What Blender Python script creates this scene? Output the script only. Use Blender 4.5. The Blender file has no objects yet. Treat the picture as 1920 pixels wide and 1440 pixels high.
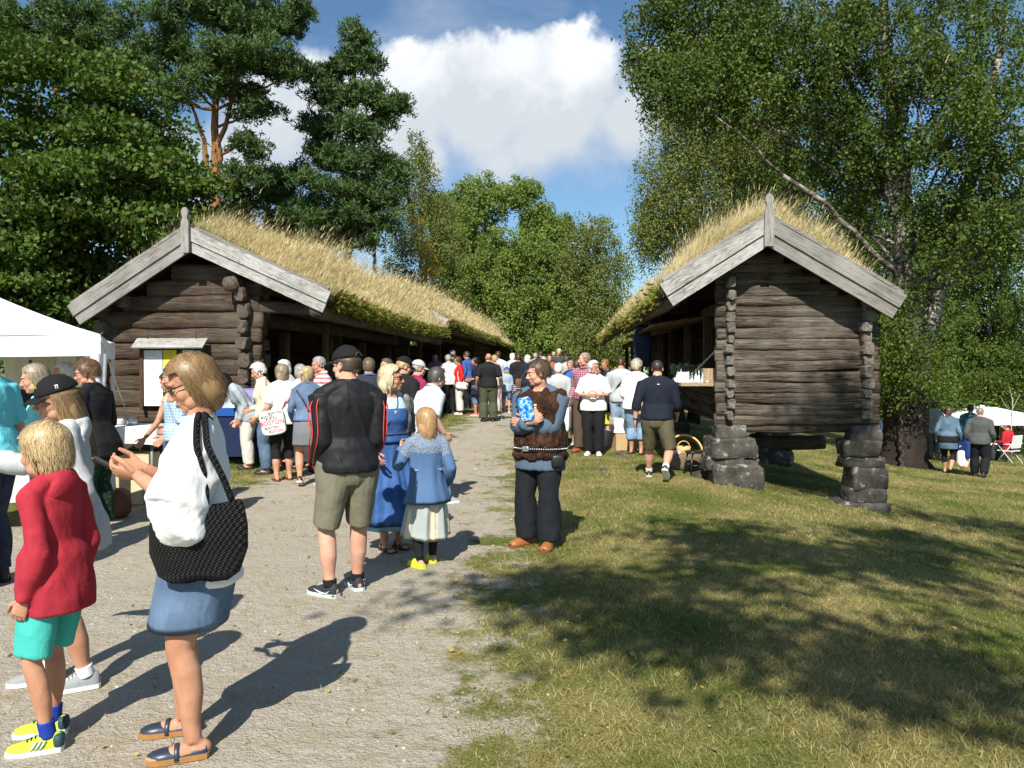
import bpy, bmesh, math, random
import numpy as np
from mathutils import Vector, Matrix, Euler

R = math.radians
SC = bpy.context.scene
COL = SC.collection

# ------------------------------------------------------------------ camera
CAMH = 1.64
FPX = 1493.0                      # focal length in photograph pixels (1920 wide)
cam_d = bpy.data.cameras.new('camera')
cam_d.sensor_width = 36.0
cam_d.lens = 36.0 * FPX / 1920.0
cam_d.clip_start = 0.1
cam_d.clip_end = 2000.0
cam = bpy.data.objects.new('camera', cam_d)
COL.objects.link(cam)
cam.location = (0, 0, CAMH)
cam.rotation_euler = (R(90) - math.atan(30.0 / FPX), 0, 0)
SC.camera = cam

# ------------------------------------------------------------------ light
SUN_AZ = Vector((0.20, 1.0, 0)).normalized()       # the way the light travels over the ground
SUN_EL = R(44)
sun_d = bpy.data.lights.new('sun', 'SUN')
sun_d.energy = 5.0
sun_d.angle = R(0.5)
sun_d.color = (1.0, 0.95, 0.86)
sun = bpy.data.objects.new('sun', sun_d)
COL.objects.link(sun)
sdir = Vector((SUN_AZ.x * math.cos(SUN_EL), SUN_AZ.y * math.cos(SUN_EL), -math.sin(SUN_EL)))
sun.rotation_euler = sdir.to_track_quat('-Z', 'Y').to_euler()
sun.location = (-4, -20, 20)

SC.view_settings.view_transform = 'Standard'
SC.view_settings.look = 'None'
SC.view_settings.gamma = 1.0
SC.view_settings.use_curve_mapping = False
SC.view_settings.exposure = 0.62
SC.render.engine = 'CYCLES'
try:
    SC.cycles.use_denoising = True
    SC.cycles.denoiser = 'OPENIMAGEDENOISE'
    SC.cycles.max_bounces = 6
    SC.cycles.transparent_max_bounces = 8
except Exception:
    pass

# ------------------------------------------------------------------ node helpers
class NT:
    def __init__(s, tree):
        s.t = tree; s.n = tree.nodes; s.l = tree.links
    def node(s, typ, **kw):
        nd = s.n.new(typ)
        for k, v in kw.items():
            if k == 'inp':
                for i, val in v.items():
                    if hasattr(val, 'is_output') or isinstance(val, bpy.types.NodeSocket):
                        s.l.new(val, nd.inputs[i])
                    else:
                        nd.inputs[i].default_value = val
            else:
                setattr(nd, k, v)
        return nd
    def math(s, op, a, b=None, c=None, clamp=False):
        nd = s.n.new('ShaderNodeMath'); nd.operation = op; nd.use_clamp = clamp
        for i, v in enumerate((a, b, c)):
            if v is None: continue
            if isinstance(v, bpy.types.NodeSocket): s.l.new(v, nd.inputs[i])
            else: nd.inputs[i].default_value = v
        return nd.outputs[0]
    def mix(s, f, a, b, blend='MIX'):
        nd = s.n.new('ShaderNodeMix'); nd.data_type = 'RGBA'; nd.blend_type = blend
        nd.clamp_factor = True
        for i, v in ((0, f), (6, a), (7, b)):
            if isinstance(v, bpy.types.NodeSocket): s.l.new(v, nd.inputs[i])
            else:
                if i != 0 and len(v) == 3: v = (*v, 1)
                nd.inputs[i].default_value = v
        return nd.outputs[2]
    def ramp(s, f, stops, interp='LINEAR'):
        nd = s.n.new('ShaderNodeValToRGB'); cr = nd.color_ramp; cr.interpolation = interp
        while len(cr.elements) < len(stops): cr.elements.new(0.5)
        for e, (p, c) in zip(cr.elements, stops):
            e.position = p
            e.color = (c, c, c, 1) if not hasattr(c, '__len__') else (*c[:3], 1)
        s.l.new(f, nd.inputs[0])
        return nd.outputs[0]
    def noise(s, vec, scale, detail=3, rough=0.55, dist=0.0, dim='3D'):
        nd = s.n.new('ShaderNodeTexNoise'); nd.noise_dimensions = dim
        if vec is not None: s.l.new(vec, nd.inputs['Vector'])
        nd.inputs['Scale'].default_value = scale; nd.inputs['Detail'].default_value = detail
        nd.inputs['Roughness'].default_value = rough; nd.inputs['Distortion'].default_value = dist
        return nd.outputs[0]
    def mapping(s, vec, scale=(1, 1, 1), loc=(0, 0, 0), rot=(0, 0, 0)):
        nd = s.n.new('ShaderNodeMapping'); s.l.new(vec, nd.inputs[0])
        nd.inputs['Scale'].default_value = scale; nd.inputs['Location'].default_value = loc
        nd.inputs['Rotation'].default_value = rot
        return nd.outputs[0]

# ------------------------------------------------------------------ world: sky and clouds
def pxdir(px, py):
    v = Vector(((px - 960) / FPX, 1.0, (690 - py) / FPX)); v.normalize(); return v

W = bpy.data.worlds.new('World'); SC.world = W; W.use_nodes = True
w = NT(W.node_tree); w.n.clear()
sky = w.node('ShaderNodeTexSky', sky_type='NISHITA', sun_disc=False)
sky.sun_elevation = SUN_EL; sky.sun_rotation = R(191.3)
sky.air_density = 1.0; sky.dust_density = 0.35; sky.ozone_density = 2.2; sky.altitude = 100
SKY_K = 0.05
bg = w.node('ShaderNodeBackground'); bg.inputs[1].default_value = SKY_K
tc = w.node('ShaderNodeTexCoord')
dirv = tc.outputs['Generated']
sep = w.node('ShaderNodeSeparateXYZ', inp={0: dirv})
n1 = w.noise(dirv, 5.5, 7, 0.58, 0.15)
n2 = w.noise(dirv, 17.0, 5, 0.6, 0.2)
n3 = w.noise(w.mapping(dirv, (1, 1, 2.2)), 2.4, 5, 0.6, 0.3)
# the big cumulus and its small neighbours: puffs at fixed directions of the sky
puffs = [(810, 190, 108), (890, 158, 104), (990, 160, 106), (1090, 185, 104), (1180, 230, 100), (900, 240, 165),
          (1050, 235, 168), (1000, 290, 122), (780, 230, 125), (690, 240, 125), (600, 225, 125), (520, 235, 110), (800, 300, 100),
          (1250, 180, 110), (1100, 430, 22), (1085, 455, 26), (1215, 370, 14), (940, 315, 90), (450, 300, 100), (330, 330, 110)]
field = None
for (px, py, r) in puffs:
    c = pxdir(px, py); rr = r / FPX
    dn = w.node('ShaderNodeVectorMath', operation='DISTANCE', inp={0: dirv, 1: c})
    f = w.math('SUBTRACT', 1.0, w.math('DIVIDE', dn.outputs['Value'], rr))
    f = w.math('MAXIMUM', f, -1.0)
    field = f if field is None else w.math('SMOOTH_MAX', field, f, 0.25)
rag = w.math('ADD', w.math('MULTIPLY', w.math('SUBTRACT', n1, 0.5), 1.25), w.math('MULTIPLY', w.math('SUBTRACT', n2, 0.5), 0.75))
dens = w.math('ADD', field, rag)
# crisp above, soft and thin below
low = w.node('ShaderNodeMapRange', inp={0: sep.outputs['Z'], 1: 0.21, 2: 0.40, 3: 0.95, 4: 0.2})
mask = w.node('ShaderNodeMapRange', interpolation_type='SMOOTHSTEP', inp={0: dens, 1: 0.0, 2: low.outputs[0], 3: 0.0, 4: 1.0})
cumul = mask.outputs[0]
# thin veil elsewhere
veil = w.ramp(n3, [(0.50, 0.0), (0.72, 0.75)])
veil = w.math('MULTIPLY', veil, 0.45)
cover = w.math('MAXIMUM', cumul, veil)
shade = w.math('ADD', w.math('MULTIPLY', w.math('SUBTRACT', sep.outputs['Z'], 0.30), 3.6), w.math('MULTIPLY', w.math('SUBTRACT', n1, 0.5), 2.0))
ccol = w.ramp(shade, [(0.0, (9.2, 9.9, 10.7)), (0.3, (13.0, 13.5, 14)), (0.5, (17, 17.2, 17.4)), (0.75, (20, 20, 20))])
skyc = w.mix(1.0, sky.outputs[0], (1.22, 1.50, 1.62), 'MULTIPLY')
final = w.mix(cover, skyc, ccol)
w.l.new(final, bg.inputs[0])
wo = w.node('ShaderNodeOutputWorld'); w.l.new(bg.outputs[0], wo.inputs[0])

# ------------------------------------------------------------------ numpy helpers
def _hash(ix, iy, iz, seed):
    n = (ix.astype(np.int64) * 374761393 + iy.astype(np.int64) * 668265263 + iz.astype(np.int64) * 2147483647 + seed * 974634777)
    n = (n ^ (n >> 13)) * 1274126177
    n = n ^ (n >> 16)
    return ((n & 0xffff).astype(np.float64)) / 65535.0
def vnoise(p, seed=0):
    p = np.asarray(p, float)
    i = np.floor(p); f = p - i; f = f * f * (3 - 2 * f)
    r = 0
    for dx in (0, 1):
        for dy in (0, 1):
            for dz in (0, 1):
                h = _hash(i[..., 0] + dx, i[..., 1] + dy, i[..., 2] + dz, seed)
                wgt = (f[..., 0] if dx else 1 - f[..., 0]) * (f[..., 1] if dy else 1 - f[..., 1]) * (f[..., 2] if dz else 1 - f[..., 2])
                r = r + h * wgt
    return r
def fbm(p, octaves=3, seed=0):
    p = np.asarray(p, float); a = 0.5; s = 0; t = 0
    for o in range(octaves):
        s = s + a * vnoise(p, seed + o * 17); t += a; p = p * 2.03 + 11.3; a *= 0.5
    return s / t
def unit(v):
    v = np.asarray(v, float)
    return v / (np.linalg.norm(v, axis=-1, keepdims=True) + 1e-9)

def raw_mesh(name, V, quads=None, tris=None, smooth=False):
    """fast mesh from arrays"""
    me = bpy.data.meshes.new(name)
    V = np.asarray(V, np.float32)
    nq = 0 if quads is None else len(quads); nt = 0 if tris is None else len(tris)
    me.vertices.add(len(V)); me.vertices.foreach_set('co', V.ravel())
    loops = []
    starts = []
    if nq:
        loops.append(np.asarray(quads, np.int32).ravel()); starts.append(np.arange(nq, dtype=np.int32) * 4)
    if nt:
        loops.append(np.asarray(tris, np.int32).ravel()); starts.append(nq * 4 + np.arange(nt, dtype=np.int32) * 3)
    if loops:
        lp = np.concatenate(loops); st = np.concatenate(starts)
        me.loops.add(len(lp)); me.loops.foreach_set('vertex_index', lp)
        me.polygons.add(nq + nt); me.polygons.foreach_set('loop_start', st)
        me.polygons.foreach_set('use_smooth', np.full(nq + nt, bool(smooth)))
    me.update(calc_edges=True)
    me.validate()
    return me

class MB:
    """collects pieces of one mesh"""
    def __init__(s): s.V = []; s.Q = []; s.T = []; s.n = 0
    def add(s, V, Q=None, T=None):
        V = np.asarray(V, float)
        s.V.append(V)
        if Q is not None and len(Q): s.Q.append(np.asarray(Q, np.int64) + s.n)
        if T is not None and len(T): s.T.append(np.asarray(T, np.int64) + s.n)
        s.n += len(V); return s
    def data(s):
        V = np.concatenate(s.V) if s.V else np.zeros((0, 3))
        Q = np.concatenate(s.Q) if s.Q else None
        T = np.concatenate(s.T) if s.T else None
        return V, Q, T
    def mesh(s, name, smooth=False):
        V, Q, T = s.data(); return raw_mesh(name, V, Q, T, smooth)
    def build(s, name, mat, parent=None, smooth=False, **props):
        return obj(name, s.mesh(name, smooth), mat, parent, **props)
    # ---- shapes
    def box(s, c, size, rot=None, off=(0, 0, 0)):
        hx, hy, hz = size[0] / 2, size[1] / 2, size[2] / 2
        V = np.array([(x, y, z) for x in (-hx, hx) for y in (-hy, hy) for z in (-hz, hz)])
        if rot is not None: V = V @ np.array(Euler(rot).to_matrix()).T
        V = V + np.array(c)
        Q = [(0, 1, 3, 2), (4, 6, 7, 5), (0, 4, 5, 1), (2, 3, 7, 6), (0, 2, 6, 4), (1, 5, 7, 3)]
        return s.add(V, Q)
    def tube(s, P, rad, seg=8, cap=True, ell=None, side=None, jitter=0, seed=0):
        V, Q, T = tube(P, rad, seg, cap, ell, side, jitter, seed); return s.add(V, Q, T)
    def ellipsoid(s, c, r, seg=12, rot=None):
        V, Q, T = sphere_arrays(seg)
        V = V * np.array(r)
        if rot is not None: V = V @ np.array(Euler(rot).to_matrix()).T
        return s.add(V + np.array(c), Q, T)

def tube(P, rad, seg=8, cap=True, ell=None, side=None, jitter=0, seed=0, sq=1.0):
    """swept tube; rad per point (or (rx, ry)); side = direction of rx"""
    P = np.asarray(P, float); n = len(P)
    rad = np.asarray(rad, float)
    if rad.ndim == 0: rad = np.full(n, float(rad))
    if rad.ndim == 1: rad = np.stack([rad, rad], 1)
    tg = np.zeros_like(P); tg[1:-1] = P[2:] - P[:-2]; tg[0] = P[1] - P[0]; tg[-1] = P[-1] - P[-2]
    tg = unit(tg)
    if side is None:
        a = np.array([0, 0, 1.0]) if abs(tg[0][2]) < 0.9 else np.array([1.0, 0, 0])
    else: a = np.asarray(side, float)
    A = np.zeros_like(P); cur = a
    for i in range(n):
        cur = cur - tg[i] * np.dot(cur, tg[i]) if side is None else (a - tg[i] * np.dot(a, tg[i]))
        cur = cur / (np.linalg.norm(cur) + 1e-9); A[i] = cur
    B = np.cross(tg, A)
    th = np.linspace(0, 2 * np.pi, seg, endpoint=False)
    c, sn = np.cos(th), np.sin(th)
    if sq != 1.0:
        c = np.sign(c) * np.abs(c) ** sq; sn = np.sign(sn) * np.abs(sn) ** sq
    V = P[:, None, :] + A[:, None, :] * (c[None, :, None] * rad[:, 0][:, None, None]) + B[:, None, :] * (sn[None, :, None] * rad[:, 1][:, None, None])
    if jitter:
        rg = np.random.default_rng(seed)
        V = V + rg.normal(0, jitter, V.shape)
    V = V.reshape(-1, 3)
    i = np.arange(n - 1)[:, None] * seg; j = np.arange(seg)[None, :]; jn = (j + 1) % seg
    Q = np.stack([i + j, i + jn, i + seg + jn, i + seg + j], -1).reshape(-1, 4)
    T = None
    if cap:
        V = np.concatenate([V, P[:1], P[-1:]])
        c0 = n * seg; c1 = c0 + 1
        jj = np.arange(seg); jn = (jj + 1) % seg
        T = np.concatenate([np.stack([np.full(seg, c0), jn, jj], 1), np.stack([np.full(seg, c1), (n - 1) * seg + jj, (n - 1) * seg + jn], 1)])
    return V, Q, T

_sph = {}
def sphere_arrays(seg):
    if seg in _sph: return _sph[seg]
    rings = max(4, seg // 2)
    ph = np.linspace(0, np.pi, rings + 1)[1:-1]; th = np.linspace(0, 2 * np.pi, seg, endpoint=False)
    V = np.stack([np.sin(ph)[:, None] * np.cos(th), np.sin(ph)[:, None] * np.sin(th), np.cos(ph)[:, None] * np.ones(seg)], -1).reshape(-1, 3)
    n = rings - 1
    V = np.concatenate([V, [[0, 0, 1], [0, 0, -1]]])
    i = np.arange(n - 1)[:, None] * seg; j = np.arange(seg)[None, :]; jn = (j + 1) % seg
    Q = np.stack([i + j, i + seg + j, i + seg + jn, i + jn], -1).reshape(-1, 4)
    jj = np.arange(seg); jn = (jj + 1) % seg
    T = np.concatenate([np.stack([np.full(seg, n * seg), jj, jn], 1), np.stack([np.full(seg, n * seg + 1), (n - 1) * seg + jn, (n - 1) * seg + jj], 1)])
    _sph[seg] = (V, Q, T); return _sph[seg]

def obj(name, me, mat=None, parent=None, label=None, cat=None, group=None, kind=None):
    o = bpy.data.objects.new(name, me)
    COL.objects.link(o)
    if mat is not None:
        if isinstance(mat, (list, tuple)):
            for m in mat: me.materials.append(m)
        else: me.materials.append(mat)
    if parent is not None: o.parent = parent
    tag(o, label, cat, group, kind)
    return o
def tag(o, label=None, cat=None, group=None, kind=None):
    if label: o['label'] = label
    if cat: o['category'] = cat
    if group: o['group'] = group
    if kind: o['kind'] = kind
    return o
def thing(name, loc, rz, label, cat, group=None):
    o = bpy.data.objects.new(name, None); COL.objects.link(o)
    o.empty_display_size = 0.3
    o.location = loc; o.rotation_euler = (0, 0, rz)
    return tag(o, label, cat, group)

# ------------------------------------------------------------------ materials
def new_mat(name):
    m = bpy.data.materials.new(name); m.use_nodes = True
    t = NT(m.node_tree); t.n.clear()
    out = t.node('ShaderNodeOutputMaterial')
    p = t.node('ShaderNodeBsdfPrincipled'); t.l.new(p.outputs[0], out.inputs[0])
    return m, t, p, out
def setp(t, p, col=None, rough=0.8, spec=0.3, bump=None, bstr=0.3, bdist=0.02, metal=0, sheen=0):
    if col is not None:
        if isinstance(col, bpy.types.NodeSocket): t.l.new(col, p.inputs['Base Color'])
        else: p.inputs['Base Color'].default_value = (*col, 1)
    if isinstance(rough, bpy.types.NodeSocket): t.l.new(rough, p.inputs['Roughness'])
    else: p.inputs['Roughness'].default_value = rough
    p.inputs['Specular IOR Level'].default_value = spec
    p.inputs['Metallic'].default_value = metal
    if sheen: p.inputs['Sheen Weight'].default_value = sheen
    if bump is not None:
        b = t.node('ShaderNodeBump', inp={'Strength': bstr, 'Distance': bdist, 'Height': bump})
        t.l.new(b.outputs[0], p.inputs['Normal'])
def objco(t): return t.node('ShaderNodeTexCoord').outputs['Object']
def geopos(t): return t.node('ShaderNodeNewGeometry').outputs['Position']
def rnd_island(t): return t.node('ShaderNodeNewGeometry').outputs['Random Per Island']
_mc = {}
def plain(name, col, rough=0.6, spec=0.4, metal=0, var=0.12, nscale=18):
    key = (name, tuple(col), rough, metal)
    if key in _mc: return _mc[key]
    m, t, p, o = new_mat(name)
    n = t.noise(objco(t), nscale, 4, 0.6)
    c = t.mix(n, tuple(x * (1 - var) for x in col), tuple(min(1, x * (1 + var)) for x in col))
    setp(t, p, c, rough, spec, n, 0.08, 0.01, metal)
    _mc[key] = m; return m

def leaf_mat(name, c1, c2, c3=None, trans=0.35, rough=0.45, f3=0.06):
    m, t, p, out = new_mat(name)
    rn = rnd_island(t)
    big = t.noise(geopos(t), 0.55, 3)
    c = t.mix(rn, c1, c2)
    c = t.mix(t.ramp(big, [(0.35, 0.0), (0.65, 0.6)]), c, tuple(min(1, x * 1.35) for x in c2))
    if c3 is not None:
        c = t.mix(t.math('GREATER_THAN', t.math('FRACT', t.math('MULTIPLY', rn, 37.7)), 1 - f3), c, c3)
    setp(t, p, c, max(rough, .55), 0.22)
    tr = t.node('ShaderNodeBsdfTranslucent')
    t.l.new(t.mix(1.0, c, (1.25, 1.3, 0.6), 'MULTIPLY'), tr.inputs[0])
    mx = t.node('ShaderNodeMixShader', inp={0: trans, 1: p.outputs[0], 2: tr.outputs[0]})
    t.l.new(mx.outputs[0], out.inputs[0])
    return m
# ================================================================== terrain
def terrain(x, y):
    x = np.asarray(x, float); y = np.asarray(y, float)
    s = np.log1p(np.exp((x - 3.0) * 2.2)) / 2.2
    fall = -1.35 * (1 - np.exp(-s * 0.165)) * np.clip((y - 1.5) / 7.0, 0.15, 1.0)
    up = 0.026 * np.log1p(np.exp((y - 11.0) * 0.6)) / 0.6
    up = np.minimum(up, 1.1) * np.exp(-np.maximum(0, x - 3.5) * 0.25)
    far = -1.9 * np.clip((x - 9) / 20, 0, 1) * np.clip((y - 16) / 25, 0, 1)
    bumps = 0.05 * (fbm(np.stack([x * 0.45, y * 0.45, x * 0], -1), 2, 5) - 0.5)
    fade = np.clip((np.abs(x + 1.2) - 1.5) / 2, 0.25, 1)
    return fall + up + far + bumps * fade
def hz(x, y): return float(terrain(np.array([x]), np.array([y]))[0])

def gpt(px, py, y0=None):
    """the ground point seen at a pixel of the photograph"""
    Y = y0 or 8.0
    for _ in range(30):
        x = (px - 960) / FPX * Y
        Y2 = (CAMH - hz(x, Y)) * FPX / max(8, (py - 690))
        Y = 0.5 * Y + 0.5 * Y2
    return (px - 960) / FPX * Y, Y
def wpt(px, py, Y):
    return np.array([(px - 960) / FPX * Y, Y, CAMH - (py - 690) / FPX * Y])

def path_edges(y):
    xr = np.interp(y, [0, 3.3, 8, 13.6, 21, 30, 45, 80], [-0.40, -0.12, -0.12, 0.0, 0.3, 0.75, 1.9, 4.0])
    xl = np.interp(y, [0, 6.5, 8, 11, 15, 18, 22, 30, 45, 80], [-14, -8.5, -5.6, -3.6, -2.2, -1.55, -1.0, -0.5, 0.9, 2.4])
    return xl, xr
def path_mask(x, y):
    xl, xr = path_edges(y)
    wob = 0.5 * (fbm(np.stack([x * 1.1, y * 0.8, x * 0], -1), 3, 9) - 0.5)
    d = np.minimum(x + wob - xl, xr - x + wob)
    return np.clip(0.5 + d / 2.1, 0, 1)

def warp(n, lo, hi, c, k):
    t = np.linspace(math.asinh((lo - c) / k), math.asinh((hi - c) / k), n)
    return c + k * np.sinh(t)
def make_ground():
    xs = warp(330, -170, 170, 0.0, 2.6); ys = warp(330, -60, 320, 4.0, 3.2)
    X, Y = np.meshgrid(xs, ys)
    Z = terrain(X, Y)
    M = path_mask(X, Y)
    V = np.stack([X, Y, Z], -1).reshape(-1, 3)
    nx = len(xs); ny = len(ys)
    i = (np.arange(ny - 1)[:, None] * nx + np.arange(nx - 1)[None, :])
    Q = np.stack([i, i + 1, i + nx + 1, i + nx], -1).reshape(-1, 4)
    mf = M.reshape(-1)[Q].mean(1)
    m, t, p, out = new_mat('turf_and_gravel')
    pos = geopos(t)
    at = t.node('ShaderNodeAttribute', attribute_name='gravel')
    edge = t.math('ADD', at.outputs['Fac'], t.math('MULTIPLY', t.math('SUBTRACT', t.noise(pos, 2.6, 5, 0.65), 0.5), 1.5))
    edge = t.math('ADD', edge, t.math('MULTIPLY', t.math('SUBTRACT', t.noise(pos, 14, 4, 0.65), 0.5), 0.5))
    g = t.ramp(edge, [(0.42, 0.0), (0.62, 1.0)])
    # gravel: fine pale grit with darker pebbles
    pat = t.noise(pos, 1.3, 4, 0.6)
    grit = t.noise(pos, 160, 3, 0.7)
    vor = t.node('ShaderNodeTexVoronoi', inp={'Vector': pos, 'Scale': 70})
    gc = t.mix(pat, (0.36, 0.32, 0.25), (0.50, 0.45, 0.36))
    gc = t.mix(t.ramp(grit, [(0.35, 0.75), (0.6, 0.0)]), gc, (0.20, 0.175, 0.135))
    gc = t.mix(t.ramp(t.math('FRACT', t.math('MULTIPLY', vor.outputs['Color'], 3.7)), [(0.80, 0.0), (0.9, 0.45)]), gc, (0.47, 0.43, 0.36))
    gc = t.mix(t.ramp(t.noise(pos, 5, 4, 0.6), [(0.50, 0.0), (0.72, 0.6)]), gc, (0.30, 0.24, 0.135))
    # turf
    dry = t.noise(pos, 0.75, 5, 0.62)
    fib = t.noise(t.mapping(pos, (1, 0.55, 1)), 60, 4, 0.7)
    tcol = t.mix(t.ramp(dry, [(0.37, 0.0), (0.60, 1.0)]), (0.105, 0.135, 0.024), (0.30, 0.245, 0.095))
    tcol = t.mix(t.ramp(fib, [(0.3, 0.65), (0.62, 0.0)]), tcol, (0.045, 0.05, 0.014))
    tcol = t.mix(t.ramp(t.noise(pos, 0.35, 3), [(0.5, 0.0), (0.7, 0.55)]), tcol, (0.075, 0.12, 0.02))
    col = t.mix(g, tcol, gc)
    b1 = t.math('ADD', t.math('MULTIPLY', grit, 0.5), t.math('ADD', t.math('MULTIPLY', t.noise(pos, 13, 5, 0.65), 2.4), t.math('MULTIPLY', vor.outputs['Distance'], 0.4)))
    setp(t, p, col, 0.93, 0.15, b1, 0.75, 0.02)
    for nm, sel, kd in (('ground', mf < 0.5, 'structure'), ('gravel_path', mf >= 0.5, 'structure')):
        q = Q[sel]; used, inv = np.unique(q, return_inverse=True)
        me = raw_mesh(nm, V[used], inv.reshape(-1, 4), smooth=True)
        a = me.attributes.new('gravel', 'FLOAT', 'POINT'); a.data.foreach_set('value', M.reshape(-1)[used].astype(np.float32))
        obj(nm, me, m, kind=kd, label='pale gravel walking path between the sod roofed log huts' if nm != 'ground' else 'dry green and yellow lawn sloping to the right')
make_ground()

# ================================================================== blades of grass
def blades(P, H, W, lean, rng, bend=0.5, seg=2):
    """P base points, H lengths, W widths, lean (N,3) tip offset as a fraction of H. Tapered bent ribbons."""
    n = len(P)
    az = rng.uniform(0, 2 * np.pi, n)
    side = np.stack([np.cos(az), np.sin(az), np.zeros(n)], 1) * (W[:, None] / 2)
    up = np.array([0, 0, 1.0])
    L = []
    for k in range(seg + 1):
        f = k / seg
        c = P + up * (H * f)[:, None] * (1 - 0.25 * f * f) + lean * (H * f ** (1 + bend))[:, None]
        wd = (1 - f) ** 0.7 if k < seg else 0.0
        if k < seg: L += [c - side * wd, c + side * wd]
        else: L += [c]
    nv = 2 * seg + 1
    V = np.stack(L, 1).reshape(-1, 3)
    b = np.arange(n)[:, None] * nv
    Q = []
    for k in range(seg - 1):
        Q.append(np.concatenate([b + 2 * k, b + 2 * k + 1, b + 2 * k + 3, b + 2 * k + 2], 1))
    T = np.concatenate([b + 2 * (seg - 1), b + 2 * seg - 1, b + 2 * seg], 1)
    return V, (np.concatenate(Q) if Q else None), T

def grass_mat(name, g1, g2, d1, d2, scale=0.75, lo=0.37, hi=0.60, dryshare=0.3):
    m, t, p, out = new_mat(name)
    pos = geopos(t); rn = rnd_island(t)
    dry = t.ramp(t.math('ADD', t.noise(pos, scale, 5, 0.62), t.math('MULTIPLY', t.math('SUBTRACT', rn, 0.5), dryshare)), [(lo, 0.0), (hi, 1.0)])
    r2 = t.math('FRACT', t.math('MULTIPLY', rn, 17.3))
    c = t.mix(dry, t.mix(r2, g1, g2), t.mix(r2, d1, d2))
    setp(t, p, c, 0.6, 0.25)
    tr = t.node('ShaderNodeBsdfTranslucent'); t.l.new(c, tr.inputs[0])
    mx = t.node('ShaderNodeMixShader', inp={0: 0.3, 1: p.outputs[0], 2: tr.outputs[0]})
    t.l.new(mx.outputs[0], out.inputs[0])
    return m
M_LAWN = grass_mat('lawn_blades', (0.07, 0.105, 0.014), (0.15, 0.18, 0.034), (0.31, 0.25, 0.085), (0.50, 0.42, 0.19))
def lawn():
    rng = np.random.default_rng(3)
    n = 420000
    py = 690 + np.exp(rng.uniform(math.log(60), math.log(860), n))     # even cover over the depth of the lawn
    Y = CAMH * FPX / (py - 690)
    Y = Y + rng.normal(0, 0.05, n) * Y
    X = rng.uniform(-0.82, 0.9, n) * Y
    keep = (Y > 2.4) & (Y < 34)
    m = path_mask(X, Y) + 0.95 * (fbm(np.stack([X * 2.6, Y * 2.6, X * 0], -1), 3, 21) - 0.5) + 0.5 * (fbm(np.stack([X * 9, Y * 9, X * 0], -1), 2, 22) - 0.5)
    prob = np.clip((0.64 - m) / 0.5, 0.0, 1)
    tuft = fbm(np.stack([X * 2.1, Y * 2.1, X * 0], -1), 3, 61)
    prob = np.maximum(prob, np.clip((tuft - .60) / .08, 0, 1) * .5 * np.clip((1.02 - m) / .5, 0, 1)); prob = np.maximum(prob, 0.012)
    keep &= rng.uniform(0, 1, n) < prob
    X = X[keep]; Y = Y[keep]; n = len(X)
    Z = terrain(X, Y) - 0.004
    tall = fbm(np.stack([X * 0.9, Y * 0.9, X * 0], -1), 3, 33)
    H = (0.012 + 0.030 * rng.uniform(0, 1, n) ** 1.6) * (0.55 + 1.1 * tall) * (1 + 0.035 * Y)
    Wd = (0.0028 + 0.0016 * rng.uniform(0, 1, n)) * (0.7 + 0.16 * Y)
    a = rng.uniform(0, 2 * np.pi, n); l = rng.uniform(0.3, 1.5, n)
    lean = np.stack([np.cos(a) * l, np.sin(a) * l, np.zeros(n)], 1)
    V, Q, T = blades(np.stack([X, Y, Z], 1), H, Wd, lean, rng, 0.3, 2)
    obj('lawn_grass', raw_mesh('lawn_grass', V, Q, T), M_LAWN, label='short half dry lawn grass', kind='stuff')
lawn()

def pebbles():
    """loose grit, little stones and fallen leaves on the path near the viewer"""
    rng = np.random.default_rng(12); n = 3600
    py = 690 + np.exp(rng.uniform(math.log(120), math.log(800), n)); Y = CAMH * FPX / (py - 690); X = rng.uniform(-.75, .25, n) * Y
    k = rng.uniform(0, 1, n) < np.clip(path_mask(X, Y) * 1.5, 0, 1); X = X[k]; Y = Y[k]; n = len(X)
    v, q, t_ = sphere_arrays(6); m = len(v); s_ = (.0025 + .007 * rng.uniform(0, 1, n) ** 4) * (.6 + .12 * Y)
    V = v[None] * (s_[:, None, None] * rng.uniform(.6, 1.3, (n, 1, 3)) * np.array([1, 1, .6])) + np.stack([X, Y, terrain(X, Y)], 1)[:, None]
    off = (np.arange(n) * m)[:, None, None]
    mt, t, p, o = new_mat('pebble'); rn = rnd_island(t); setp(t, p, t.ramp(rn, [(0, (.16, .145, .12)), (.6, (.34, .31, .26)), (1, (.5, .47, .42))]), .9, .2)
    obj('loose_stones', raw_mesh('loose_stones', V.reshape(-1, 3), (q[None] + off).reshape(-1, 4), (t_[None] + off).reshape(-1, 3)), mt, label='loose grit and small stones on the gravel path', kind='stuff')
    n = 420; py = 690 + np.exp(rng.uniform(math.log(150), math.log(800), n)); Y = CAMH * FPX / (py - 690); X = rng.uniform(-.7, .8, n) * Y
    D = np.stack([rng.normal(0, 1, n), rng.normal(0, 1, n), rng.uniform(0, .5, n)], 1)
    Vl, Ql = leaf_quads(np.stack([X, Y, terrain(X, Y) + .012], 1), rng.uniform(.018, .045, n), D, rng, .7)
    obj('fallen_leaves', raw_mesh('fallen_leaves', Vl, Ql), leaf_mat('dead_leaf', (.20, .12, .04), (.42, .31, .12), (.3, .33, .1), .2), label='small dry leaves fallen on path and lawn', kind='stuff')
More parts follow.
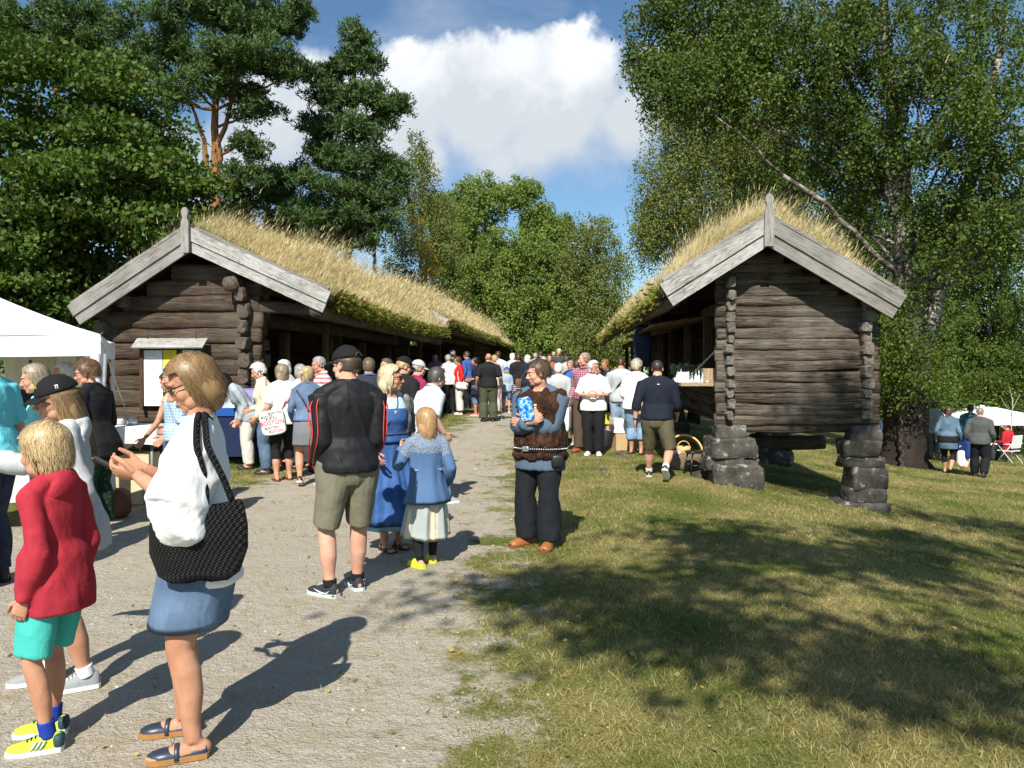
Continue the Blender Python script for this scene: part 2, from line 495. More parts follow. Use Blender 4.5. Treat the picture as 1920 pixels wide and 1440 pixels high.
# ================================================================== wood
def wood_mat(name, dark, mid, light, axis='X', grey=None, scale=1.0, lighten=0.5, rough=0.85, crack=0.6, bs=1.0):
    m, t, p, out = new_mat(name)
    co = objco(t)
    st = {'X': (0.55, 11, 11), 'Y': (11, 0.55, 11), 'Z': (11, 11, 0.55)}[axis]
    st = tuple(s * scale for s in st)
    mp = t.mapping(co, st)
    n1 = t.noise(mp, 2.2, 6, 0.65, 0.4)
    n2 = t.noise(mp, 7.0, 5, 0.7, 0.2)
    n3 = t.noise(co, 1.1, 4, 0.6)
    c = t.ramp(n1, [(0.25, dark), (0.5, mid), (0.75, light)])
    cr = t.ramp(n2, [(0.40, 1.0), (0.49, 0.0)])
    c = t.mix(t.math('MULTIPLY', cr, crack), c, tuple(x * 0.25 for x in dark))
    if grey is not None:
        c = t.mix(t.ramp(n3, [(0.45, 0.0), (0.7, lighten)]), c, grey)
    h = t.math('ADD', t.math('MULTIPLY', n1, 0.6), t.math('MULTIPLY', n2, 0.7))
    setp(t, p, c, rough, 0.2, h, bs, 0.03)
    return m
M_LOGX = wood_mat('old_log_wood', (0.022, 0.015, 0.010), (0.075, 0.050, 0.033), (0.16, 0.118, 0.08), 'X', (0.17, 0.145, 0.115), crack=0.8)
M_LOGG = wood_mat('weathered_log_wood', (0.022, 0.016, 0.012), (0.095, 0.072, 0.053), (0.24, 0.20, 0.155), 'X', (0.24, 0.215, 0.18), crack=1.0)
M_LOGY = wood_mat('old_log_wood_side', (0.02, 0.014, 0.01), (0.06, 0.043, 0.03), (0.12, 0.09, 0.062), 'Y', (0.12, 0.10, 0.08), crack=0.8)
M_LOGZ = wood_mat('old_post_wood', (0.035, 0.024, 0.015), (0.10, 0.07, 0.045), (0.2, 0.15, 0.1), 'Z')
M_END = wood_mat('log_end_wood', (0.05, 0.038, 0.027), (0.13, 0.10, 0.072), (0.26, 0.21, 0.155), 'Y', (0.2, 0.18, 0.15), 1.4)
M_ENDG = wood_mat('grey_log_end_wood', (0.07, 0.06, 0.048), (0.2, 0.175, 0.14), (0.38, 0.34, 0.28), 'Y', (0.33, 0.31, 0.27), 1.4)
M_BARGE = wood_mat('weathered_grey_board', (0.15, 0.14, 0.125), (0.35, 0.34, 0.315), (0.52, 0.505, 0.48), 'X', (0.56, 0.55, 0.53), 1.9, 0.5, crack=1.0, bs=.3)
M_BARGE2 = wood_mat('dark_and_shaded_grey_board', (0.11, 0.10, 0.088), (0.215, 0.20, 0.18), (0.33, 0.315, 0.29), 'X', (0.36, 0.35, 0.33), 1.6, 0.6, crack=.6, bs=.4)  # dark board and bark tone; also paints the shaded slope of the left gable
M_FINIAL = wood_mat('grey_finial_wood', (0.2, 0.185, 0.165), (0.33, 0.315, 0.29), (0.45, 0.43, 0.40), 'Z')
M_BOARD = wood_mat('brown_shutter_board', (0.09, 0.052, 0.026), (0.19, 0.115, 0.06), (0.30, 0.19, 0.105), 'Y')
M_NEWW = wood_mat('fresh_plank', (0.30, 0.21, 0.12), (0.46, 0.34, 0.21), (0.58, 0.45, 0.30), 'Y', crack=0.2)
M_FLOORD = plain('dark_earth', (0.05, 0.04, 0.03), 0.95, 0.1)

def sod_mat():
    m, t, p, out = new_mat('roof_sod')
    co = geopos(t)
    n = t.noise(co, 1.3, 5, 0.6); f = t.noise(co, 26, 4, 0.7)
    c = t.mix(t.ramp(n, [(0.35, 0.0), (0.6, 1.0)]), (0.115, 0.115, 0.03), (0.27, 0.215, 0.095))
    c = t.mix(t.ramp(f, [(0.3, 0.7), (0.6, 0.0)]), c, (0.06, 0.045, 0.02))
    setp(t, p, c, 0.95, 0.1, f, 0.9, 0.03)
    return m
M_SOD = sod_mat()
M_ROOFGRASS = grass_mat('roof_dry_grass', (0.115, 0.135, 0.025), (0.22, 0.215, 0.055), (0.50, 0.39, 0.18), (0.78, 0.67, 0.40), 0.9, 0.26, 0.42, 0.35)
M_ROOFGREEN = grass_mat('roof_green_grass', (0.09, 0.125, 0.018), (0.19, 0.21, 0.04), (0.3, 0.26, 0.09), (0.42, 0.36, 0.16), 1.5, 0.42, 0.62, 0.3)
M_FERN = leaf_mat('roof_moss_fern', (0.085, 0.11, 0.014), (0.19, 0.21, 0.028), (0.10, 0.06, 0.02), 0.35, 0.6, 0.25)

def log(mb, a, b, r, seed, seg=14, n=16, flat=0.82, taper=0.0, rug=0.45):
    """a hewn log from a to b: uneven, slightly oval"""
    a = np.array(a, float); b = np.array(b, float)
    f = np.linspace(0, 1, n)
    P = a + (b - a) * f[:, None]
    rg = np.random.default_rng(seed)
    L = np.linalg.norm(b - a)
    nz = fbm(np.stack([f * L * 1.1 + seed * 7.1, f * 0 + seed, f * 0], -1), 2, seed) - 0.5
    P[:, 2] += nz * r * 0.30
    rr = r * (1 + 0.12 * (fbm(np.stack([f * L * 1.7, f * 0 + seed * 3.3, f * 0], -1), 2, seed + 50) - 0.5)) * (1 - taper * f)
    V, Q, T = tube(P, np.stack([rr, rr * flat], 1), seg, True, side=(0, 0, 1), sq=0.62)
    axis = unit(b - a); al = V @ axis
    rest = V - al[:, None] * axis
    nn = fbm(np.concatenate([rest * 16, ], 1) + axis * (al * 1.3)[:, None] + seed * 1.7, 3, seed) - 0.5
    ctr = np.concatenate([np.repeat(P, seg, 0), P[:1], P[-1:]])
    V = V + unit(V - ctr) * (nn * r * rug)[:, None]
    mb.add(V, Q, T)

AXIS = math.atan(100.0 / FPX)          # the huts run along the path, a little to the right

def plank(mb, pts, w, th, n):
    pass

def roof_z(d, ridge, half, slope): return ridge - slope * abs(d)

class Hut:
    """local frame: x across (right positive), y into the depth, z up; ridge line at x = 0"""
    def __init__(s, origin, rz, length, ridge, sl, sr, el, er, label, group, front_over=0.5, seed=1, sag=0.05):
        s.o = origin; s.rz = rz; s.L = length; s.ridge = ridge; s.sl = sl; s.sr = sr; s.el = el; s.er = er
        s.fo = front_over; s.seed = seed; s.sag = sag
        s.root = thing('log_hut', origin, rz, label, 'hut', group)
        c, sn = math.cos(rz), math.sin(rz)
        s.M = np.array([[c, -sn, 0], [sn, c, 0], [0, 0, 1.0]])
    def world(s, P): return np.asarray(P) @ s.M.T + np.array(s.o)
    def top(s, x, y):
        """underside of the roof"""
        x = np.asarray(x, float); y = np.asarray(y, float)
        f = np.clip(y / s.L, 0, 1)
        sagz = -s.sag * 4 * f * (1 - f)
        return s.ridge - np.where(x < 0, s.sl * -x, s.sr * x) + sagz
    def roof(s, thick=0.19, green_eave=True, blades_n=30000, fern_n=2500, lean=(0.35, 0.0), gl=0.42, ridge_first=False, fern_left=False, gable_back=True):
        # boards
        y0, y1 = -s.fo + 0.03, s.L + 0.25
        nx, ny = 14, 40
        def sheet(off, jit, e):
            xs = np.concatenate([np.linspace(-s.el - e, 0, nx), np.linspace(0, s.er + e, nx)[1:]])
            ys = np.linspace(y0, y1, ny)
            X, Y = np.meshgrid(xs, ys)
            Z = s.top(X, Y) + off
            if jit:
                wv = s.world(np.stack([X, Y, Z], -1))
                Z = Z + jit * (fbm(wv * 1.6, 3, 3) - 0.42)
            return X, Y, Z
        def slab(lo, hi, jit, e):
            X, Y, Zl = sheet(lo, 0, e); _, _, Zh = sheet(hi, jit, e)
            k = X.shape[1]; n = X.size
            V = np.concatenate([np.stack([X, Y, Zl], -1).reshape(-1, 3), np.stack([X, Y, Zh], -1).reshape(-1, 3)])
            i = (np.arange(ny - 1)[:, None] * k + np.arange(k - 1)[None, :])
            qh = np.stack([i, i + 1, i + k + 1, i + k], -1).reshape(-1, 4)
            Q = [qh[:, ::-1], qh + n]
            a = np.arange(k - 1); Q.append(np.stack([a, a + 1, a + 1 + n, a + n], 1))
            a = (ny - 1) * k + np.arange(k - 1); Q.append(np.stack([a + 1, a, a + n, a + 1 + n], 1))
            a = np.arange(ny - 1) * k; Q.append(np.stack([a + k, a, a + n, a + k + n], 1))
            a = np.arange(ny - 1) * k + k - 1; Q.append(np.stack([a, a + k, a + k + n, a + n], 1))
            return V, np.concatenate(Q)
        V, Q = slab(0.0, 0.045, 0, 0.0)
        rf = obj('roof_boards', raw_mesh('roof_boards', V, Q), M_LOGY, s.root)
        V, Q = slab(0.049, thick, 0.16, 0.03)
        sod = obj('sod', raw_mesh('sod', V, Q, smooth=True), M_SOD, rf)
        # grass of the roof
        rng = np.random.default_rng(s.seed)
        n = blades_n
        def scatter(n, x0, x1, ya, yb, pw=1.0):
            x = rng.uniform(x0, x1, n)
            y = ya + (yb - ya) * rng.uniform(0, 1, n) ** pw
            z = s.top(x, y) + thick * 0.9
            return np.stack([x, y, z], 1)
        P = scatter(n, -s.el - 0.05, s.er + 0.05, -s.fo + 0.1, s.L + 0.2, 1.55)
        wv = s.world(P)
        clump = fbm(wv * 1.5, 3, 8)
        edge = np.minimum((P[:, 0] + s.el) / max(s.el, .1), (s.er - P[:, 0]) / s.er)       # 0 at an eave, 1 at the ridge
        frontd = np.clip((P[:, 1] + s.fo) / 0.9, 0.25, 1)
        dryp = np.clip(edge * 2.2, 0.35, 1.0) * (0.35 + 1.1 * clump) * frontd
        H = gl * dryp * rng.uniform(0.40, 1.1, n) * np.where(rng.uniform(0, 1, n) < .10, 1.5, 1)
        Y = wv[:, 1]
        Wd = 0.0035 * rng.uniform(0.7, 1.3, n) * np.clip(Y / 11, 0.9, 3)
        lx = np.array([lean[0], lean[1], 0]) @ np.linalg.inv(s.M).T
        ln = lx[None, :] * rng.uniform(0.4, 1.4, (n, 1)) + rng.normal(0, 0.22, (n, 3)) * np.array([1, 1, 0])
        Vb, Qb, Tb = blades(P, H, Wd, ln, rng, 0.7, 3)
        mb = MB(); mb.add(Vb, Qb, Tb)
        # seed heads: thin feathery tips
        k = rng.uniform(0, 1, n) < 0.33
        tip = P[k] + np.array([0, 0, 1.0]) * (H[k] * 0.75)[:, None] + ln[k] * H[k][:, None]
        m2 = len(tip)
        mb.add(*blades(tip - np.array([0, 0, .05]), np.full(m2, 0.13) * rng.uniform(.6, 1.2, m2), Wd[k] * 2.2, ln[k] * 0.9, rng, 0.3, 2))
        g1 = mb.build('dry_grass', M_ROOFGRASS, sod); tag(g1, kind='stuff')
        # short green grass
        n = blades_n // 2
        P = scatter(n, -s.el - 0.06, s.er + 0.06, -s.fo + 0.05, s.L + 0.2, 1.5)
        wv = s.world(P)
        H = 0.13 * rng.uniform(0.4, 1.4, n) * (0.6 + 0.8 * fbm(wv * 2, 2, 4))
        ln = rng.normal(0, 0.5, (n, 3)) * np.array([1, 1, 0])
        g2 = obj('green_grass', raw_mesh('green_grass', *blades(P, H, 0.006 * np.clip(wv[:, 1] / 11, 0.9, 3), ln, rng, 0.4, 2)), M_ROOFGREEN, sod); tag(g2, kind='stuff')
        # moss and fern along the eave
        n = fern_n
        if n:
            sd = -1 if fern_left else 1
            e = s.el if fern_left else s.er
            y = -s.fo + 0.25 + (s.L + s.fo - 0.1) * rng.uniform(0, 1, n) ** 1.3
            cl = vnoise(np.stack([y * 1.6, y * 0 + 3, y * 0], -1), 7)
            x = sd * (e + rng.normal(0.02, 0.07, n))
            z = s.top(np.full(n, sd * e), y) + rng.uniform(-0.06, 0.24, n)
            P = np.stack([x, y, z], 1)
            kk = rng.uniform(0, 1, n) < (0.25 + cl)
            P = P[kk]; m3 = len(P)
            D = np.stack([sd * rng.uniform(0.2, 1, m3), rng.normal(0, 0.5, m3), rng.uniform(-0.7, 0.5, m3)], 1)
            fV, fQ = leaf_quads(P, rng.uniform(0.05, 0.13, m3), D, rng, 0.4)
            obj('moss_fern', raw_mesh('moss_fern', fV, fQ), M_FERN, sod, kind='stuff')
        return rf
    def barge(s, wid=0.36, thick=0.05, mats=None, y=None, name='barge_board', both=True, over=0.05, finial=True, back=False):
        """two lapped planks on each slope of the gable, and the post at the apex"""
        yb = -s.fo if y is None else y
        mats = mats or (M_BARGE, M_BARGE)
        for k, (sd, sl, e) in enumerate(((-1, s.sl, s.el + over), (1, s.sr, s.er + over))):
            ang = math.atan(sl)
            dirx = np.array([sd * math.cos(ang), 0, -math.sin(ang)])
            nrm = np.array([sd * math.sin(ang), 0, math.cos(ang)])
            Ls = e / math.cos(ang)
            ho = 0.215                                     # top edge a little above the sod
            top0 = np.array([0, yb, s.ridge + ho])
            par = None
            for j in range(2):
                mb = MB()
                w0 = j * wid * 0.47; w1 = w0 + wid * 0.53
                yy = yb - 0.028 * (1 - j)
                n = 22
                f = np.linspace(0, 1, n)
                rows = []
                rg = np.random.default_rng(s.seed * 10 + k * 2 + j)
                for (wv, dy) in ((w0, 0), (w1, 0), (w1, thick), (w0, thick)):
                    wob = (fbm(np.stack([f * Ls * 3.2, f * 0 + wv * 9 + k, f * 0 + s.seed], -1), 3, 3) - 0.5)
                    amp = 0.05 if (wv == w0 and j == 0) else 0.006
                    # apex end vertical, lower end square to the plank
                    p0x = 0.02
                    st = (-wv) * math.tan(ang) if True else 0
                    tt = np.abs(st) + p0x + (Ls - np.abs(st) - p0x) * f
                    P = top0 + dirx * tt[:, None] - nrm * (wv + amp * wob)[:, None]
                    # keep the apex cut vertical
                    P[0, 0] = sd * p0x
                    P[:, 1] = yy + dy
                    rows.append(P)
                V = np.stack(rows, 1).reshape(-1, 3)
                b = np.arange(n - 1)[:, None] * 4
                Q = np.concatenate([np.concatenate([b + a, b + (a + 1) % 4, b + 4 + (a + 1) % 4, b + 4 + a], 1) for a in range(4)])
                Q = np.concatenate([Q, [[0, 3, 2, 1], [4 * n - 4, 4 * n - 3, 4 * n - 2, 4 * n - 1]]])
                # object axes along the plank so that the grain follows it
                rot = Matrix(((dirx[0], 0, nrm[0]), (0, 1, 0), (dirx[2], 0, nrm[2])))
                if rot.determinant() < 0: rot = Matrix(((-dirx[0], 0, nrm[0]), (0, 1, 0), (-dirx[2], 0, nrm[2])))
                Rm = np.array(rot)
                Vl = (V - top0) @ Rm
                me = raw_mesh(name, Vl, Q)
                ob = obj(name, me, mats[k], s.root)
                ob.matrix_local = Matrix.Translation(Vector(top0)) @ rot.to_4x4()
        if finial:
            mb = MB()
            h = 0.62; w = 0.13
            yb2 = yb - 0.065
            zc = s.ridge + 0.215 - 0.44
            prof = [(0, .5), (0.48, .5), (0.52, 0.38), (0.56, 0.30), (0.6, 0.33), (0.63, 0.42), (0.67, 0.42), (0.71, .30), (.73, 0.1)]
            n = len(prof)
            V = []
            for (a, b) in prof:
                hw = w * b; z = zc + a
                V += [(-hw, yb2 - .03, z), (hw, yb2 - .03, z), (hw, yb2 + .03, z), (-hw, yb2 + .03, z)]
            b = np.arange(n - 1)[:, None] * 4
            Q = np.concatenate([np.concatenate([b + a, b + (a + 1) % 4, b + 4 + (a + 1) % 4, b + 4 + a], 1) for a in range(4)])
            Q = np.concatenate([Q, [[0, 3, 2, 1], [4 * n - 4, 4 * n - 3, 4 * n - 2, 4 * n - 1]]])
            obj('finial', raw_mesh('finial', V, Q), M_FINIAL, s.root)
    def bark_edge(s, y=None):
        """rolled birch bark showing along the top of the barge boards"""
        yb = (-s.fo if y is None else y) + 0.01
        mb = MB()
        for sd, sl, e in ((-1, s.sl, s.el), (1, s.sr, s.er)):
            n = 26
            f = np.linspace(0.05, 1.0, n)
            x = sd * e * f
            z = s.ridge + 0.235 - sl * np.abs(x) + 0.03 * (fbm(np.stack([x * 5, x * 0 + s.seed, x * 0], -1), 3, 6) - 0.5)
            r = 0.022 + 0.02 * fbm(np.stack([x * 4, x * 0 + 5, x * 0], -1), 2, 12)
            mb.tube(np.stack([x, np.full(n, yb), z], 1), r, 6)
        mb.build('bark_edge', M_BARGE2, s.root)
# ================================================================== trees
def leaf_quads(P, size, D, rng, aspect=0.55):
    """one pointed leaf per point: D is the way it points"""
    n = len(P); D = unit(D)
    rv = unit(rng.normal(0, 1, (n, 3)))
    S = unit(np.cross(D, rv)) * (np.asarray(size) * aspect * 0.5)[:, None]
    L = D * np.asarray(size)[:, None]
    V = np.stack([P, P + L * 0.45 + S, P + L, P + L * 0.45 - S], 1).reshape(-1, 3)
    Q = np.arange(n * 4).reshape(-1, 4)
    return V, Q

pebbles()
def bark_mat(name, kind):
    m, t, p, out = new_mat(name)
    co = objco(t)
    if kind == 'birch':
        n = t.noise(t.mapping(co, (2.5, 2.5, 7)), 1.6, 5, 0.65, 0.5)
        v = t.noise(t.mapping(co, (1.2, 1.2, 0.5)), 2.2, 4, 0.65, 0.3)
        sepz = t.node('ShaderNodeSeparateXYZ', inp={0: co})
        low = t.node('ShaderNodeMapRange', inp={0: sepz.outputs['Z'], 1: 0.3, 2: 4.0, 3: 0.34, 4: 0.0})
        k = t.math('ADD', t.math('MULTIPLY', t.math('ADD', n, v), 0.5), low.outputs[0])
        c = t.ramp(k, [(0.40, (0.38, 0.36, 0.33)), (0.47, (0.22, 0.20, 0.17)), (0.54, (0.06, 0.05, 0.04)), (0.8, (0.025, 0.02, 0.016))])
        h = t.math('SUBTRACT', 1.0, k)
    elif kind == 'pine':
        v = t.node('ShaderNodeTexVoronoi', inp={'Vector': t.mapping(co, (5, 5, 1.6)), 'Scale': 2.2})
        sepz = t.node('ShaderNodeSeparateXYZ', inp={0: co})
        hi = t.node('ShaderNodeMapRange', inp={0: sepz.outputs['Z'], 1: 2.0, 2: 7.0})
        n = t.noise(co, 3.0, 4)
        lowc = t.mix(n, (0.055, 0.04, 0.032), (0.13, 0.095, 0.072))
        upc = t.mix(n, (0.16, 0.075, 0.032), (0.33, 0.165, 0.075))
        c = t.mix(hi.outputs[0], lowc, upc)
        c = t.mix(t.ramp(v.outputs['Distance'], [(0.0, 0.6), (0.25, 0.0)]), c, (0.03, 0.02, 0.015))
        h = v.outputs['Distance']
    else:
        n = t.noise(t.mapping(co, (6, 6, 1.2)), 2.0, 5, 0.65, 0.3)
        c = t.ramp(n, [(0.3, (0.025, 0.02, 0.016)), (0.7, (0.11, 0.09, 0.07))]); h = n
    setp(t, p, c, 0.9, 0.15, h, 0.9, 0.05)
    return m
BK = {k: bark_mat(k + '_bark', k) for k in ('birch', 'pine', 'dark')}
M_MAPLE = leaf_mat('maple_leaf', (0.027, 0.062, 0.010), (0.078, 0.130, 0.021), (0.15, 0.13, 0.035), 0.25, 0.5, 0.03)
M_BIRCH = leaf_mat('birch_leaf', (0.038, 0.068, 0.012), (0.086, 0.128, 0.025), (0.22, 0.21, 0.05), 0.30, 0.45, 0.03)
M_BIRCHP = leaf_mat('pale_birch_leaf', (0.085, 0.135, 0.024), (0.17, 0.23, 0.05), (0.22, 0.24, 0.06), 0.32, 0.45, 0.03)
M_BIRCHY = leaf_mat('yellowing_birch_leaf', (0.085, 0.115, 0.024), (0.17, 0.20, 0.055), (0.30, 0.23, 0.04), 0.32, 0.45, 0.025)
M_YELLOW = leaf_mat('yellow_leaf', (0.30, 0.19, 0.03), (0.45, 0.30, 0.05), (0.16, 0.17, 0.03), 0.35, 0.45, 0.25)
M_SPRUCE = leaf_mat('spruce_needle', (0.014, 0.032, 0.012), (0.032, 0.060, 0.020), None, 0.1, 0.5)
M_PINE = leaf_mat('pine_needle', (0.026, 0.060, 0.020), (0.075, 0.125, 0.036), (0.10, 0.12, 0.03), 0.15, 0.45, 0.03)
M_BUSH = leaf_mat('shrub_leaf', (0.032, 0.058, 0.010), (0.095, 0.140, 0.020), (0.2, 0.22, 0.04), 0.35, 0.45, 0.05)

def ell_points(rng, c, r, n, shell=0.45):
    d = unit(rng.normal(0, 1, (n, 3)))
    rad = rng.uniform(0, 1, n) ** shell
    return np.array(c) + d * rad[:, None] * np.array(r), d * rad[:, None]

def limb(mb, a, b, r0, r1, rng, n=7, wob=0.06, seg=7, sag=0.0):
    a = np.array(a, float); b = np.array(b, float)
    f = np.linspace(0, 1, n)[:, None]
    L = np.linalg.norm(b - a)
    off = np.cumsum(rng.normal(0, 1, (n, 3)), 0) * wob * L / n ** 0.5 * 0.6
    off = off - off[:1] - (off[-1:] - off[:1]) * f
    P = a + (b - a) * f + off
    P[:, 2] += sag * L * (f[:, 0] * (1 - f[:, 0])) * 4
    rr = r0 + (r1 - r0) * f[:, 0] ** 0.8
    mb.tube(P, rr, seg)
    return P

class Tree:
    """base in the world; crown lobes are given as (centre, radii, clusters) relative to the base"""
    def __init__(s, name, base, label, seed, group=None, cat='tree'):
        s.rng = np.random.default_rng(seed)
        s.root = thing(name, base, 0, label, cat, group); s.base = np.array(base)
        s.wood = MB(); s.V = []; s.n = 0; s.tips = []
    def trunk(s, pts, r0, r1, seg=12, flare=1.5):
        P = np.array(pts, float)
        t = np.linspace(0, 1, len(P)); tt = np.linspace(0, 1, 26)
        Pi = np.stack([np.interp(tt, t, P[:, k]) for k in range(3)], 1)
        for _ in range(3): Pi[1:-1] = (Pi[:-2] + 2 * Pi[1:-1] + Pi[2:]) / 4
        Pi[1:-1] += s.rng.normal(0, 0.03, (24, 3)) * np.array([1, 1, 0])
        rr = r0 + (r1 - r0) * tt ** 0.9
        rr = rr * (1 + (flare - 1) * np.exp(-tt * 22))
        V, Q, T = tube(Pi, rr, seg, True)
        V = V + 0.10 * r0 * (fbm(V * 2.2, 3, 5)[:, None] - 0.5) * 2
        s.wood.add(V, Q, T)
        s.tp = Pi; s.tr = rr
        return Pi
    def near_trunk(s, p, up=0.62):
        zt = max(0.2, min(p[2] * up, s.tp[-1][2]))
        i = int(np.argmin(np.abs(s.tp[:, 2] - zt)))
        return s.tp[i], s.tr[i]
    def lobe(s, c, r, ncl, leaves, size, crad=0.5, shell=0.4, droop=0.0, flat=0.6, up=0.55, gap=0.38, out=0.6, limbs=6, aspect=0.6, gapscale=0.55, lr=0.35):
        rng = s.rng
        P, dl = ell_points(rng, c, r, ncl * 2, shell)
        g = fbm((P + s.base) * gapscale, 2, 11)
        P = P[g > gap][:ncl]; dl = dl[g > gap][:ncl]
        P = P[P[:, 2] > 0.3]; dl = dl[:len(P)]
        c = np.array(c)
        if limbs:
            idx = rng.choice(len(P), min(limbs, len(P)), replace=False)
            a0, r0 = s.near_trunk(c, up)
            hub = c * 0.75 + a0 * 0.25
            limb(s.wood, a0, hub, r0 * lr, r0 * lr * 0.55, rng, 8, 0.10)
            for i in idx:
                limb(s.wood, hub + (P[i] - hub) * 0.0, P[i], r0 * lr * 0.42, 0.012, rng, 6, 0.14, 5)
        n = len(P) * leaves
        cl = np.repeat(np.arange(len(P)), leaves)
        if droop > 0:
            # hanging twigs: leaves strung down from each cluster
            tw = 6
            ti = rng.integers(0, tw, n)
            key = cl * tw + ti
            az = rng.uniform(0, 2 * np.pi, len(P) * tw); ln = rng.uniform(0.35, 1.0, len(P) * tw) * droop
            ro = rng.uniform(0.1, 1, len(P) * tw) * crad
            f = rng.uniform(0, 1, n)
            q = P[cl] + np.stack([np.cos(az[key]) * ro[key] * (0.4 + 0.6 * f), np.sin(az[key]) * ro[key] * (0.4 + 0.6 * f), -ln[key] * f ** 1.5 + 0.15], 1)
            q = q + rng.normal(0, 0.055, (n, 3)) * (1 + crad)
            D = np.stack([rng.normal(0, 0.6, n), rng.normal(0, 0.6, n), -np.abs(rng.normal(0.5, 0.5, n))], 1)
        else:
            d = rng.normal(0, 1, (n, 3)) * np.array([1, 1, flat]) * crad * 0.55
            q = P[cl] + d
            # the leaves of a clump face outward and up, tips drooping
            D = unit(dl[cl]) * out + rng.normal(0, 0.55, (n, 3)) + np.array([0, 0, -0.25])
        sz = size * rng.uniform(0.65, 1.25, n)
        V, Q = leaf_quads(q, sz, D, rng, aspect)
        s.V.append(V)
        return P
    def pine_lobe(s, tips, tufts, size, spread, rng=None):
        """flat plates of up-turned needle tufts round each branch end"""
        rng = s.rng
        tips = np.asarray(tips, float)
        n = len(tips) * tufts
        k = np.repeat(np.arange(len(tips)), tufts)
        c = tips[k] + rng.normal(0, 1, (n, 3)) * np.array([spread, spread, spread * 0.58])
        c[:, 2] -= 0.10 * ((c[:, 0] - tips[k][:, 0]) ** 2 + (c[:, 1] - tips[k][:, 1]) ** 2) / max(spread, .1)
        per = 10
        kk = np.repeat(np.arange(n), per)
        D = np.stack([rng.normal(0, 0.7, n * per), rng.normal(0, 0.7, n * per), rng.normal(0.55, 0.55, n * per)], 1)
        q = c[kk] + rng.normal(0, 0.045, (n * per, 3))
        V, Q = leaf_quads(q, size * rng.uniform(0.6, 1.3, n * per), D, rng, 0.24)
        s.V.append(V)
    def done(s, bark, leaf, crown='crown'):
        s.tr_o = s.wood.build('trunk', BK[bark], s.root, smooth=True)
        V = np.concatenate(s.V)
        s.cr_o = obj(crown, raw_mesh(crown, V, np.arange(len(V)).reshape(-1, 4)), leaf, s.root)
        return s
def copy_tree(t, loc, rz, sc, label, group=None):
    r = t.root.copy(); COL.objects.link(r); r.location = loc; r.rotation_euler = (0, 0, rz); r.scale = (sc, sc, sc)
    r['label'] = label
    if group: r['group'] = group
    elif 'group' in r: del r['group']
    for ch in (t.tr_o, t.cr_o):
        c = ch.copy(); COL.objects.link(c); c.parent = r
    return r

def tbase(px, Y, dz=-0.1):
    x = (px - 960) / FPX * Y
    return (x, Y, hz(x, Y) + dz)
def rel(base, px, py, Y):
    return wpt(px, py, Y) - np.array(base)

# ---- the big maple behind the left hut
def maple():
    b = tbase(60, 20.5)
    t = Tree('maple_tree', b, 'broad bright green maple filling the left edge behind the left log hut', 11)
    t.trunk([(0, 0, 0), (0.1, 0, 2.5), (0, 0.1, 5), (-0.2, 0, 8)], 0.34, 0.08)
    for (px, py, Y, r, n) in [(50, 220, 19.5, 2.2, 60), (150, 235, 19.5, 1.9, 50), (225, 300, 19.5, 1.6, 44), (110, 350, 18.4, 2.1, 60), (10, 330, 18.6, 2.2, 55),
                              (300, 400, 19.5, 1.3, 34), (220, 450, 18.4, 1.7, 46), (110, 480, 17.8, 2.0, 54), (10, 490, 17.8, 2.0, 50), (270, 330, 21, 1.4, 34),
                              (60, 590, 18.2, 1.6, 40), (160, 560, 18.4, 1.5, 40), (-90, 380, 18.6, 2.6, 50), (-80, 230, 20, 2.4, 40), (340, 450, 20.5, 0.9, 22), (-60, 560, 18, 2, 40), (260, 235, 20.5, 1.1, 24), (180, 330, 18.2, 1.5, 36), (60, 420, 17.4, 1.5, 36), (330, 360, 20.5, .8, 16)]:
        c = rel(b, px, py, Y)
        t.lobe(c, (r, r, r * 0.9), int(n * .62), 210, 0.12, 0.62, 0.12, 0, 0.26, 0.6, 0.36, 0.9, 4, 0.95)
    t.done('dark', M_MAPLE)
maple()

# ---- Scots pines
def pine(px, Y, H, tiers, r0, label, seed, name='scots_pine', lean=0.0, forks=(), tuft=34, tsize=0.23, group=None, wx=1.0):
    b = tbase(px, Y)
    t = Tree(name, b, label, seed, group)
    rng = t.rng
    t.trunk([(0, 0, 0), (lean * .3, 0, H * .35), (lean * .5, .2, H * .6), (lean, 0, H)], r0, 0.05, 11, 1.3)
    for (zf, a0, zt, dx, dy, rr) in forks:
        i = int(zf * 25)
        limb(t.wood, t.tp[i], (dx, dy, zt), rr, 0.05, rng, 9, 0.08, 9)
    for (ppx, ppy, dY, rx, rz, n) in tiers:
        rx *= wx; ppx = px + (ppx - px) * (1 + (wx - 1) * .7)
        c = rel(b, ppx, ppy, Y + dY)
        zat = max(0.5, c[2] - 0.25 * abs(c[0]) - 0.4)
        i = int(np.argmin(np.abs(t.tp[:, 2] - zat)))
        a = t.tp[i]
        limb(t.wood, a, c, max(0.05, t.tr[i] * .5), 0.035, rng, 8, 0.10, 6)
        P, _ = ell_points(rng, c, (rx * .9, rx * 0.8, rz * 1.05), max(4, int(n * .72)), 0.4)
        for k in range(min(5, len(P))):
            limb(t.wood, c, P[k], 0.03, 0.012, rng, 5, 0.1, 4)
        t.pine_lobe(P, tuft, tsize, 0.26)
    return t.done('pine', M_PINE)
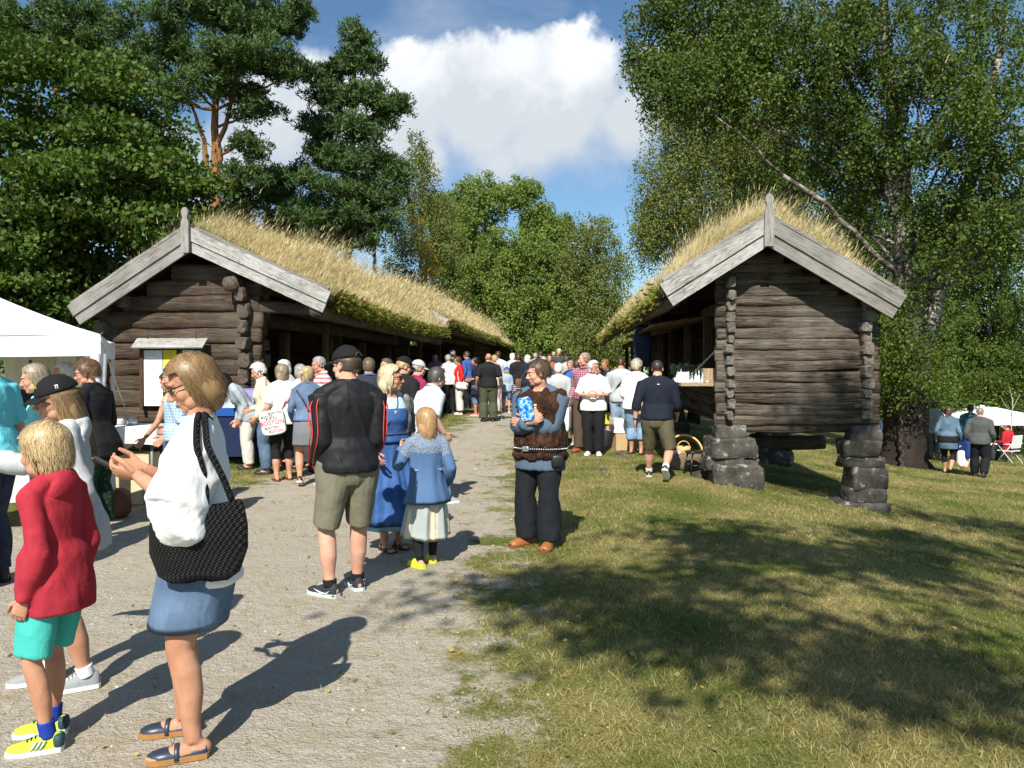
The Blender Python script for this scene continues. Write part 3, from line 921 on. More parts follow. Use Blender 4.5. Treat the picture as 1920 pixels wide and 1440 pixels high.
# tiers: photograph position of the foliage plate, depth offset, half width, half height, number of branch ends
pine(405, 34, 19.5, [(300, 60, 0, 2.0, 1.0, 26), (390, 20, 0, 2.2, 1.1, 30), (470, 50, 0, 2.0, 1.0, 26), (430, 110, -1, 2.4, 0.9, 30), (330, 120, 0, 1.8, 0.8, 22),
                     (520, 40, 0, 1.2, 0.8, 14), (560, 25, 0, 0.7, 0.4, 7), (500, 120, 0, 1.6, 0.6, 18), (550, 140, -.5, 0.9, 0.5, 10), (260, 130, 0, 1.3, 0.6, 12),
                     (240, 150, 0, 1.1, 0.5, 10), (370, 160, -1.2, 1.5, 0.5, 14), (450, 170, 1, 1.2, 0.4, 10), (410, -40, 0, 2.6, 1.2, 30), (480, 215, 0, 1.1, 0.35, 9), (330, 190, .5, 0.9, 0.4, 8), (460, 270, 0, 1.0, 0.5, 9), (470, 330, 0.5, 1.0, 0.6, 10)],
     0.36, 'tall scots pine with two bare forking trunks above the left hut gable', 21, wx=1.1, tuft=44, forks=[(0.42, 0, 12.5, -1.1, 0.2, 0.2), (0.55, 0, 14.5, 1.4, -.3, 0.14)])
pine(110, 37, 20, [(110, 20, 0, 2.4, 1.1, 30), (60, 55, 0, 2.2, 0.9, 24), (170, 60, 0, 2.0, 0.9, 24), (110, 90, -1, 2.3, 0.8, 26), (30, 75, 0, 1.3, 0.6, 12), (190, 100, 0, 1.3, 0.6, 12), (110, -50, 0, 2.6, 1.1, 26),
                   (20, 100, 0.5, 1.2, 0.5, 10), (150, 120, .5, 1.6, 0.5, 14), (0, 40, 1, 0.8, 0.8, 7)], 0.36, 'dark scots pine rising behind the maple at the upper left', 22)
pine(648, 36, 16.8, [(672, 75, 0, 0.8, 0.7, 14), (640, 130, 0, 1.1, 0.6, 16), (690, 120, 0, 0.9, 0.4, 10), (620, 190, 0, 1.2, 0.5, 15), (690, 180, -.5, 1.2, 0.45, 15), (735, 200, 0, 1.1, 0.35, 13), (765, 198, 0, 0.5, 0.25, 6),
                     (600, 150, 0, 0.7, 0.4, 8), (600, 240, 0, 1.3, 0.5, 16), (680, 245, -1, 1.4, 0.5, 18), (720, 230, 0, 0.8, 0.4, 8), (590, 300, 0, 1.2, 0.6, 16), (650, 300, -1, 1.5, 0.6, 18), (720, 315, 0, 1.5, 0.5, 18),
                     (760, 325, 0, 0.8, 0.5, 10), (600, 350, -1, 1.8, 0.6, 22), (690, 370, -.5, 1.7, 0.6, 20), (740, 365, 0, 1.0, 0.5, 12), (560, 400, 0, 1.8, 0.6, 18), (640, 410, -1, 1.7, 0.7, 22), (720, 410, 0, 1.2, 0.6, 12), (600, 440, 0, 1.8, 0.7, 20), (680, 440, 0, 1.4, 0.7, 16), (590, 260, 0, 0.6, 0.4, 6)],
     0.30, 'tall layered scots pine standing clear against the white cloud', 23, lean=0.55, wx=.8)
pine(540, 38, 9.6, [(500, 345, 0, 1.4, 0.8, 16), (550, 330, 0, 1.0, 0.6, 10), (450, 370, 0, 1.4, 0.8, 16), (540, 390, 0, 2.0, 0.9, 24), (470, 420, 0, 2.0, 0.9, 24), (400, 400, 1, 1.6, 0.8, 14), (590, 440, 0, 1.8, 0.8, 16), (530, 450, 0, 2, 0.8, 18)],
     0.2, 'small dark pine between the two tall pines above the sod roof', 24)
pine(702, 42, 13.5, [(700, 400, 0, 1.0, 0.4, 8), (725, 380, 0, 0.9, 0.4, 8), (690, 330, 0, 1.4, 0.6, 12), (710, 300, 0, 1.2, 0.6, 12)], 0.16, 'slender pine with an orange trunk beside the yellowing birch', 25)
pine(-40, 30, 14, [(-60, 60, 0, 1.6, 0.9, 16), (-20, 30, 0, 1.0, 0.8, 10), (-90, 140, 0, 1.5, 0.9, 12)], 0.25, 'pine at the far left edge behind the maple', 26)

# ---- birches at the end of the path
def birch(px, Y, lobes, H, r0, label, seed, leaf, size=0.13, droop=1.1, per=46, group=None, trunk_lean=0.2, crad=0.55, gap=0.36, bark='birch', name='birch_tree', limbs=5, shell=0.42, dens=1.0):
    b = tbase(px, Y)
    t = Tree(name, b, label, seed, group)
    t.trunk([(0, 0, 0), (trunk_lean * .4, 0, H * .4), (trunk_lean * .7, .1, H * .7), (trunk_lean, 0, H)], r0, 0.04, 10, 1.35)
    for (ppx, ppy, dY, rx, rz, n) in lobes:
        c = rel(b, ppx, ppy, Y + dY)
        t.lobe(c, (rx, rx * 0.9, rz), int(n * dens), per, size, crad, shell, droop, 0.6, 0.7, gap, 0.5, limbs, 0.62)
    return t.done(bark, leaf)
birch(905, 54, [(900, 370, 0, 1.9, 1.7, 60), (885, 440, 0, 2.6, 2.0, 90), (920, 500, -1, 2.9, 2.0, 95), (870, 540, 0, 2.7, 2.0, 80), (900, 600, -1, 3.0, 2.0, 90), (890, 660, 0, 3, 1.6, 60), (860, 480, 1, 2.0, 1.8, 50)],
      13.6, 0.2, 'pale green birch with a blunt top over the end of the left sod roof', 31, M_BIRCHP, 0.17, 0.9, 62, crad=0.6, gap=0.32, dens=2.0)
birch(985, 53, [(975, 375, 0, 1.7, 1.6, 60), (1000, 420, 0, 1.7, 1.6, 60), (980, 470, -1, 2.8, 1.9, 100), (960, 540, -1, 3.0, 2.0, 110), (1010, 560, -1.5, 3.0, 2.0, 110), (980, 630, -2, 3.4, 1.9, 110), (1030, 640, -1, 2.8, 1.7, 70), (940, 655, -1, 2.6, 1.4, 50)],
      13.6, 0.22, 'tallest leafy birch in the middle of the gap between the huts', 32, M_BIRCHP, 0.17, 0.9, 62, crad=0.6, gap=0.32, dens=2.0)
birch(1040, 57, [(1045, 430, 0, 1.2, 1.2, 40), (1035, 480, 0, 2.0, 1.7, 60), (1060, 540, 0, 2.2, 2.0, 70), (1060, 610, 0, 2.6, 2.0, 80), (1070, 660, -1, 2.6, 1.5, 60)],
      11.5, 0.16, 'narrow birch right of the tallest birch in the gap', 33, M_BIRCHP, 0.17, 0.9, 62, crad=0.6, gap=0.32, dens=2.0)
birch(1115, 50, [(1110, 440, 0, 1.7, 1.5, 50), (1090, 500, 0, 1.7, 1.6, 55), (1140, 500, 0, 1.5, 1.7, 45), (1110, 560, 0, 2.2, 1.8, 75), (1150, 580, 0, 1.6, 1.7, 45), (1100, 630, -1, 2.4, 1.7, 75), (1140, 650, 0, 2.4, 1.4, 60)],
      10.6, 0.17, 'weeping grey green birch just left of the right sod roof', 34, M_BIRCHY, 0.14, 1.5, 56, gap=0.36, dens=1.9)
birch(785, 47, [(785, 290, 0, 0.8, 1.3, 26), (800, 345, 0, 1.1, 1.4, 34), (770, 380, 0, 1.3, 1.3, 36), (815, 400, 0, 1.4, 1.4, 44), (780, 440, 0, 1.8, 1.4, 50), (830, 470, 0, 1.7, 1.6, 60), (760, 480, 0, 1.5, 1.2, 30), (820, 540, 0, 2.2, 1.5, 60), (750, 520, 0.5, 1.8, 1.2, 40)],
      13.5, 0.13, 'thin airy birch with a white stem right of the tall pine', 35, M_BIRCHY, 0.13, 1.1, 46, gap=0.34, dens=1.7)
birch(845, 58, [(840, 400, 0, 1.8, 1.6, 50), (850, 470, 0, 2.2, 1.7, 60), (840, 540, 0, 2.6, 2.0, 70), (860, 610, 0, 2.8, 1.9, 70)],
      11, 0.16, 'full birch behind the thin airy birch', 36, M_BIRCHP, 0.17, 0.9, 62, crad=0.6, gap=0.32, dens=2.0)
birch(798, 44, [(800, 470, 0, 0.45, 0.8, 12), (812, 500, 0, 0.5, 0.7, 10), (790, 430, 0, 0.35, 0.6, 7)], 7.5, 0.06, 'young tree with golden yellow leaves above the sod roof', 37, M_YELLOW, 0.11, 0.5, 36, limbs=3)

# ---- right side
def big_birch():
    b = tbase(1695, 21, -.3)
    t = Tree('birch_tree', b, 'huge old birch with a thick black and white trunk right of the right hut', 41)
    t.trunk([(0, 0, 0), (-0.05, 0, 3), (0.1, 0, 6), (-0.25, 0.1, 9), (-0.7, 0, 13)], 0.52, 0.10, 16, 1.7)
    V, Q, T = tube([(0.22, -.1, 0), (0.35, 0, 2.5), (0.9, .1, 5), (1.9, 0, 8.5), (2.6, 0, 12)], [0.36, .28, .24, .16, .06], 12)
    t.wood.add(V, Q, T)
    rng = t.rng
    limb(t.wood, (0, 0, 5.0), (-3.4, -.5, 7.8), 0.085, 0.05, rng, 10, 0.07, 9, 0.03)
    limb(t.wood, (-3.4, -.5, 7.8), (-5.2, -.8, 9.2), 0.05, 0.02, rng, 8, 0.08, 7)
    limb(t.wood, (0, 0, 6.2), (-1.5, .5, 11), 0.16, 0.05, rng, 9, 0.06, 8)
    limb(t.wood, (0.6, 0, 4.2), (3.0, .3, 7.0), 0.15, 0.05, rng, 9, 0.06, 8)
    for (px, py, Y, rx, rz, n) in [(1260, 70, 21, 1.3, 1.2, 80), (1330, 100, 20.5, 1.6, 1.4, 100), (1260, 150, 20.5, 1.0, 1.0, 60), (1400, 60, 21, 1.8, 1.4, 90), (1350, 190, 20.5, 1.5, 1.0, 75), (1440, 170, 21, 1.7, 1.2, 75),
                                   (1500, 60, 21, 2.0, 1.6, 85), (1600, 90, 20, 2.0, 1.6, 85), (1560, 200, 21, 1.8, 1.2, 60), (1700, 60, 20.5, 2.2, 1.7, 95), (1800, 120, 20, 1.8, 1.4, 60), (1720, 190, 19.5, 1.5, 1.2, 60), (1780, 260, 19.3, 1.5, 1.1, 75), (1860, 230, 20, 1.6, 1.2, 60),
                                   (1640, 280, 20.5, 1.3, 1.1, 50), (1840, 330, 19.5, 1.5, 1.1, 70), (1740, 350, 19.5, 1.2, 0.9, 45), (1560, 320, 22, 1.5, 1.0, 40), (1460, 330, 22, 1.4, 0.9, 36), (1890, 420, 19.5, 1.4, 1.1, 60), (1800, 440, 19.5, 1.2, 0.9, 44), (1300, -30, 21, 1.6, 1.2, 60), (1420, -60, 21, 2.2, 1.6, 60), (1600, -60, 21, 2.4, 1.7, 60), (1780, -40, 21, 2.2, 1.6, 60), (1600, 400, 21.5, 0.8, 0.6, 20), (1920, 60, 21, 1.6, 1.4, 45), (1215, 120, 21, 0.6, 0.8, 25)]:
        c = rel(b, px, py, Y)
        t.lobe(c, (rx, rx, rz), int(n * 1.2), 72, 0.088, 0.36, 0.42, 0.7, 0.6, 0.72, 0.36, 0.5, 5, 0.72, 0.8, 0.2)
    t.done('birch', M_BIRCH)
big_birch()
birch(1300, 29, [(1290, 230, 0, 1.5, 1.3, 60), (1330, 300, 0, 1.8, 1.4, 70), (1250, 330, 0, 1.2, 1.3, 46), (1290, 390, 0, 1.7, 1.2, 60), (1225, 400, 0, 0.8, 1.0, 26), (1370, 330, 0, 1.5, 1.2, 50), (1250, 440, 0, 1.2, 0.9, 34), (1380, 240, 0, 1.5, 1.2, 45), (1330, 430, 0, 1.6, 1.0, 40), (1210, 460, 0, 0.6, 0.8, 14)],
      11.5, 0.2, 'paler birch with hanging twigs behind the ridge of the right hut', 42, M_BIRCHY, 0.10, 1.3, 60, dens=1.9, gap=.34)
birch(1440, 31, [(1430, 260, 0, 2, 1.6, 60), (1480, 340, 0, 2.2, 1.5, 60), (1420, 400, 0, 2.2, 1.5, 55), (1530, 420, 0, 2.2, 1.5, 50), (1500, 240, 0, 2, 1.6, 40)],
      11, 0.2, 'dark birch behind the right roof ridge', 43, M_BIRCH, 0.13, 1.0, 56, dens=2, gap=.34)
birch(1640, 33, [(1640, 330, 0, 2.2, 1.6, 46), (1600, 430, 0, 2.2, 1.6, 50), (1680, 470, 0, 2.2, 1.7, 50), (1620, 540, 0, 2.4, 1.6, 60), (1700, 580, 0, 2.2, 1.6, 56), (1640, 650, 0, 2.4, 1.6, 60), (1560, 520, 1, 2.2, 1.6, 40), (1700, 700, 0, 2.0, 1.4, 50), (1650, 740, 0, 1.8, 1.2, 40)],
      11, 0.2, 'shady birch standing behind the thick trunk', 44, M_BIRCH, 0.13, 0.9, 56, dens=2, gap=.34)
def shrub(px, Y, lobes, label, seed, leaf, size=0.1, per=50, name='leafy_shrub', crad=0.45, group=None):
    b = tbase(px, Y)
    t = Tree(name, b, label, seed, group, 'shrub')
    t.trunk([(0, 0, 0), (0.05, 0, .4), (0, 0.05, .8), (0, 0, 1.3)], 0.06, 0.02, 7, 1.2)
    for (ppx, ppy, dY, rx, rz, n) in lobes:
        t.lobe(rel(b, ppx, ppy, Y + dY), (rx, rx, rz), n, per, size, crad, 0.45, 0, 0.7, 0.5, 0.3, 0.6, 3, 0.65)
    return t.done('dark', leaf)
shrub(1690, 20.2, [(1672, 600, 0, 0.55, 0.7, 26), (1700, 660, -.4, 0.55, 0.7, 26), (1660, 680, 0, 0.5, 0.7, 22), (1745, 690, -.5, 0.6, 0.7, 26), (1710, 560, 0, 0.5, 0.5, 16), (1690, 740, -.2, .45, .4, 12)], 'bright shoots sprouting round the thick birch trunk', 45, M_BUSH, 0.085)
def spruce(px, Y, H, rad, label, seed, group=None):
    b = tbase(px, Y)
    t = Tree('spruce_tree', b, label, seed, group)
    t.trunk([(0, 0, 0), (0, 0, H * .4), (0, 0, H * .7), (0, 0, H)], 0.2, 0.02, 8)
    rng = t.rng
    tips = []
    z = 0.5
    while z < H:
        R0 = rad * (1 - z / H) ** 0.8 + 0.15
        k = int(5 + 8 * R0 / rad)
        for a in rng.uniform(0, 2 * np.pi, k):
            for f in (0.45, 0.75, 1.0):
                tips.append((math.cos(a) * R0 * f * rng.uniform(.8, 1.1), math.sin(a) * R0 * f, z - 0.35 * R0 * f + rng.normal(0, .1)))
        z += 0.42
    tips = np.array(tips); n = len(tips)
    per = 40
    k = np.repeat(np.arange(n), per)
    q = tips[k] + rng.normal(0, 1, (n * per, 3)) * np.array([0.3, 0.3, 0.14])
    D = unit(tips[k] * np.array([1, 1, 0]) + 1e-6) + rng.normal(0, 0.5, (n * per, 3)) + np.array([0, 0, -.35])
    t.V.append(leaf_quads(q, 0.2 * rng.uniform(.6, 1.3, n * per), D, rng, 0.35)[0])
    return t.done('dark', M_SPRUCE)
sp = spruce(1800, 42, 11.5, 3.0, 'dark spruce behind the walking couple', 46)
copy_tree(sp, tbase(1740, 47), 1.1, 1.15, 'taller dark spruce left of the spruce behind the couple')
copy_tree(sp, tbase(1890, 46), 2.2, 0.8, 'short dark spruce at the right edge behind the white canopy')
copy_tree(sp, tbase(1600, 50), 3.2, 1.1, 'dark spruce hidden behind the right hut and the old birch')
bk = birch(1850, 40, [(1850, 420, 0, 3, 2.0, 70), (1800, 500, 0, 2.6, 1.8, 60), (1900, 520, 0, 2.8, 1.8, 50), (1850, 600, 0, 2.8, 1.8, 70), (1900, 640, 0, 2.4, 1.6, 40), (1780, 620, 0, 2.4, 1.6, 50), (1830, 690, 0, 2.6, 1.4, 60)],
      12, 0.2, 'leafy birch at the right edge above the white market canopy', 47, M_BIRCH, 0.14, 0.8, 56, dens=2, gap=.34)
shrub(1860, 38, [(1850, 730, 0, 1.3, 0.9, 36), (1900, 720, 0, 1.3, 1.1, 36), (1930, 690, 0, 1.2, 1.2, 30), (1800, 740, 0, 1.2, .8, 30), (1760, 745, 0, 1.2, .8, 30), (1880, 770, 0, 1.4, .7, 30)], 'yellow green hedge bush behind the white market canopy', 48, M_BUSH, 0.14)
shrub(1700, 37, [(1680, 740, 0, 1.4, 0.9, 36), (1730, 730, 0, 1.2, .9, 30), (1640, 750, 0, 1.3, .9, 30), (1770, 770, 0, 1.3, .7, 30), (1720, 790, 0, 1.2, .5, 24)], 'dark bush in the shade behind the old birch', 49, M_BIRCH, 0.14)
# a young bare stem by the canopy
mb = MB(); rg = np.random.default_rng(4)
bb = tbase(1898, 30, 0)
limb(mb, (0, 0, 0), (0.02, 0, 2.3), 0.035, 0.018, rg, 7, 0.03, 6)
for a, b_ in (((0.0, 0, 1.6), (-0.35, 0.1, 2.3)), ((0.01, 0, 1.8), (0.32, 0, 2.4)), ((0.02, 0, 2.2), (-0.1, 0, 2.7))): limb(mb, a, b_, 0.016, 0.006, rg, 5, 0.08, 5)
sap = mb.build('bare_sapling', plain('pale_bark', (0.36, 0.34, 0.3)), None, True); sap.location = bb
tag(sap, 'bare pale sapling standing against the hedge by the white canopy', 'tree')

# ---- the wood beyond everything
def far_wood():
    rng = np.random.default_rng(77)
    V = []
    n = 1500
    xs = rng.uniform(-95, 95, n); ys = rng.uniform(74, 96, n)
    zs = rng.uniform(0, 1, n) ** 0.8 * (6.5 + 3.0 * fbm(np.stack([xs * .12, ys * 0, xs * 0], -1), 2, 3)) * np.where(np.abs(xs) < 30, 0.95, 1.15)
    per = 80
    k = np.repeat(np.arange(n), per)
    c = np.stack([xs, ys, zs + terrain(xs, ys)], 1)
    q = c[k] + rng.normal(0, 1, (n * per, 3)) * np.array([1.3, 1.0, 0.8])
    D = rng.normal(0, 0.6, (n * per, 3)) + np.array([0, -.3, -.4])
    V, Q = leaf_quads(q, 0.42 * rng.uniform(.6, 1.3, n * per), D, rng, 0.6)
    obj('far_wood', raw_mesh('far_wood', V, Q), M_BIRCH, label='far green wood closing the view', kind='stuff')
far_wood()

# ---- the trees behind the viewer whose shade lies on the lawn
def shade_tree(base, lobes, label, seed):
    b = (base[0], base[1], hz(*base) - .1)
    t = Tree('birch_tree', b, label, seed)
    t.trunk([(0, 0, 0), (0, 0, 3), (.1, 0, 6), (0, 0, 10)], 0.25, 0.05, 10)
    for (x, y, z, rx, ry, rz_, n) in lobes:
        t.lobe(np.array((x, y, z)) - np.array(b), (rx, ry, rz_), int(n * 1.0), 46, 0.13, 0.6, 0.7, 0.5, 0.6, 0.7, 0.36, 0.5, 4, 0.7)
    t.done('birch', M_BIRCH)
# ================================================================== the huts
def gable_logs(h, x0, x1, z0, step, ext0, ext1, mat, seed, r=None, name='gable_wall', jitter=0.02):
    """front wall of notched logs, each cut to the slope of the roof"""
    mb = MB(); r = r or step * 0.53
    z = z0 + step / 2; i = 0
    rg = np.random.default_rng(seed)
    while True:
        # room under the roof at this height
        xl = -(h.ridge - z - r) / h.sl; xr = (h.ridge - z - r) / h.sr
        a = max(x0 - ext0 * (1 + rg.uniform(-.1, .1)), xl + 0.04); b = min(x1 + ext1 * (1 + rg.uniform(-.12, .12)), xr - 0.04)
        if b - a < 0.35: break
        log(mb, (a, 0, z + rg.normal(0, jitter * .3)), (b, 0, z + rg.normal(0, jitter * .3)), r * rg.uniform(0.96, 1.06), seed * 100 + i, 18, 44, 0.72, 0.0, 0.45 if step > .2 else .95)
        z += step; i += 1
    return mb.build(name, mat, h.root, True)
def side_ends(h, x, z0, z1, step, fwd, mat, seed, r, length=0.7, name='corner_log_ends', half=True):
    """ends of the side wall logs running out past the front wall"""
    mb = MB(); rg = np.random.default_rng(seed)
    z = z0 + (step if half else step / 2); i = 0
    while z < z1:
        f = fwd * rg.uniform(0.7, 1.15)
        rr = r * rg.uniform(0.85, 1.08)
        P = np.array([(x, length, z), (x, 0, z), (x, -f * .8, z), (x, -f, z)])
        mb_rad = np.array([(rr, rr * .8), (rr, rr * .8), (rr * .98, rr * .8), (rr * .86, rr * .7)])
        V, Q, T = tube(P + np.array([rg.normal(0, .016), 0, rg.normal(0, .01)]), mb_rad * rg.uniform(.85, 1.1, (1, 2)), 14, True, side=(0, 0, 1), sq=rg.uniform(.28, .6))
        V += 0.05 * (fbm(V * 14 + i * 3, 3, seed)[:, None] - .5) * np.array([1, 1.5, 1])
        mb.add(V, Q, T)
        z += step; i += 1
    return mb.build(name, mat, h.root, False)
def side_wall(h, x, y0, y1, z0, z1, step, mat, seed, name='side_wall'):
    mb = MB(); z = z0 + step; i = 0
    while z < z1:
        log(mb, (x, y0, z), (x, y1, z), step * .53, seed * 50 + i, 8, 26, 0.75); z += step; i += 1
    return mb.build(name, mat, h.root, True)

# ---- left hut (first of its row)
LH = Hut((-5.25, 13.5, 0.05), -AXIS, 11.9, 3.68, 0.635, 0.455, 1.98, 2.33, 'brown log hut with grassy sod roof and a notice board on its gable', 'sod roofed log huts', 0.5, 5, 0.10)
LH.roof(0.19, True, 110000, 5200, (0.5, 0.05), 0.80)
LH.barge(0.36, mats=(M_BARGE2, M_BARGE)); LH.bark_edge()  # left slope darker, right slope bright: lit and shaded sides put into the colour
gable_logs(LH, -1.66, 0.80, 0.12, 0.268, 0.25, 0.26, M_LOGX, 7)
side_ends(LH, 0.80, 0.12, 2.95, 0.268, 0.30, M_END, 3, 0.128)
side_ends(LH, -1.66, 0.12, 2.55, 0.268, 0.28, M_END, 4, 0.115)
mb = MB()
log(mb, (0.66, -0.42, 2.98), (0.66, 11.5, 2.98), 0.12, 31, 12, 14, 0.95)
log(mb, (-1.3, -0.2, 2.72), (-1.3, 11.5, 2.62), 0.11, 32, 10, 14, 0.95)
mb.build('purlin', M_END, LH.root, True)
mb = MB(); log(mb, (0.95, -0.02, 2.62), (2.05, -0.02, 2.56), 0.10, 33, 9, 10, 0.8); mb.build('eave_beam', M_LOGX, LH.root, True)
mb = MB(); log(mb, (2.10, -0.45, 2.52), (2.14, 11.9, 2.42), 0.11, 34, 9, 24, 0.9); mb.build('eave_log', M_LOGG, LH.root, True)
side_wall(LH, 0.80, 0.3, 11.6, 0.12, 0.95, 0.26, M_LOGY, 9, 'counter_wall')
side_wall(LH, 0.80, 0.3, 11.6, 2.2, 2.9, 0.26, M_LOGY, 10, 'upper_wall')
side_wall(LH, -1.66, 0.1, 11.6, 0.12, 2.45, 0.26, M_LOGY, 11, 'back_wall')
for yy, ww in ((11.7, 2.5), (5.9, 2.3)):
    mb = MB(); mb.box((-0.43, yy, 1.4), (ww, 0.12, 2.7)); mb.build('partition', M_LOGX, LH.root)
mb = MB(); mb.box((-0.43, 5.9, 0.09), (2.4, 11.5, 0.06)); mb.build('floor', M_FLOORD, LH.root)
for yy in (1.75, 4.6, 7.6, 10.6):
    mb = MB(); mb.box((0.80, yy, 1.55), (0.16, 0.16, 1.4)); mb.build('post', M_LOGZ, LH.root)
mb = MB(); mb.box((1.55, 1.9, 1.2), (0.10, 0.10, 2.46)); mb.build('post', M_LOGZ, LH.root)

# second hut of the left row: its roof stands a little higher, its gable boards show over the first roof
o2 = LH.world((0.0, 12.9, 0.36))
LH2 = Hut(tuple(o2), -AXIS - R(1.2), 15.5, 3.80, 0.60, 0.50, 2.0, 2.35, 'second sod roofed hut of the left row, grey gable boards poking over the first roof', 'sod roofed log huts', 0.45, 6, 0.08)
LH2.roof(0.19, True, 52000, 2600, (0.45, 0.05), 0.75)
LH2.barge(0.42)
gable_logs(LH2, -1.66, 0.80, 0.1, 0.30, 0.2, 0.2, M_LOGX, 17)
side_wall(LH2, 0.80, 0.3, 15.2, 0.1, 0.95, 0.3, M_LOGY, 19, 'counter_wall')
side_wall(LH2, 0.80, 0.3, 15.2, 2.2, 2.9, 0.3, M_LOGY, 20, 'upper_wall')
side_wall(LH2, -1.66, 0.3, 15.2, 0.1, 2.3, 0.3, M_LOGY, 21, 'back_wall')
mb = MB(); log(mb, (2.12, -0.3, 2.55), (2.12, 15.5, 2.50), 0.11, 35, 8, 20, 0.9); mb.build('eave_log', M_LOGG, LH2.root, True)
mb = MB(); mb.box((-0.43, 15.3, 1.3), (2.5, 0.12, 2.6)); mb.build('partition', M_LOGX, LH2.root)
for yy in (2.6, 6.5, 10.5):
    mb = MB(); mb.box((0.80, yy, 1.5), (0.16, 0.16, 1.4)); mb.build('post', M_LOGZ, LH2.root)

# third hut far down the left row
o3 = LH2.world((0.05, 16.2, 0.25))
LH3 = Hut(tuple(o3), -AXIS - R(2.0), 17, 3.35, 0.60, 0.50, 2.0, 2.2, 'farthest sod roofed log hut of the left row, only its grassy roof end showing', 'sod roofed log huts', 0.3, 7, 0.05)
LH3.roof(0.19, True, 22000, 600, (0.45, 0.0), 0.85)
gable_logs(LH3, -1.66, 0.80, 0.1, 0.30, 0.2, 0.2, M_LOGX, 27)
side_wall(LH3, 0.80, 0.3, 16.7, 0.1, 2.6, 0.3, M_LOGY, 29)
side_wall(LH3, -1.66, 0.3, 16.7, 0.1, 2.2, 0.3, M_LOGY, 30, 'back_wall')

# ---- right hut on its stone piers
RH = Hut((3.62, 11.7, 0.0), -AXIS, 8.6, 3.56, 0.635, 0.60, 1.45, 1.84, 'grey brown log storehouse with a grassy sod roof on stone piers right of the path', 'sod roofed log huts', 0.5, 8, 0.06)
RH.roof(0.19, True, 90000, 500, (0.42, 0.0), 0.78, fern_left=True)
RH.barge(0.36, mats=(M_BARGE, M_BARGE2)); RH.bark_edge()
gable_logs(RH, -0.42, 1.49, 0.80, 0.158, 0.20, 0.21, M_LOGG, 41, 0.086, jitter=0.03)
side_ends(RH, -0.44, 0.80, 3.0, 0.158, 0.26, M_ENDG, 43, 0.080)
side_ends(RH, 1.50, 0.80, 2.55, 0.158, 0.26, M_ENDG, 44, 0.084)
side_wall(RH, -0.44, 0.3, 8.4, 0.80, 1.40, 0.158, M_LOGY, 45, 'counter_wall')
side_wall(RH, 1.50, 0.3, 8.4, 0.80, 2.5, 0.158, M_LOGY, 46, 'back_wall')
mb = MB(); log(mb, (-1.28, -0.45, 2.62), (-1.30, 8.8, 2.60), 0.095, 47, 9, 22, 0.9); mb.build('eave_log', M_LOGG, RH.root, True)
for yy, ww in ((8.5, 1.9), (4.2, 1.86)):
    mb = MB(); mb.box((0.52, yy, 1.9), (ww, 0.1, 2.2)); mb.build('partition', M_LOGX, RH.root)
mb = MB(); mb.box((0.53, 4.25, 0.83), (1.86, 8.3, 0.08)); mb.build('floor', M_FLOORD, RH.root)
for yy in (1.7, 3.9, 6.2, 8.2):
    mb = MB(); mb.box((-0.44, yy, 1.98), (0.13, 0.13, 1.1)); mb.build('post', M_LOGZ, RH.root)
mb = MB(); mb.box((-0.46, 4.3, 2.56), (0.12, 8.2, 0.14)); mb.build('top_plate', M_LOGY, RH.root)
for y0, y1, tilt in ((1.8, 3.8, 0.16), (4.0, 6.1, 0.20), (6.3, 8.1, 0.12)):
    # hatches propped up under the eave
    mb = MB(); mb.box((0, 0, 0), (0.85, y1 - y0 - .1, 0.035), (0, -tilt, 0))
    o = mb.build('hatch', M_BOARD, RH.root); o.location = (-0.92, (y0 + y1) / 2, 2.44)
mb = MB()
mb.box((-0.80, 1.25, 1.395), (0.62, 2.3, 0.05)); mb.build('counter_shelf', M_NEWW, RH.root)
for yy in (0.5, 2.0):
    mb = MB(); limb(mb, (-0.52, yy, 0.95), (-1.0, yy, 1.36), .022, .022, np.random.default_rng(2), 3, 0, 6); mb.build('shelf_brace', M_LOGZ, RH.root)
# the chain that holds the shelf
mb = MB()
a = np.array((-0.50, 0.22, 1.98)); b = np.array((-1.02, 0.35, 1.43)); nl = 26
for i in range(nl):
    c = a + (b - a) * (i + .5) / nl
    d = unit(b - a); s1 = unit(np.cross(d, (0, 1, 0))); s2 = np.cross(d, s1)
    e = s1 if i % 2 else s2
    th = np.linspace(0, 2 * np.pi, 9)
    mb.tube(c + np.cos(th)[:, None] * d * 0.021 + np.sin(th)[:, None] * e * 0.011, 0.005, 5, False)
mb.build('chain', plain('iron', (0.12, 0.10, 0.085), 0.6, 0.5, 0.6), RH.root)

RH2o = RH.world((0.0, 9.2, 0.12))
RH2 = Hut(tuple(RH2o), -AXIS - R(0.3), 13.0, 3.55, 0.635, 0.60, 1.5, 1.84, 'far sod roofed hut behind the storehouse on the right, dry grass along its eave', 'sod roofed log huts', 0.2, 9, 0.08)
RH2.roof(0.19, True, 45000, 300, (0.35, 0.0), 0.78, fern_left=True)
gable_logs(RH2, -0.42, 1.49, 0.6, 0.2, 0.2, 0.2, M_LOGX, 51)
side_wall(RH2, -0.44, 0.3, 12.6, 0.6, 1.3, 0.2, M_LOGY, 55, 'counter_wall')
side_wall(RH2, -0.44, 0.3, 12.6, 2.2, 2.5, 0.2, M_LOGY, 57, 'upper_wall')
side_wall(RH2, 1.50, 0.3, 12.6, 0.6, 2.5, 0.2, M_LOGY, 56, 'back_wall')
mb = MB(); log(mb, (-1.32, -0.2, 2.60), (-1.34, 13, 2.55), 0.095, 58, 8, 22, 0.9); mb.build('eave_log', M_LOGG, RH2.root, True)
for yy in (1.5, 4.5, 8.0, 11):
    mb = MB(); mb.box((-0.44, yy, 1.8), (0.13, 0.13, 1.2)); mb.build('post', M_LOGZ, RH2.root)

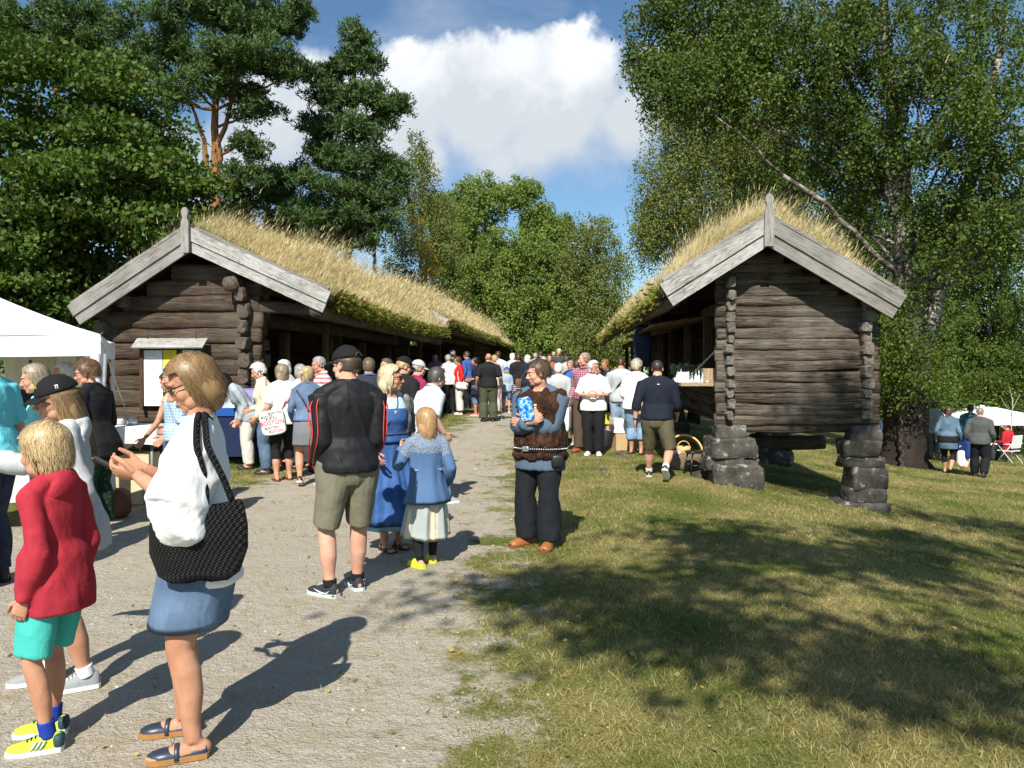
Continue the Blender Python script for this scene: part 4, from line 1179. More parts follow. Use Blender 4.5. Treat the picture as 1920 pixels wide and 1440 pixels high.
# ---- stone piers
def stone_mat():
    m, t, p, out = new_mat('lichen_stone')
    co = objco(t)
    n = t.noise(co, 3.0, 6, 0.65); f = t.noise(co, 38, 4, 0.7); l = t.noise(co, 7, 5, 0.62, 0.6)
    c = t.ramp(n, [(0.3, (0.028, 0.026, 0.023)), (0.5, (0.08, 0.073, 0.062)), (0.7, (0.155, 0.14, 0.115))])
    c = t.mix(t.ramp(l, [(0.58, 0.0), (0.64, 0.75)]), c, (0.36, 0.36, 0.33))
    c = t.mix(t.ramp(t.noise(t.mapping(co, loc=(7, 3, 1)), 6, 5, 0.65), [(0.62, 0.0), (0.7, 0.6)]), c, (0.16, 0.15, 0.04))
    c = t.mix(t.ramp(f, [(0.3, 0.5), (0.5, 0.0)]), c, (0.03, 0.03, 0.028))
    setp(t, p, c, 0.92, 0.15, t.math('ADD', f, t.math('MULTIPLY', n, 2)), 0.8, 0.03)
    return m
M_STONE = stone_mat()
def stone(mb, c, size, seed, rot=0.0, rough=0.17, boxy=9.0):
    V, Q, T = sphere_arrays(36)
    V = V.copy()
    # superellipsoid, then chipped by noise
    e = 2.0 / boxy
    V = np.sign(V) * np.abs(V) ** e
    V = V / np.max(np.abs(V), axis=0)
    V = V * (1 + rough * 2 * (fbm(V * 1.3 + seed * 3.1, 3, seed) - 0.5)[:, None]) + 0.20 * (fbm(V * 4.5 + seed, 4, seed)[:, None] - .5)
    V = V * np.array(size) / 2
    c_, s_ = math.cos(rot), math.sin(rot)
    V = V @ np.array([[c_, s_, 0], [-s_, c_, 0], [0, 0, 1]])
    mb.add(V + np.array(c), Q, T)
def pier(loc, stones, label, seed):
    r = thing('stone_pier', loc, -AXIS, label, 'pier', 'stone piers under the right hut')
    for i, (x, y, z, sx, sy, sz) in enumerate(stones):
        mb = MB(); stone(mb, (0, 0, 0), (sx, sy, sz), seed + i, random.Random(seed + i).uniform(-.12, .12))
        o = mb.build('stone', M_STONE, r, True); o.location = (x, y, z)
    return r
pL = RH.world((-0.44, 0.02, 0)); zl = hz(pL[0], pL[1])
pier((pL[0], pL[1], zl), [(0.02, 0, 0.70 - zl, 0.44, 0.42, 0.22), (0.04, 0.0, 0.47 - zl, 0.68, 0.52, 0.30), (-0.06, .02, 0.24 - zl, 0.56, 0.5, 0.22), (0.28, .03, 0.24 - zl, 0.30, 0.45, 0.16), (0.12, -.02, 0.03 - zl, 0.74, 0.6, 0.42)],
     'lichen spotted stone pier under the left front corner of the storehouse', 61)
pR = RH.world((1.50, 0.02, 0)); zr = hz(pR[0], pR[1])
pier((pR[0], pR[1], zr), [(x, y, z - zr, a, b, c) for (x, y, z, a, b, c) in [(0.0, 0, 0.68, 0.44, 0.42, 0.26), (-0.05, 0, 0.47, 0.54, 0.46, 0.25), (-0.02, 0, 0.27, 0.60, 0.42, 0.17), (0.04, 0, 0.04, 0.50, 0.46, 0.34), (0.02, 0, -0.20, 0.56, 0.5, 0.22), (-0.06, -.03, -0.40, 0.74, 0.54, 0.24)]],
     'tall stacked stone pier under the right front corner of the storehouse', 71)
for (lx, ly, lab) in ((-0.44, 6.0, 'stone pier far back under the path side of the storehouse'), (1.50, 5.2, 'stone pier farther back under the slope side of the storehouse')):
    q = RH.world((lx, ly, 0)); z = hz(q[0], q[1])
    pier((q[0], q[1], z), [(0, 0, 0.62 - z, 0.5, 0.5, 0.3), (0.03, 0, 0.34 - z, 0.62, 0.55, 0.3), (-.03, 0, 0.05 - z, 0.75, 0.7, 0.36), (0, 0, -0.25 - z, .8, .7, .34)], lab, 81 + int(ly))
# sill beam under the gable and the loose log behind
mb = MB(); log(mb, (0.1, 1.4, 0.42), (1.45, 1.6, 0.40), 0.11, 91, 12, 12); mb.build('cross_beam', M_LOGX, RH.root, True)
mb = MB(); log(mb, (-0.3, 0.05, 0.76), (1.5, 0.05, 0.76), 0.07, 92, 12, 12); mb.build('sill_beam', M_LOGX, RH.root, True)

# loose stones in the lawn
for i, (px, py, sx, sz, lab) in enumerate([(1328, 895, 0.55, 0.09, 'flat grey boulder in the grass beside the left stone pier'), (1168, 853, 0.24, 0.06, 'flat pale stone in the lawn behind the fur vest man'), (1132, 883, 0.12, 0.04, 'small pale stone in the lawn nearest the fur vest man')]):
    x, y = gpt(px, py)
    mb = MB(); stone(mb, (0, 0, 0), (sx, sx * .7, sz * 2), 95 + i, 0.2, 0.2, 2.6)
    o = mb.build('stone', M_STONE, None, True); o.location = (x, y, hz(x, y)); tag(o, lab, 'stone', 'stones in the lawn')

# ---- notice board on the left gable
nb = LH.world((0, 0, 0))
NB = thing('notice_board', tuple(LH.world((-0.42, -0.19, 0.94))), -AXIS, 'wooden notice board under a small plank roof with white and yellow sheets', 'notice board')
def nbox(name, c, s, mat, par=NB, rot=None):
    mb = MB(); mb.box((0, 0, 0), s, rot); o = mb.build(name, mat, par); o.location = c; return o
M_NB = wood_mat('brown_board', (0.05, 0.028, 0.02), (0.10, 0.055, 0.035), (0.16, 0.09, 0.06), 'Z')
nbox('back_panel', (0, 0.02, 0.5), (1.02, 0.03, 0.98), M_NB)
for x in (-0.53, 0.53): nbox('frame_post', (x, 0, 0.47), (0.055, 0.08, 1.06), M_NB)
nbox('shelter_board', (0.0, -0.10, 1.06), (1.22, 0.26, 0.025), M_BARGE, NB, (R(38), 0, 0))
def paper_mat(name, col, line=(0.1, 0.1, 0.1)):
    m, t, p, out = new_mat(name)
    setp(t, p, col, 0.8, 0.2); return m
M_PAPER = plain('white_paper', (0.86, 0.86, 0.85), 0.8, 0.2, 0, 0.02)
M_YEL = plain('yellow_paper', (0.85, 0.72, 0.05), 0.8, 0.2, 0, 0.03)
nbox('notice_sheet', (-0.335, -0.006, 0.48), (0.32, 0.004, 0.93), M_PAPER)
nbox('notice_sheet', (-0.045, -0.006, 0.60), (0.23, 0.004, 0.70), M_YEL)
nbox('notice_sheet', (0.27, -0.006, 0.83), (0.20, 0.004, 0.24), M_PAPER)
nbox('notice_sheet', (0.45, -0.006, 0.86), (0.12, 0.004, 0.16), M_PAPER)
M_INK = plain('print_ink', (0.30, 0.29, 0.28), 0.8, 0.1)
mb = MB(); rg = np.random.default_rng(8)
for (x0, x1, z0, z1, st) in ((-0.46, -0.21, 0.1, 0.9, 0.04), (-0.13, 0.04, 0.3, 0.9, 0.045), (0.2, 0.34, 0.74, 0.92, 0.03)):
    z = z1; mb = MB()
    while z > z0:
        xe = x0 + (x1 - x0) * rg.uniform(.5, 1)
        mb.box(((x0 + xe) / 2, -0.0095, z), (xe - x0, 0.001, 0.006)); z -= st * rg.choice([1, 1, 1, 2])
    mb.build('print_lines', M_INK, NB)
pass
for x in (-.42, .42):
    mb = MB(); mb.tube([(x, -.02, 1.13), (x, -.05, 1.24), (x + .03, -.06, 1.27)], .008, 6); mb.build('hook', plain('iron', (0.12, 0.10, 0.085), 0.6, 0.5, 0.6), NB)

# ---- shade trees behind the viewer
def over(gx, gy, z): return (gx - 0.203 * z, gy - 1.016 * z, z)
def sl(gx, gy, z, rx, ry, rz_, n): return (*over(gx, gy, z), rx, ry, rz_, n)
shade_tree((3.2, -5.5), [sl(0.2, 5.9, 8.5, 1.0, .6, .7, 26), sl(1.0, 4.9, 8, 1.2, .5, .6, 28), sl(2.2, 7.6, 9, 1.3, .7, .8, 36), sl(3.4, 6.7, 9, 1.3, .7, .8, 40), sl(2.3, 4.3, 8, 1.0, .5, .6, 24), sl(3.4, 4.9, 8, 1.1, .6, .7, 30), sl(1.5, 6.0, 8.5, .8, .4, .5, 14), sl(2.9, 3.5, 8, 1.0, .4, .5, 22), sl(4.3, 5.8, 8.5, 1.2, .7, .8, 36)],
           'birch behind the viewer whose shade lies on the lawn', 201)
shade_tree((8.5, -3.0), [sl(4.6, 8.2, 9.5, 1.4, .8, .9, 40), sl(5.7, 7.0, 9, 1.4, .8, .9, 40), sl(6.6, 9.0, 10, 1.5, .8, .9, 40), sl(8.0, 9.8, 12, 1.9, .9, 1.0, 50), sl(6.3, 10.8, 12.5, 1.6, .8, .8, 30), sl(9.4, 8.2, 11, 1.9, 1.1, 1.0, 40), sl(4.75, 12.3, 12.4, 1.0, .5, .8, 20), sl(11, 12.5, 13, 2.2, .8, 1.0, 50)],
           'birch at the side of the viewer shading the far lawn', 202)
# ================================================================== figures
PENDING = []
def queue(o, voxel, smooth=2, wrinkle=0.0, wscale=(9, 9, 5), owner=None, seed=0):
    m = o.modifiers.new('r', 'REMESH'); m.mode = 'VOXEL'; m.voxel_size = voxel; m.adaptivity = 0
    PENDING.append((o, smooth, wrinkle, wscale, owner, seed))
def lap(V, E, it, lam=0.5):
    n = len(V); deg = np.bincount(E.ravel(), minlength=n).astype(float)[:, None]; deg[deg == 0] = 1
    for _ in range(it):
        A = np.zeros_like(V)
        for k in range(3):
            A[:, k] = np.bincount(E[:, 0], V[E[:, 1], k], n) + np.bincount(E[:, 1], V[E[:, 0], k], n)
        V = V + lam * (A / deg - V)
    return V
def flush():
    global PENDING
    bpy.context.view_layer.update()
    dg = bpy.context.evaluated_depsgraph_get()
    merged = {}
    dead = []
    for (o, smooth, wrinkle, wscale, owner, seed) in PENDING:
        ev = o.evaluated_get(dg); me = ev.to_mesh()
        n = len(me.vertices); V = np.empty(n * 3, np.float32); me.vertices.foreach_get('co', V); V = V.reshape(-1, 3).astype(float)
        E = np.empty(len(me.edges) * 2, np.int32); me.edges.foreach_get('vertices', E); E = E.reshape(-1, 2)
        nl = len(me.loops); LV = np.empty(nl, np.int32); me.loops.foreach_get('vertex_index', LV)
        Q = LV.reshape(-1, 4)
        V = lap(V, E, smooth)
        if wrinkle:
            a = V[Q[:, 1]] - V[Q[:, 3]]; b = V[Q[:, 2]] - V[Q[:, 0]]; fn = np.cross(a, b)
            N = np.zeros_like(V)
            for k in range(4):
                for c in range(3): N[:, c] += np.bincount(Q[:, k], fn[:, c], n)
            N = unit(N)
            w1 = fbm(V * np.array(wscale) + seed * 3.7, 3, seed % 50)
            rid = 1 - np.abs(2 * fbm(V * np.array(wscale) * 1.25 + seed * 1.9 + np.stack([V[:, 2] * 4, V[:, 2] * 3, V[:, 2] * 0], 1), 2, seed % 31) - 1) * 2.4
            V = V + N * (wrinkle * ((w1 - 0.5) * 1.3 + 0.55 * np.clip(rid, -0.3, 1) + .12))[:, None]
        ev.to_mesh_clear()
        own = owner or o
        merged.setdefault(own.name, [own, []])[1].append((V, Q))
        if own is not o: dead.append(o)
    for nm, (own, parts) in merged.items():
        mb = MB()
        for V, Q in parts: mb.add(V, Q)
        old = own.data; mats = [m for m in old.materials]
        me = mb.mesh(old.name + '_s', True)
        for m in mats: me.materials.append(m)
        own.modifiers.clear(); nm0 = old.name; own.data = me; bpy.data.meshes.remove(old); me.name = nm0
    for o in dead:
        d = o.data; bpy.data.objects.remove(o); bpy.data.meshes.remove(d)
    PENDING = []

# ---- cloth, skin and hair materials
def cloth(col, kind='plain', col2=None, name=None, scale=1.0, rough=0.85, var=0.10):
    key = ('cloth', tuple(col), kind, tuple(col2) if col2 else None, scale)
    if key in _mc: return _mc[key]
    m, t, p, out = new_mat(name or kind + '_cloth')
    co = objco(t); sep = t.node('ShaderNodeSeparateXYZ', inp={0: co})
    X, Y, Z = sep.outputs
    n = t.noise(co, 7, 4, 0.6); fine = t.noise(co, 220, 2, 0.6)
    base = t.mix(n, tuple(c * (1 - var) for c in col), tuple(min(1, c * (1 + var)) for c in col))
    bump = t.math('ADD', t.math('MULTIPLY', t.noise(t.mapping(co, (1, 1, .55)), 14, 3, 0.55, .6), 1.0), t.math('MULTIPLY', fine, 0.10))
    bstr = 0.35
    ang = t.math('ARCTAN2', X, Y)
    def stripes(v, freq, duty):
        return t.math('GREATER_THAN', t.math('FRACT', t.math('MULTIPLY', v, freq)), 1 - duty)
    u = t.math('ADD', X, t.math('MULTIPLY', Y, 0.8))
    if kind == 'stripe_h': base = t.mix(stripes(Z, 17 * scale, 0.5), base, col2)
    elif kind == 'stripe_v': base = t.mix(stripes(u, 40 * scale, 0.45), base, col2)
    elif kind == 'plaid':
        a = t.math('ADD', stripes(u, 26 * scale, 0.45), stripes(Z, 26 * scale, 0.45))
        base = t.mix(t.math('MULTIPLY', a, 0.5), base, col2)
    elif kind == 'denim':
        f = t.noise(t.mapping(co, (1, 1, .3)), 60, 3, 0.7)
        base = t.mix(t.ramp(t.noise(co, 5, 4, .6), [(0.4, 0.0), (0.68, 0.8)]), base, tuple(min(1, c * 1.75 + 0.02) for c in col))
        base = t.mix(t.math('MULTIPLY', f, 0.35), base, tuple(c * .5 for c in col))
    elif kind == 'knit':
        v = t.node('ShaderNodeTexVoronoi', inp={'Vector': t.mapping(co, (1, 1, 1.5)), 'Scale': 95.0 * scale})
        base = t.mix(t.ramp(v.outputs['Distance'], [(0.1, 0.0), (0.6, 1.0)]), base, col2 or tuple(c * .55 for c in col))
        bump = t.math('SUBTRACT', bump, v.outputs['Distance']); bstr = 0.6
    elif kind == 'crochet':
        rowp = t.math('MULTIPLY', t.math('FLOOR', t.math('MULTIPLY', Z, 58)), 3.1416)
        a = t.math('SINE', t.math('ADD', t.math('MULTIPLY', t.math('ADD', Y, t.math('MULTIPLY', X, .6)), 330), rowp)); b = t.math('SINE', t.math('MULTIPLY', Z, 364))
        v = t.math('ADD', t.math('MULTIPLY', t.math('MULTIPLY', a, b), .5), t.math('ADD', .5, t.math('MULTIPLY', t.math('SUBTRACT', n, .5), .5)))
        base = t.mix(t.ramp(v, [(0.3, 0.0), (0.7, 1.0)]), tuple(c * .2 for c in col), tuple(min(1, c * 1.7) for c in col))
        bump = v; bstr = .9; rough = 0.5
    elif kind == 'floral':
        v = t.node('ShaderNodeTexVoronoi', inp={'Vector': co, 'Scale': 48.0 * scale})
        base = t.mix(t.ramp(v.outputs['Distance'], [(0.25, 1.0), (0.38, 0.0)]), base, col2)
    elif kind == 'melange':
        base = t.mix(t.ramp(t.noise(co, 160, 3, .75), [(0.35, .55), (0.65, 0.0)]), base, tuple(c * .6 for c in col))
    elif kind == 'fur':
        f = t.noise(t.mapping(co, (1, 1, .35)), 55, 5, 0.75, .8)
        base = t.mix(t.ramp(f, [(0.36, 1.0), (0.6, 0.0)]), base, tuple(c * .22 for c in col))
        base = t.mix(t.ramp(t.noise(t.mapping(co, (1.5, 1.5, .6)), 14, 3), [(0.5, 0.0), (0.72, .8)]), base, col2 or col)
        bump = f; bstr = 1.0
    setp(t, p, base, rough, 0.22, bump, bstr, 0.02)
    _mc[key] = m; return m
def skin_mat(tone):
    key = ('skin', tone)
    if key in _mc: return _mc[key]
    col = {'fair': (0.55, 0.32, 0.225), 'tan': (0.47, 0.255, 0.16), 'pink': (0.56, 0.30, 0.21), 'dark': (0.34, 0.18, 0.115)}[tone]
    m, t, p, out = new_mat('skin_' + tone)
    co = objco(t); n = t.noise(co, 9, 4, 0.6); f = t.noise(co, 70, 3, .6)
    c = t.mix(t.ramp(n, [(.35, 0.0), (.65, 1.0)]), (col[0] * .86, col[1] * .76, col[2] * .72), tuple(min(1, x * 1.1) for x in col)); c = t.mix(t.ramp(t.noise(t.mapping(co, loc=(3, 1, 2)), 3.2, 3), [(.5, 0.0), (.7, .35)]), c, (col[0] * .95, col[1] * .72, col[2] * .7))
    c = t.mix(t.ramp(f, [(.55, 0.0), (.75, .25)]), c, (col[0] * .85, col[1] * .6, col[2] * .55))
    setp(t, p, c, 0.62, 0.22, f, 0.10, 0.006)
    p.inputs['Subsurface Weight'].default_value = 0.08
    p.inputs['Subsurface Radius'].default_value = (0.012, 0.005, 0.003)
    _mc[key] = m; return m
def hair_mat(col, col2=None):
    key = ('hair', tuple(col))
    if key in _mc: return _mc[key]
    m, t, p, out = new_mat('hair')
    rn = rnd_island(t); n = t.noise(objco(t), 16, 4, .65)
    c2 = col2 or tuple(min(1, x * 1.7) for x in col)
    c = t.mix(t.math('ADD', t.math('MULTIPLY', rn, 0.6), t.math('MULTIPLY', n, 0.4)), tuple(x * .6 for x in col), c2)
    setp(t, p, c, 0.42, 0.45, n, 0.3, 0.01)
    _mc[key] = m; return m
BLACK = (0.012, 0.012, 0.013); WHITE = (0.80, 0.80, 0.79)

def ring_loft(frames, seg=24, cap=True):
    """frames: (pos, R(3x3), hw, df, db[, sq]) - rings with separate front and back depth"""
    th = np.linspace(0, 2 * np.pi, seg, endpoint=False); c, s = np.cos(th), np.sin(th)
    rows = []
    for fr in frames:
        pos, Rm, hw, df, db = fr[:5]
        sq = fr[5] if len(fr) > 5 else 0.9
        cc = np.sign(c) * np.abs(c) ** sq; ss = np.sign(s) * np.abs(s) ** sq
        loc = np.stack([hw * cc, np.where(ss > 0, df, db) * ss, np.zeros(seg)], 1)
        rows.append(np.asarray(pos) + loc @ np.asarray(Rm).T)
    n = len(rows); V = np.concatenate(rows)
    i = np.arange(n - 1)[:, None] * seg; j = np.arange(seg)[None, :]; jn = (j + 1) % seg
    Q = np.stack([i + j, i + jn, i + seg + jn, i + seg + j], -1).reshape(-1, 4)
    T = None
    if cap:
        V = np.concatenate([V, [rows[0].mean(0)], [rows[-1].mean(0)]]); jj = np.arange(seg); jn = (jj + 1) % seg
        T = np.concatenate([np.stack([np.full(seg, n * seg), jn, jj], 1), np.stack([np.full(seg, n * seg + 1), (n - 1) * seg + jj, (n - 1) * seg + jn], 1)])
    return V, Q, T
def rotm(rx=0, ry=0, rz=0): return np.array(Euler((rx, ry, rz)).to_matrix())
def ik(a, b, l1, l2, pole):
    d = b - a; L = np.linalg.norm(d); L2 = min(L, (l1 + l2) * 0.999); u = d / (L + 1e-9)
    if L > L2: b = a + u * L2; L = L2
    x = (l1 * l1 - l2 * l2 + L * L) / (2 * L); h = math.sqrt(max(0, l1 * l1 - x * x))
    p = np.asarray(pole, float); p = p - u * np.dot(p, u); p = p / (np.linalg.norm(p) + 1e-9)
    return a + u * x + p * h, b

PROF = {   # z, half width, front, back as fractions of the height
 'm': [(.452, .066, .052, .055), (.485, .090, .058, .074), (.53, .096, .062, .074), (.58, .091, .064, .058), (.62, .087, .064, .053), (.68, .094, .068, .058), (.73, .103, .071, .063), (.77, .106, .066, .065), (.80, .098, .054, .059), (.825, .068, .042, .048), (.848, .036, .034, .036)],
 'f': [(.452, .070, .052, .058), (.485, .100, .060, .080), (.53, .101, .060, .078), (.58, .086, .058, .056), (.62, .078, .056, .048), (.67, .083, .066, .052), (.715, .090, .086, .056), (.76, .092, .066, .058), (.795, .085, .048, .053), (.825, .058, .038, .043), (.848, .032, .031, .033)],
 'c': [(.43, .064, .052, .055), (.47, .086, .060, .070), (.52, .088, .062, .066), (.58, .083, .064, .056), (.62, .080, .064, .053), (.68, .084, .062, .056), (.73, .090, .062, .060), (.76, .092, .058, .060), (.785, .086, .048, .054), (.81, .058, .038, .044), (.835, .032, .032, .034)]}
def prof(sex, z, k=None):
    a = np.array(PROF[sex]); r = [np.interp(z, a[:, 0], a[:, i]) for i in (1, 2, 3)]
    return r

class Person:
    def __init__(s, px, Y, H, yaw, label, sex='m', build=1.0, lean=0, twist=0, side=0, head=(0, 0, 0), feet=None, armL=None, armR=None, poleL=None, poleR=None,
                 handL=None, handR=None, tone='fair', near=1, zp=None, group=None, xyz=None, face=True, kneeout=0.15, bald=False, belly=0.0, seed=None):
        build = 1 + (build - 1) * .6
        s.H = H; s.sex = sex; s.near = near; s.build = build; s.seed = seed or (int(abs(px * 7 + Y * 31)) % 997)
        s.rng = np.random.default_rng(s.seed); s.belly = belly
        x, y = ((px - 960) / FPX * Y, Y) if xyz is None else xyz[:2]
        z = hz(x, y) if xyz is None or len(xyz) < 3 else xyz[2]
        s.loc = (x, y, z); s.rz = R(yaw) + math.atan2(-x, y)     # yaw is as seen by the viewer
        s.vox = {3: 0.0085, 2: 0.012, 1: 0.017, 0: 0.022}[near]
        k = H
        feet = feet or [(-.055, 0.0), (.055, 0.0)]
        feet = [tuple(f) + (0,) * (4 - len(f)) for f in feet]      # x, y, lift of the heel (H), toe-out (deg)
        s.feet = feet
        ank = []
        for i, (fx, fy, lift, to) in enumerate(feet):
            ank.append(np.array([fx * k, fy * k - 0.0 * k + (lift * 0.25) * k, .042 * k + lift * k]))
        Lg = .475 * k
        if zp is None:
            zp = .527 * k
            for i, a in enumerate(ank):
                hx = (-.052, .052)[i] * k; d = math.hypot(a[0] - hx, a[1])
                zp = min(zp, a[2] + math.sqrt(max(0.01, (Lg * .997) ** 2 - d * d)) + .012 * k)
        else: zp = zp * k
        s.zp = zp; dz = zp - .527 * k
        s.R0 = rotm(0, R(side) * .3, 0)
        # spine
        s.sp = []
        n = 24; pos = np.array([0, 0, zp]); z0 = .527; zs = np.linspace(.527, .848, n)
        for i, zf in enumerate(zs):
            f = (zf - .527) / (.848 - .527)
            ang = R(lean) * (0.35 + 0.65 * min(1, f * 1.3)); tw = R(twist) * f
            Rm = rotm(0, 0, tw) @ rotm(-ang, R(side) * f, 0)
            if i: pos = pos + Rm @ np.array([0, 0, (zs[1] - zs[0]) * k])
            s.sp.append((zf, pos.copy(), Rm))
        s.Rp = rotm(-R(lean) * .3, R(side) * .3, 0)
        s.pel = np.array([0, 0, zp])
        s.tone = tone
        # legs
        s.legs = []
        for i in (0, 1):
            sx = (-1, 1)[i]
            hip = s.pel + np.array([sx * .052 * k, 0, -.012 * k])
            to = R(feet[i][3])
            pole = (sx * kneeout + math.sin(to) * sx, 1, 0.25)
            kn, an = ik(hip, ank[i], .243 * k, .233 * k, pole)
            s.legs.append((hip, kn, an))
        # arms
        shz = .80 if sex != 'c' else .785
        sw = {'m': .112, 'f': .097, 'c': .094}[sex] * (0.5 + 0.5 * build)
        p, Rc = s.spine(shz)
        s.arms = []
        for i, (arm, pole) in enumerate(((armL, poleL), (armR, poleR))):
            sx = (-1, 1)[i]
            sh = p + Rc @ np.array([sx * sw * k, -.004 * k, 0])
            t = arm or (.03, .045, -.30)
            tgt = sh + Rc @ (np.array([sx * t[0], t[1], t[2]]) * k) if not (arm and len(arm) > 3 and arm[3] == 'w') else sh + np.array([sx * t[0], t[1], t[2]]) * k
            pl = pole or (.25, -1, -.2)
            el, wr = ik(sh, tgt, .170 * k, .150 * k, Rc @ np.array([sx * pl[0], pl[1], pl[2]]))
            s.arms.append((sh, el, wr))
        # head
        pn, Rn = s.spine(.848 if sex != 'c' else .835)
        hy, hp, hr = head
        hh = {'m': .131, 'f': .132, 'c': .158}[sex]
        s.hs = hh * k / 0.232 * (1.0 if sex != 'm' else 1.0)
        Rh0 = rotm(-R(lean) * .55, R(side) * .6, R(twist))
        s.Rh = Rh0 @ rotm(0, 0, R(hy)) @ rotm(-R(hp), 0, 0) @ rotm(0, R(hr), 0)
        up = (1.0 - .848 if sex != 'c' else 1 - .835) * k - 0.128 * s.hs
        s.hc = pn + (Rn * .6 + Rh0 * .4) @ np.array([0, 0.018 * k, up]) + s.Rh @ np.array([0, 0.008, 0])
        s.neck = (pn, Rn)
        s.body_mesh(label, group, face, handL or {}, handR or {})
    def spine(s, zf):
        k = s.H
        if zf <= .527: return s.pel + s.Rp @ np.array([0, 0, (zf - .527) * k]), s.Rp
        i = min(len(s.sp) - 2, int((zf - .527) / (.848 - .527) * (len(s.sp) - 1)))
        z0, p0, R0 = s.sp[i]; z1, p1, R1 = s.sp[i + 1]; f = min(1.2, (zf - z0) / (z1 - z0))
        return p0 + (p1 - p0) * f, R1
    def ring(s, zf, off=0.0, mul=1.0, foff=0.0, boff=0.0):
        k = s.H; hw, df, db = prof(s.sex, zf)
        b = s.build
        bel = s.belly * math.exp(-((zf - .60) / .06) ** 2)
        p, Rm = s.spine(zf)
        return (p, Rm, (hw * b * mul + off + bel * .3) * k, (df * b * mul + off + foff + bel) * k, (db * b * mul + off + boff) * k)
    def leg_pts(s, i, z_end=None, f0=0.0):
        hip, kn, an = s.legs[i]; k = s.H
        back = np.array([0, -1, 0.0])
        P = [hip + (hip - kn) * .10, hip + (kn - hip) * .25, hip + (kn - hip) * .55, hip + (kn - hip) * .85, kn, kn + (an - kn) * .25 + back * .007 * k, kn + (an - kn) * .5 + back * .007 * k, kn + (an - kn) * .8, an]
        r = np.array([.057, .056, .049, .039, .0345, .0365, .034, .0235, .0215]) * k * (0.55 + .45 * s.build)
        if s.sex == 'f': r[:4] *= 1.05
        if s.sex == 'c': r *= 0.86
        return np.array(P), r
    def arm_pts(s, i):
        sh, el, wr = s.arms[i]; k = s.H
        P = np.array([sh + (sh - el) * .05, sh + (el - sh) * .3, sh + (el - sh) * .65, el, el + (wr - el) * .25, el + (wr - el) * .6, wr])
        r = np.array([.034, .031, .027, .0245, .026, .0215, .0165]) * k * (0.5 + .5 * s.build)
        if s.sex == 'f': r *= 0.88
        if s.sex == 'c': r *= 0.85
        return P, r
    @staticmethod
    def cut(P, r, f0, f1, n=9):
        """piece of a polyline between fractions of its length"""
        seg = np.linalg.norm(np.diff(P, axis=0), axis=1); t = np.concatenate([[0], np.cumsum(seg)]); t /= t[-1]
        tt = np.linspace(f0, f1, n)
        return np.stack([np.interp(tt, t, P[:, c]) for c in range(3)], 1), np.interp(tt, t, r)
    def body_mesh(s, label, group, face, hL, hR):
        k = s.H; mb = MB()
        zs = [a[0] for a in PROF[s.sex]]
        mb.add(*ring_loft([s.ring(z) for z in zs], 24))
        for i in (0, 1):
            P, r = s.leg_pts(i)
            mb.tube(P, r, 14)
            an = s.legs[i][2]; f = s.foot_frame(i)
            for c, rr in (((0, -.018, -.018), (.020, .026, .022)), ((0, .03, -.022), (.023, .05, .018)), ((.002, .082, -.029), (.026, .032, .012))):
                V, Q, T = sphere_arrays(12); mb.add(an + (V * np.array(rr) + np.array(c)) * k @ f.T, Q, T)
            P, r = s.arm_pts(i)
            mb.tube(P, r, 12)
            V, Q, T = sphere_arrays(12); mb.add(V * .034 * k * (.88 if s.sex == 'f' else 1) * (.5 + .5 * s.build) + s.arms[i][0], Q, T)
            # trapezius
            pn, Rn = s.neck
            mb.tube([pn + Rn @ np.array([0, -.012 * k, .02 * k]), (pn + s.arms[i][0]) / 2 + np.array([0, -.008 * k, .006 * k]), s.arms[i][0]], [.022 * k, .026 * k, .03 * k], 10)
        pn, Rn = s.neck
        nr = {'m': .036, 'f': .029, 'c': .029}[s.sex] * k * (.6 + .4 * s.build)
        mb.tube([pn - Rn @ np.array([0, .004 * k, .03 * k]), pn + Rn @ np.array([0, .002 * k, .01 * k]), s.hc + s.Rh @ (np.array([0, -.012, -.05]) * s.hs)], [nr * 1.15, nr, nr * .95], 14)
        s.skin = skin_mat(s.tone)
        s.body = mb.build('person', s.skin, None, True)
        s.body.location = s.loc; s.body.rotation_euler = (0, 0, s.rz)
        tag(s.body, label, 'person', group)
        queue(s.body, s.vox, 2)
        # head
        h = MB()
        def E(c, r, rot=None):
            V, Q, T = sphere_arrays(18); V = V * np.array(r)
            if rot is not None: V = V @ rotm(*rot).T
            h.add(s.hp(V + np.array(c)), Q, T)
        def TB(P, r, seg=10): 
            V, Q, T = tube(P, r, seg); h.add(s.hp(V), Q, T)
        E((0, -.014, .036), (.0755, .097, .086)); E((0, .035, -.022), (.062, .058, .082)); E((0, .052, -.082), (.036, .036, .032))
        for sx in (-1, 1):
            E((sx * .036, .052, -.026), (.028, .030, .032)); E((sx * .040, .02, -.070), (.026, .045, .032)); E((sx * .076, -.012, -.008), (.008, .020, .032), (0.2, 0, sx * -.35))
            TB([(sx * .006, .086, .030), (sx * .026, .085, .035), (sx * .048, .068, .030)], [.010, .011, .010])
            E((sx * .012, .104, -.030), (.009, .011, .009))
        TB([(0, .086, .022), (0, .104, -.006), (0, .118, -.030)], [.009, .0105, .013])
        TB([(-.020, .083, -.056), (0, .094, -.054), (.020, .083, -.056)], [.006, .008, .006]); TB([(-.018, .082, -.066), (0, .093, -.066), (.018, .082, -.066)], [.006, .0085, .006])
        E((0, .078, -.094), (.018, .016, .015))
        E((0, .0, -.075), (.045, .05, .04))
        ho = h.build('head_tmp', s.skin, None, True)
        queue(ho, {3: .0042, 2: .006, 1: .009, 0: .013}[s.near], 2, owner=s.body)
        for i, hh in ((0, hL), (1, hR)): s.hand(i, **hh)
        if face: s.face()
    def hp(s, V): return s.hc + (np.asarray(V) * s.hs) @ s.Rh.T
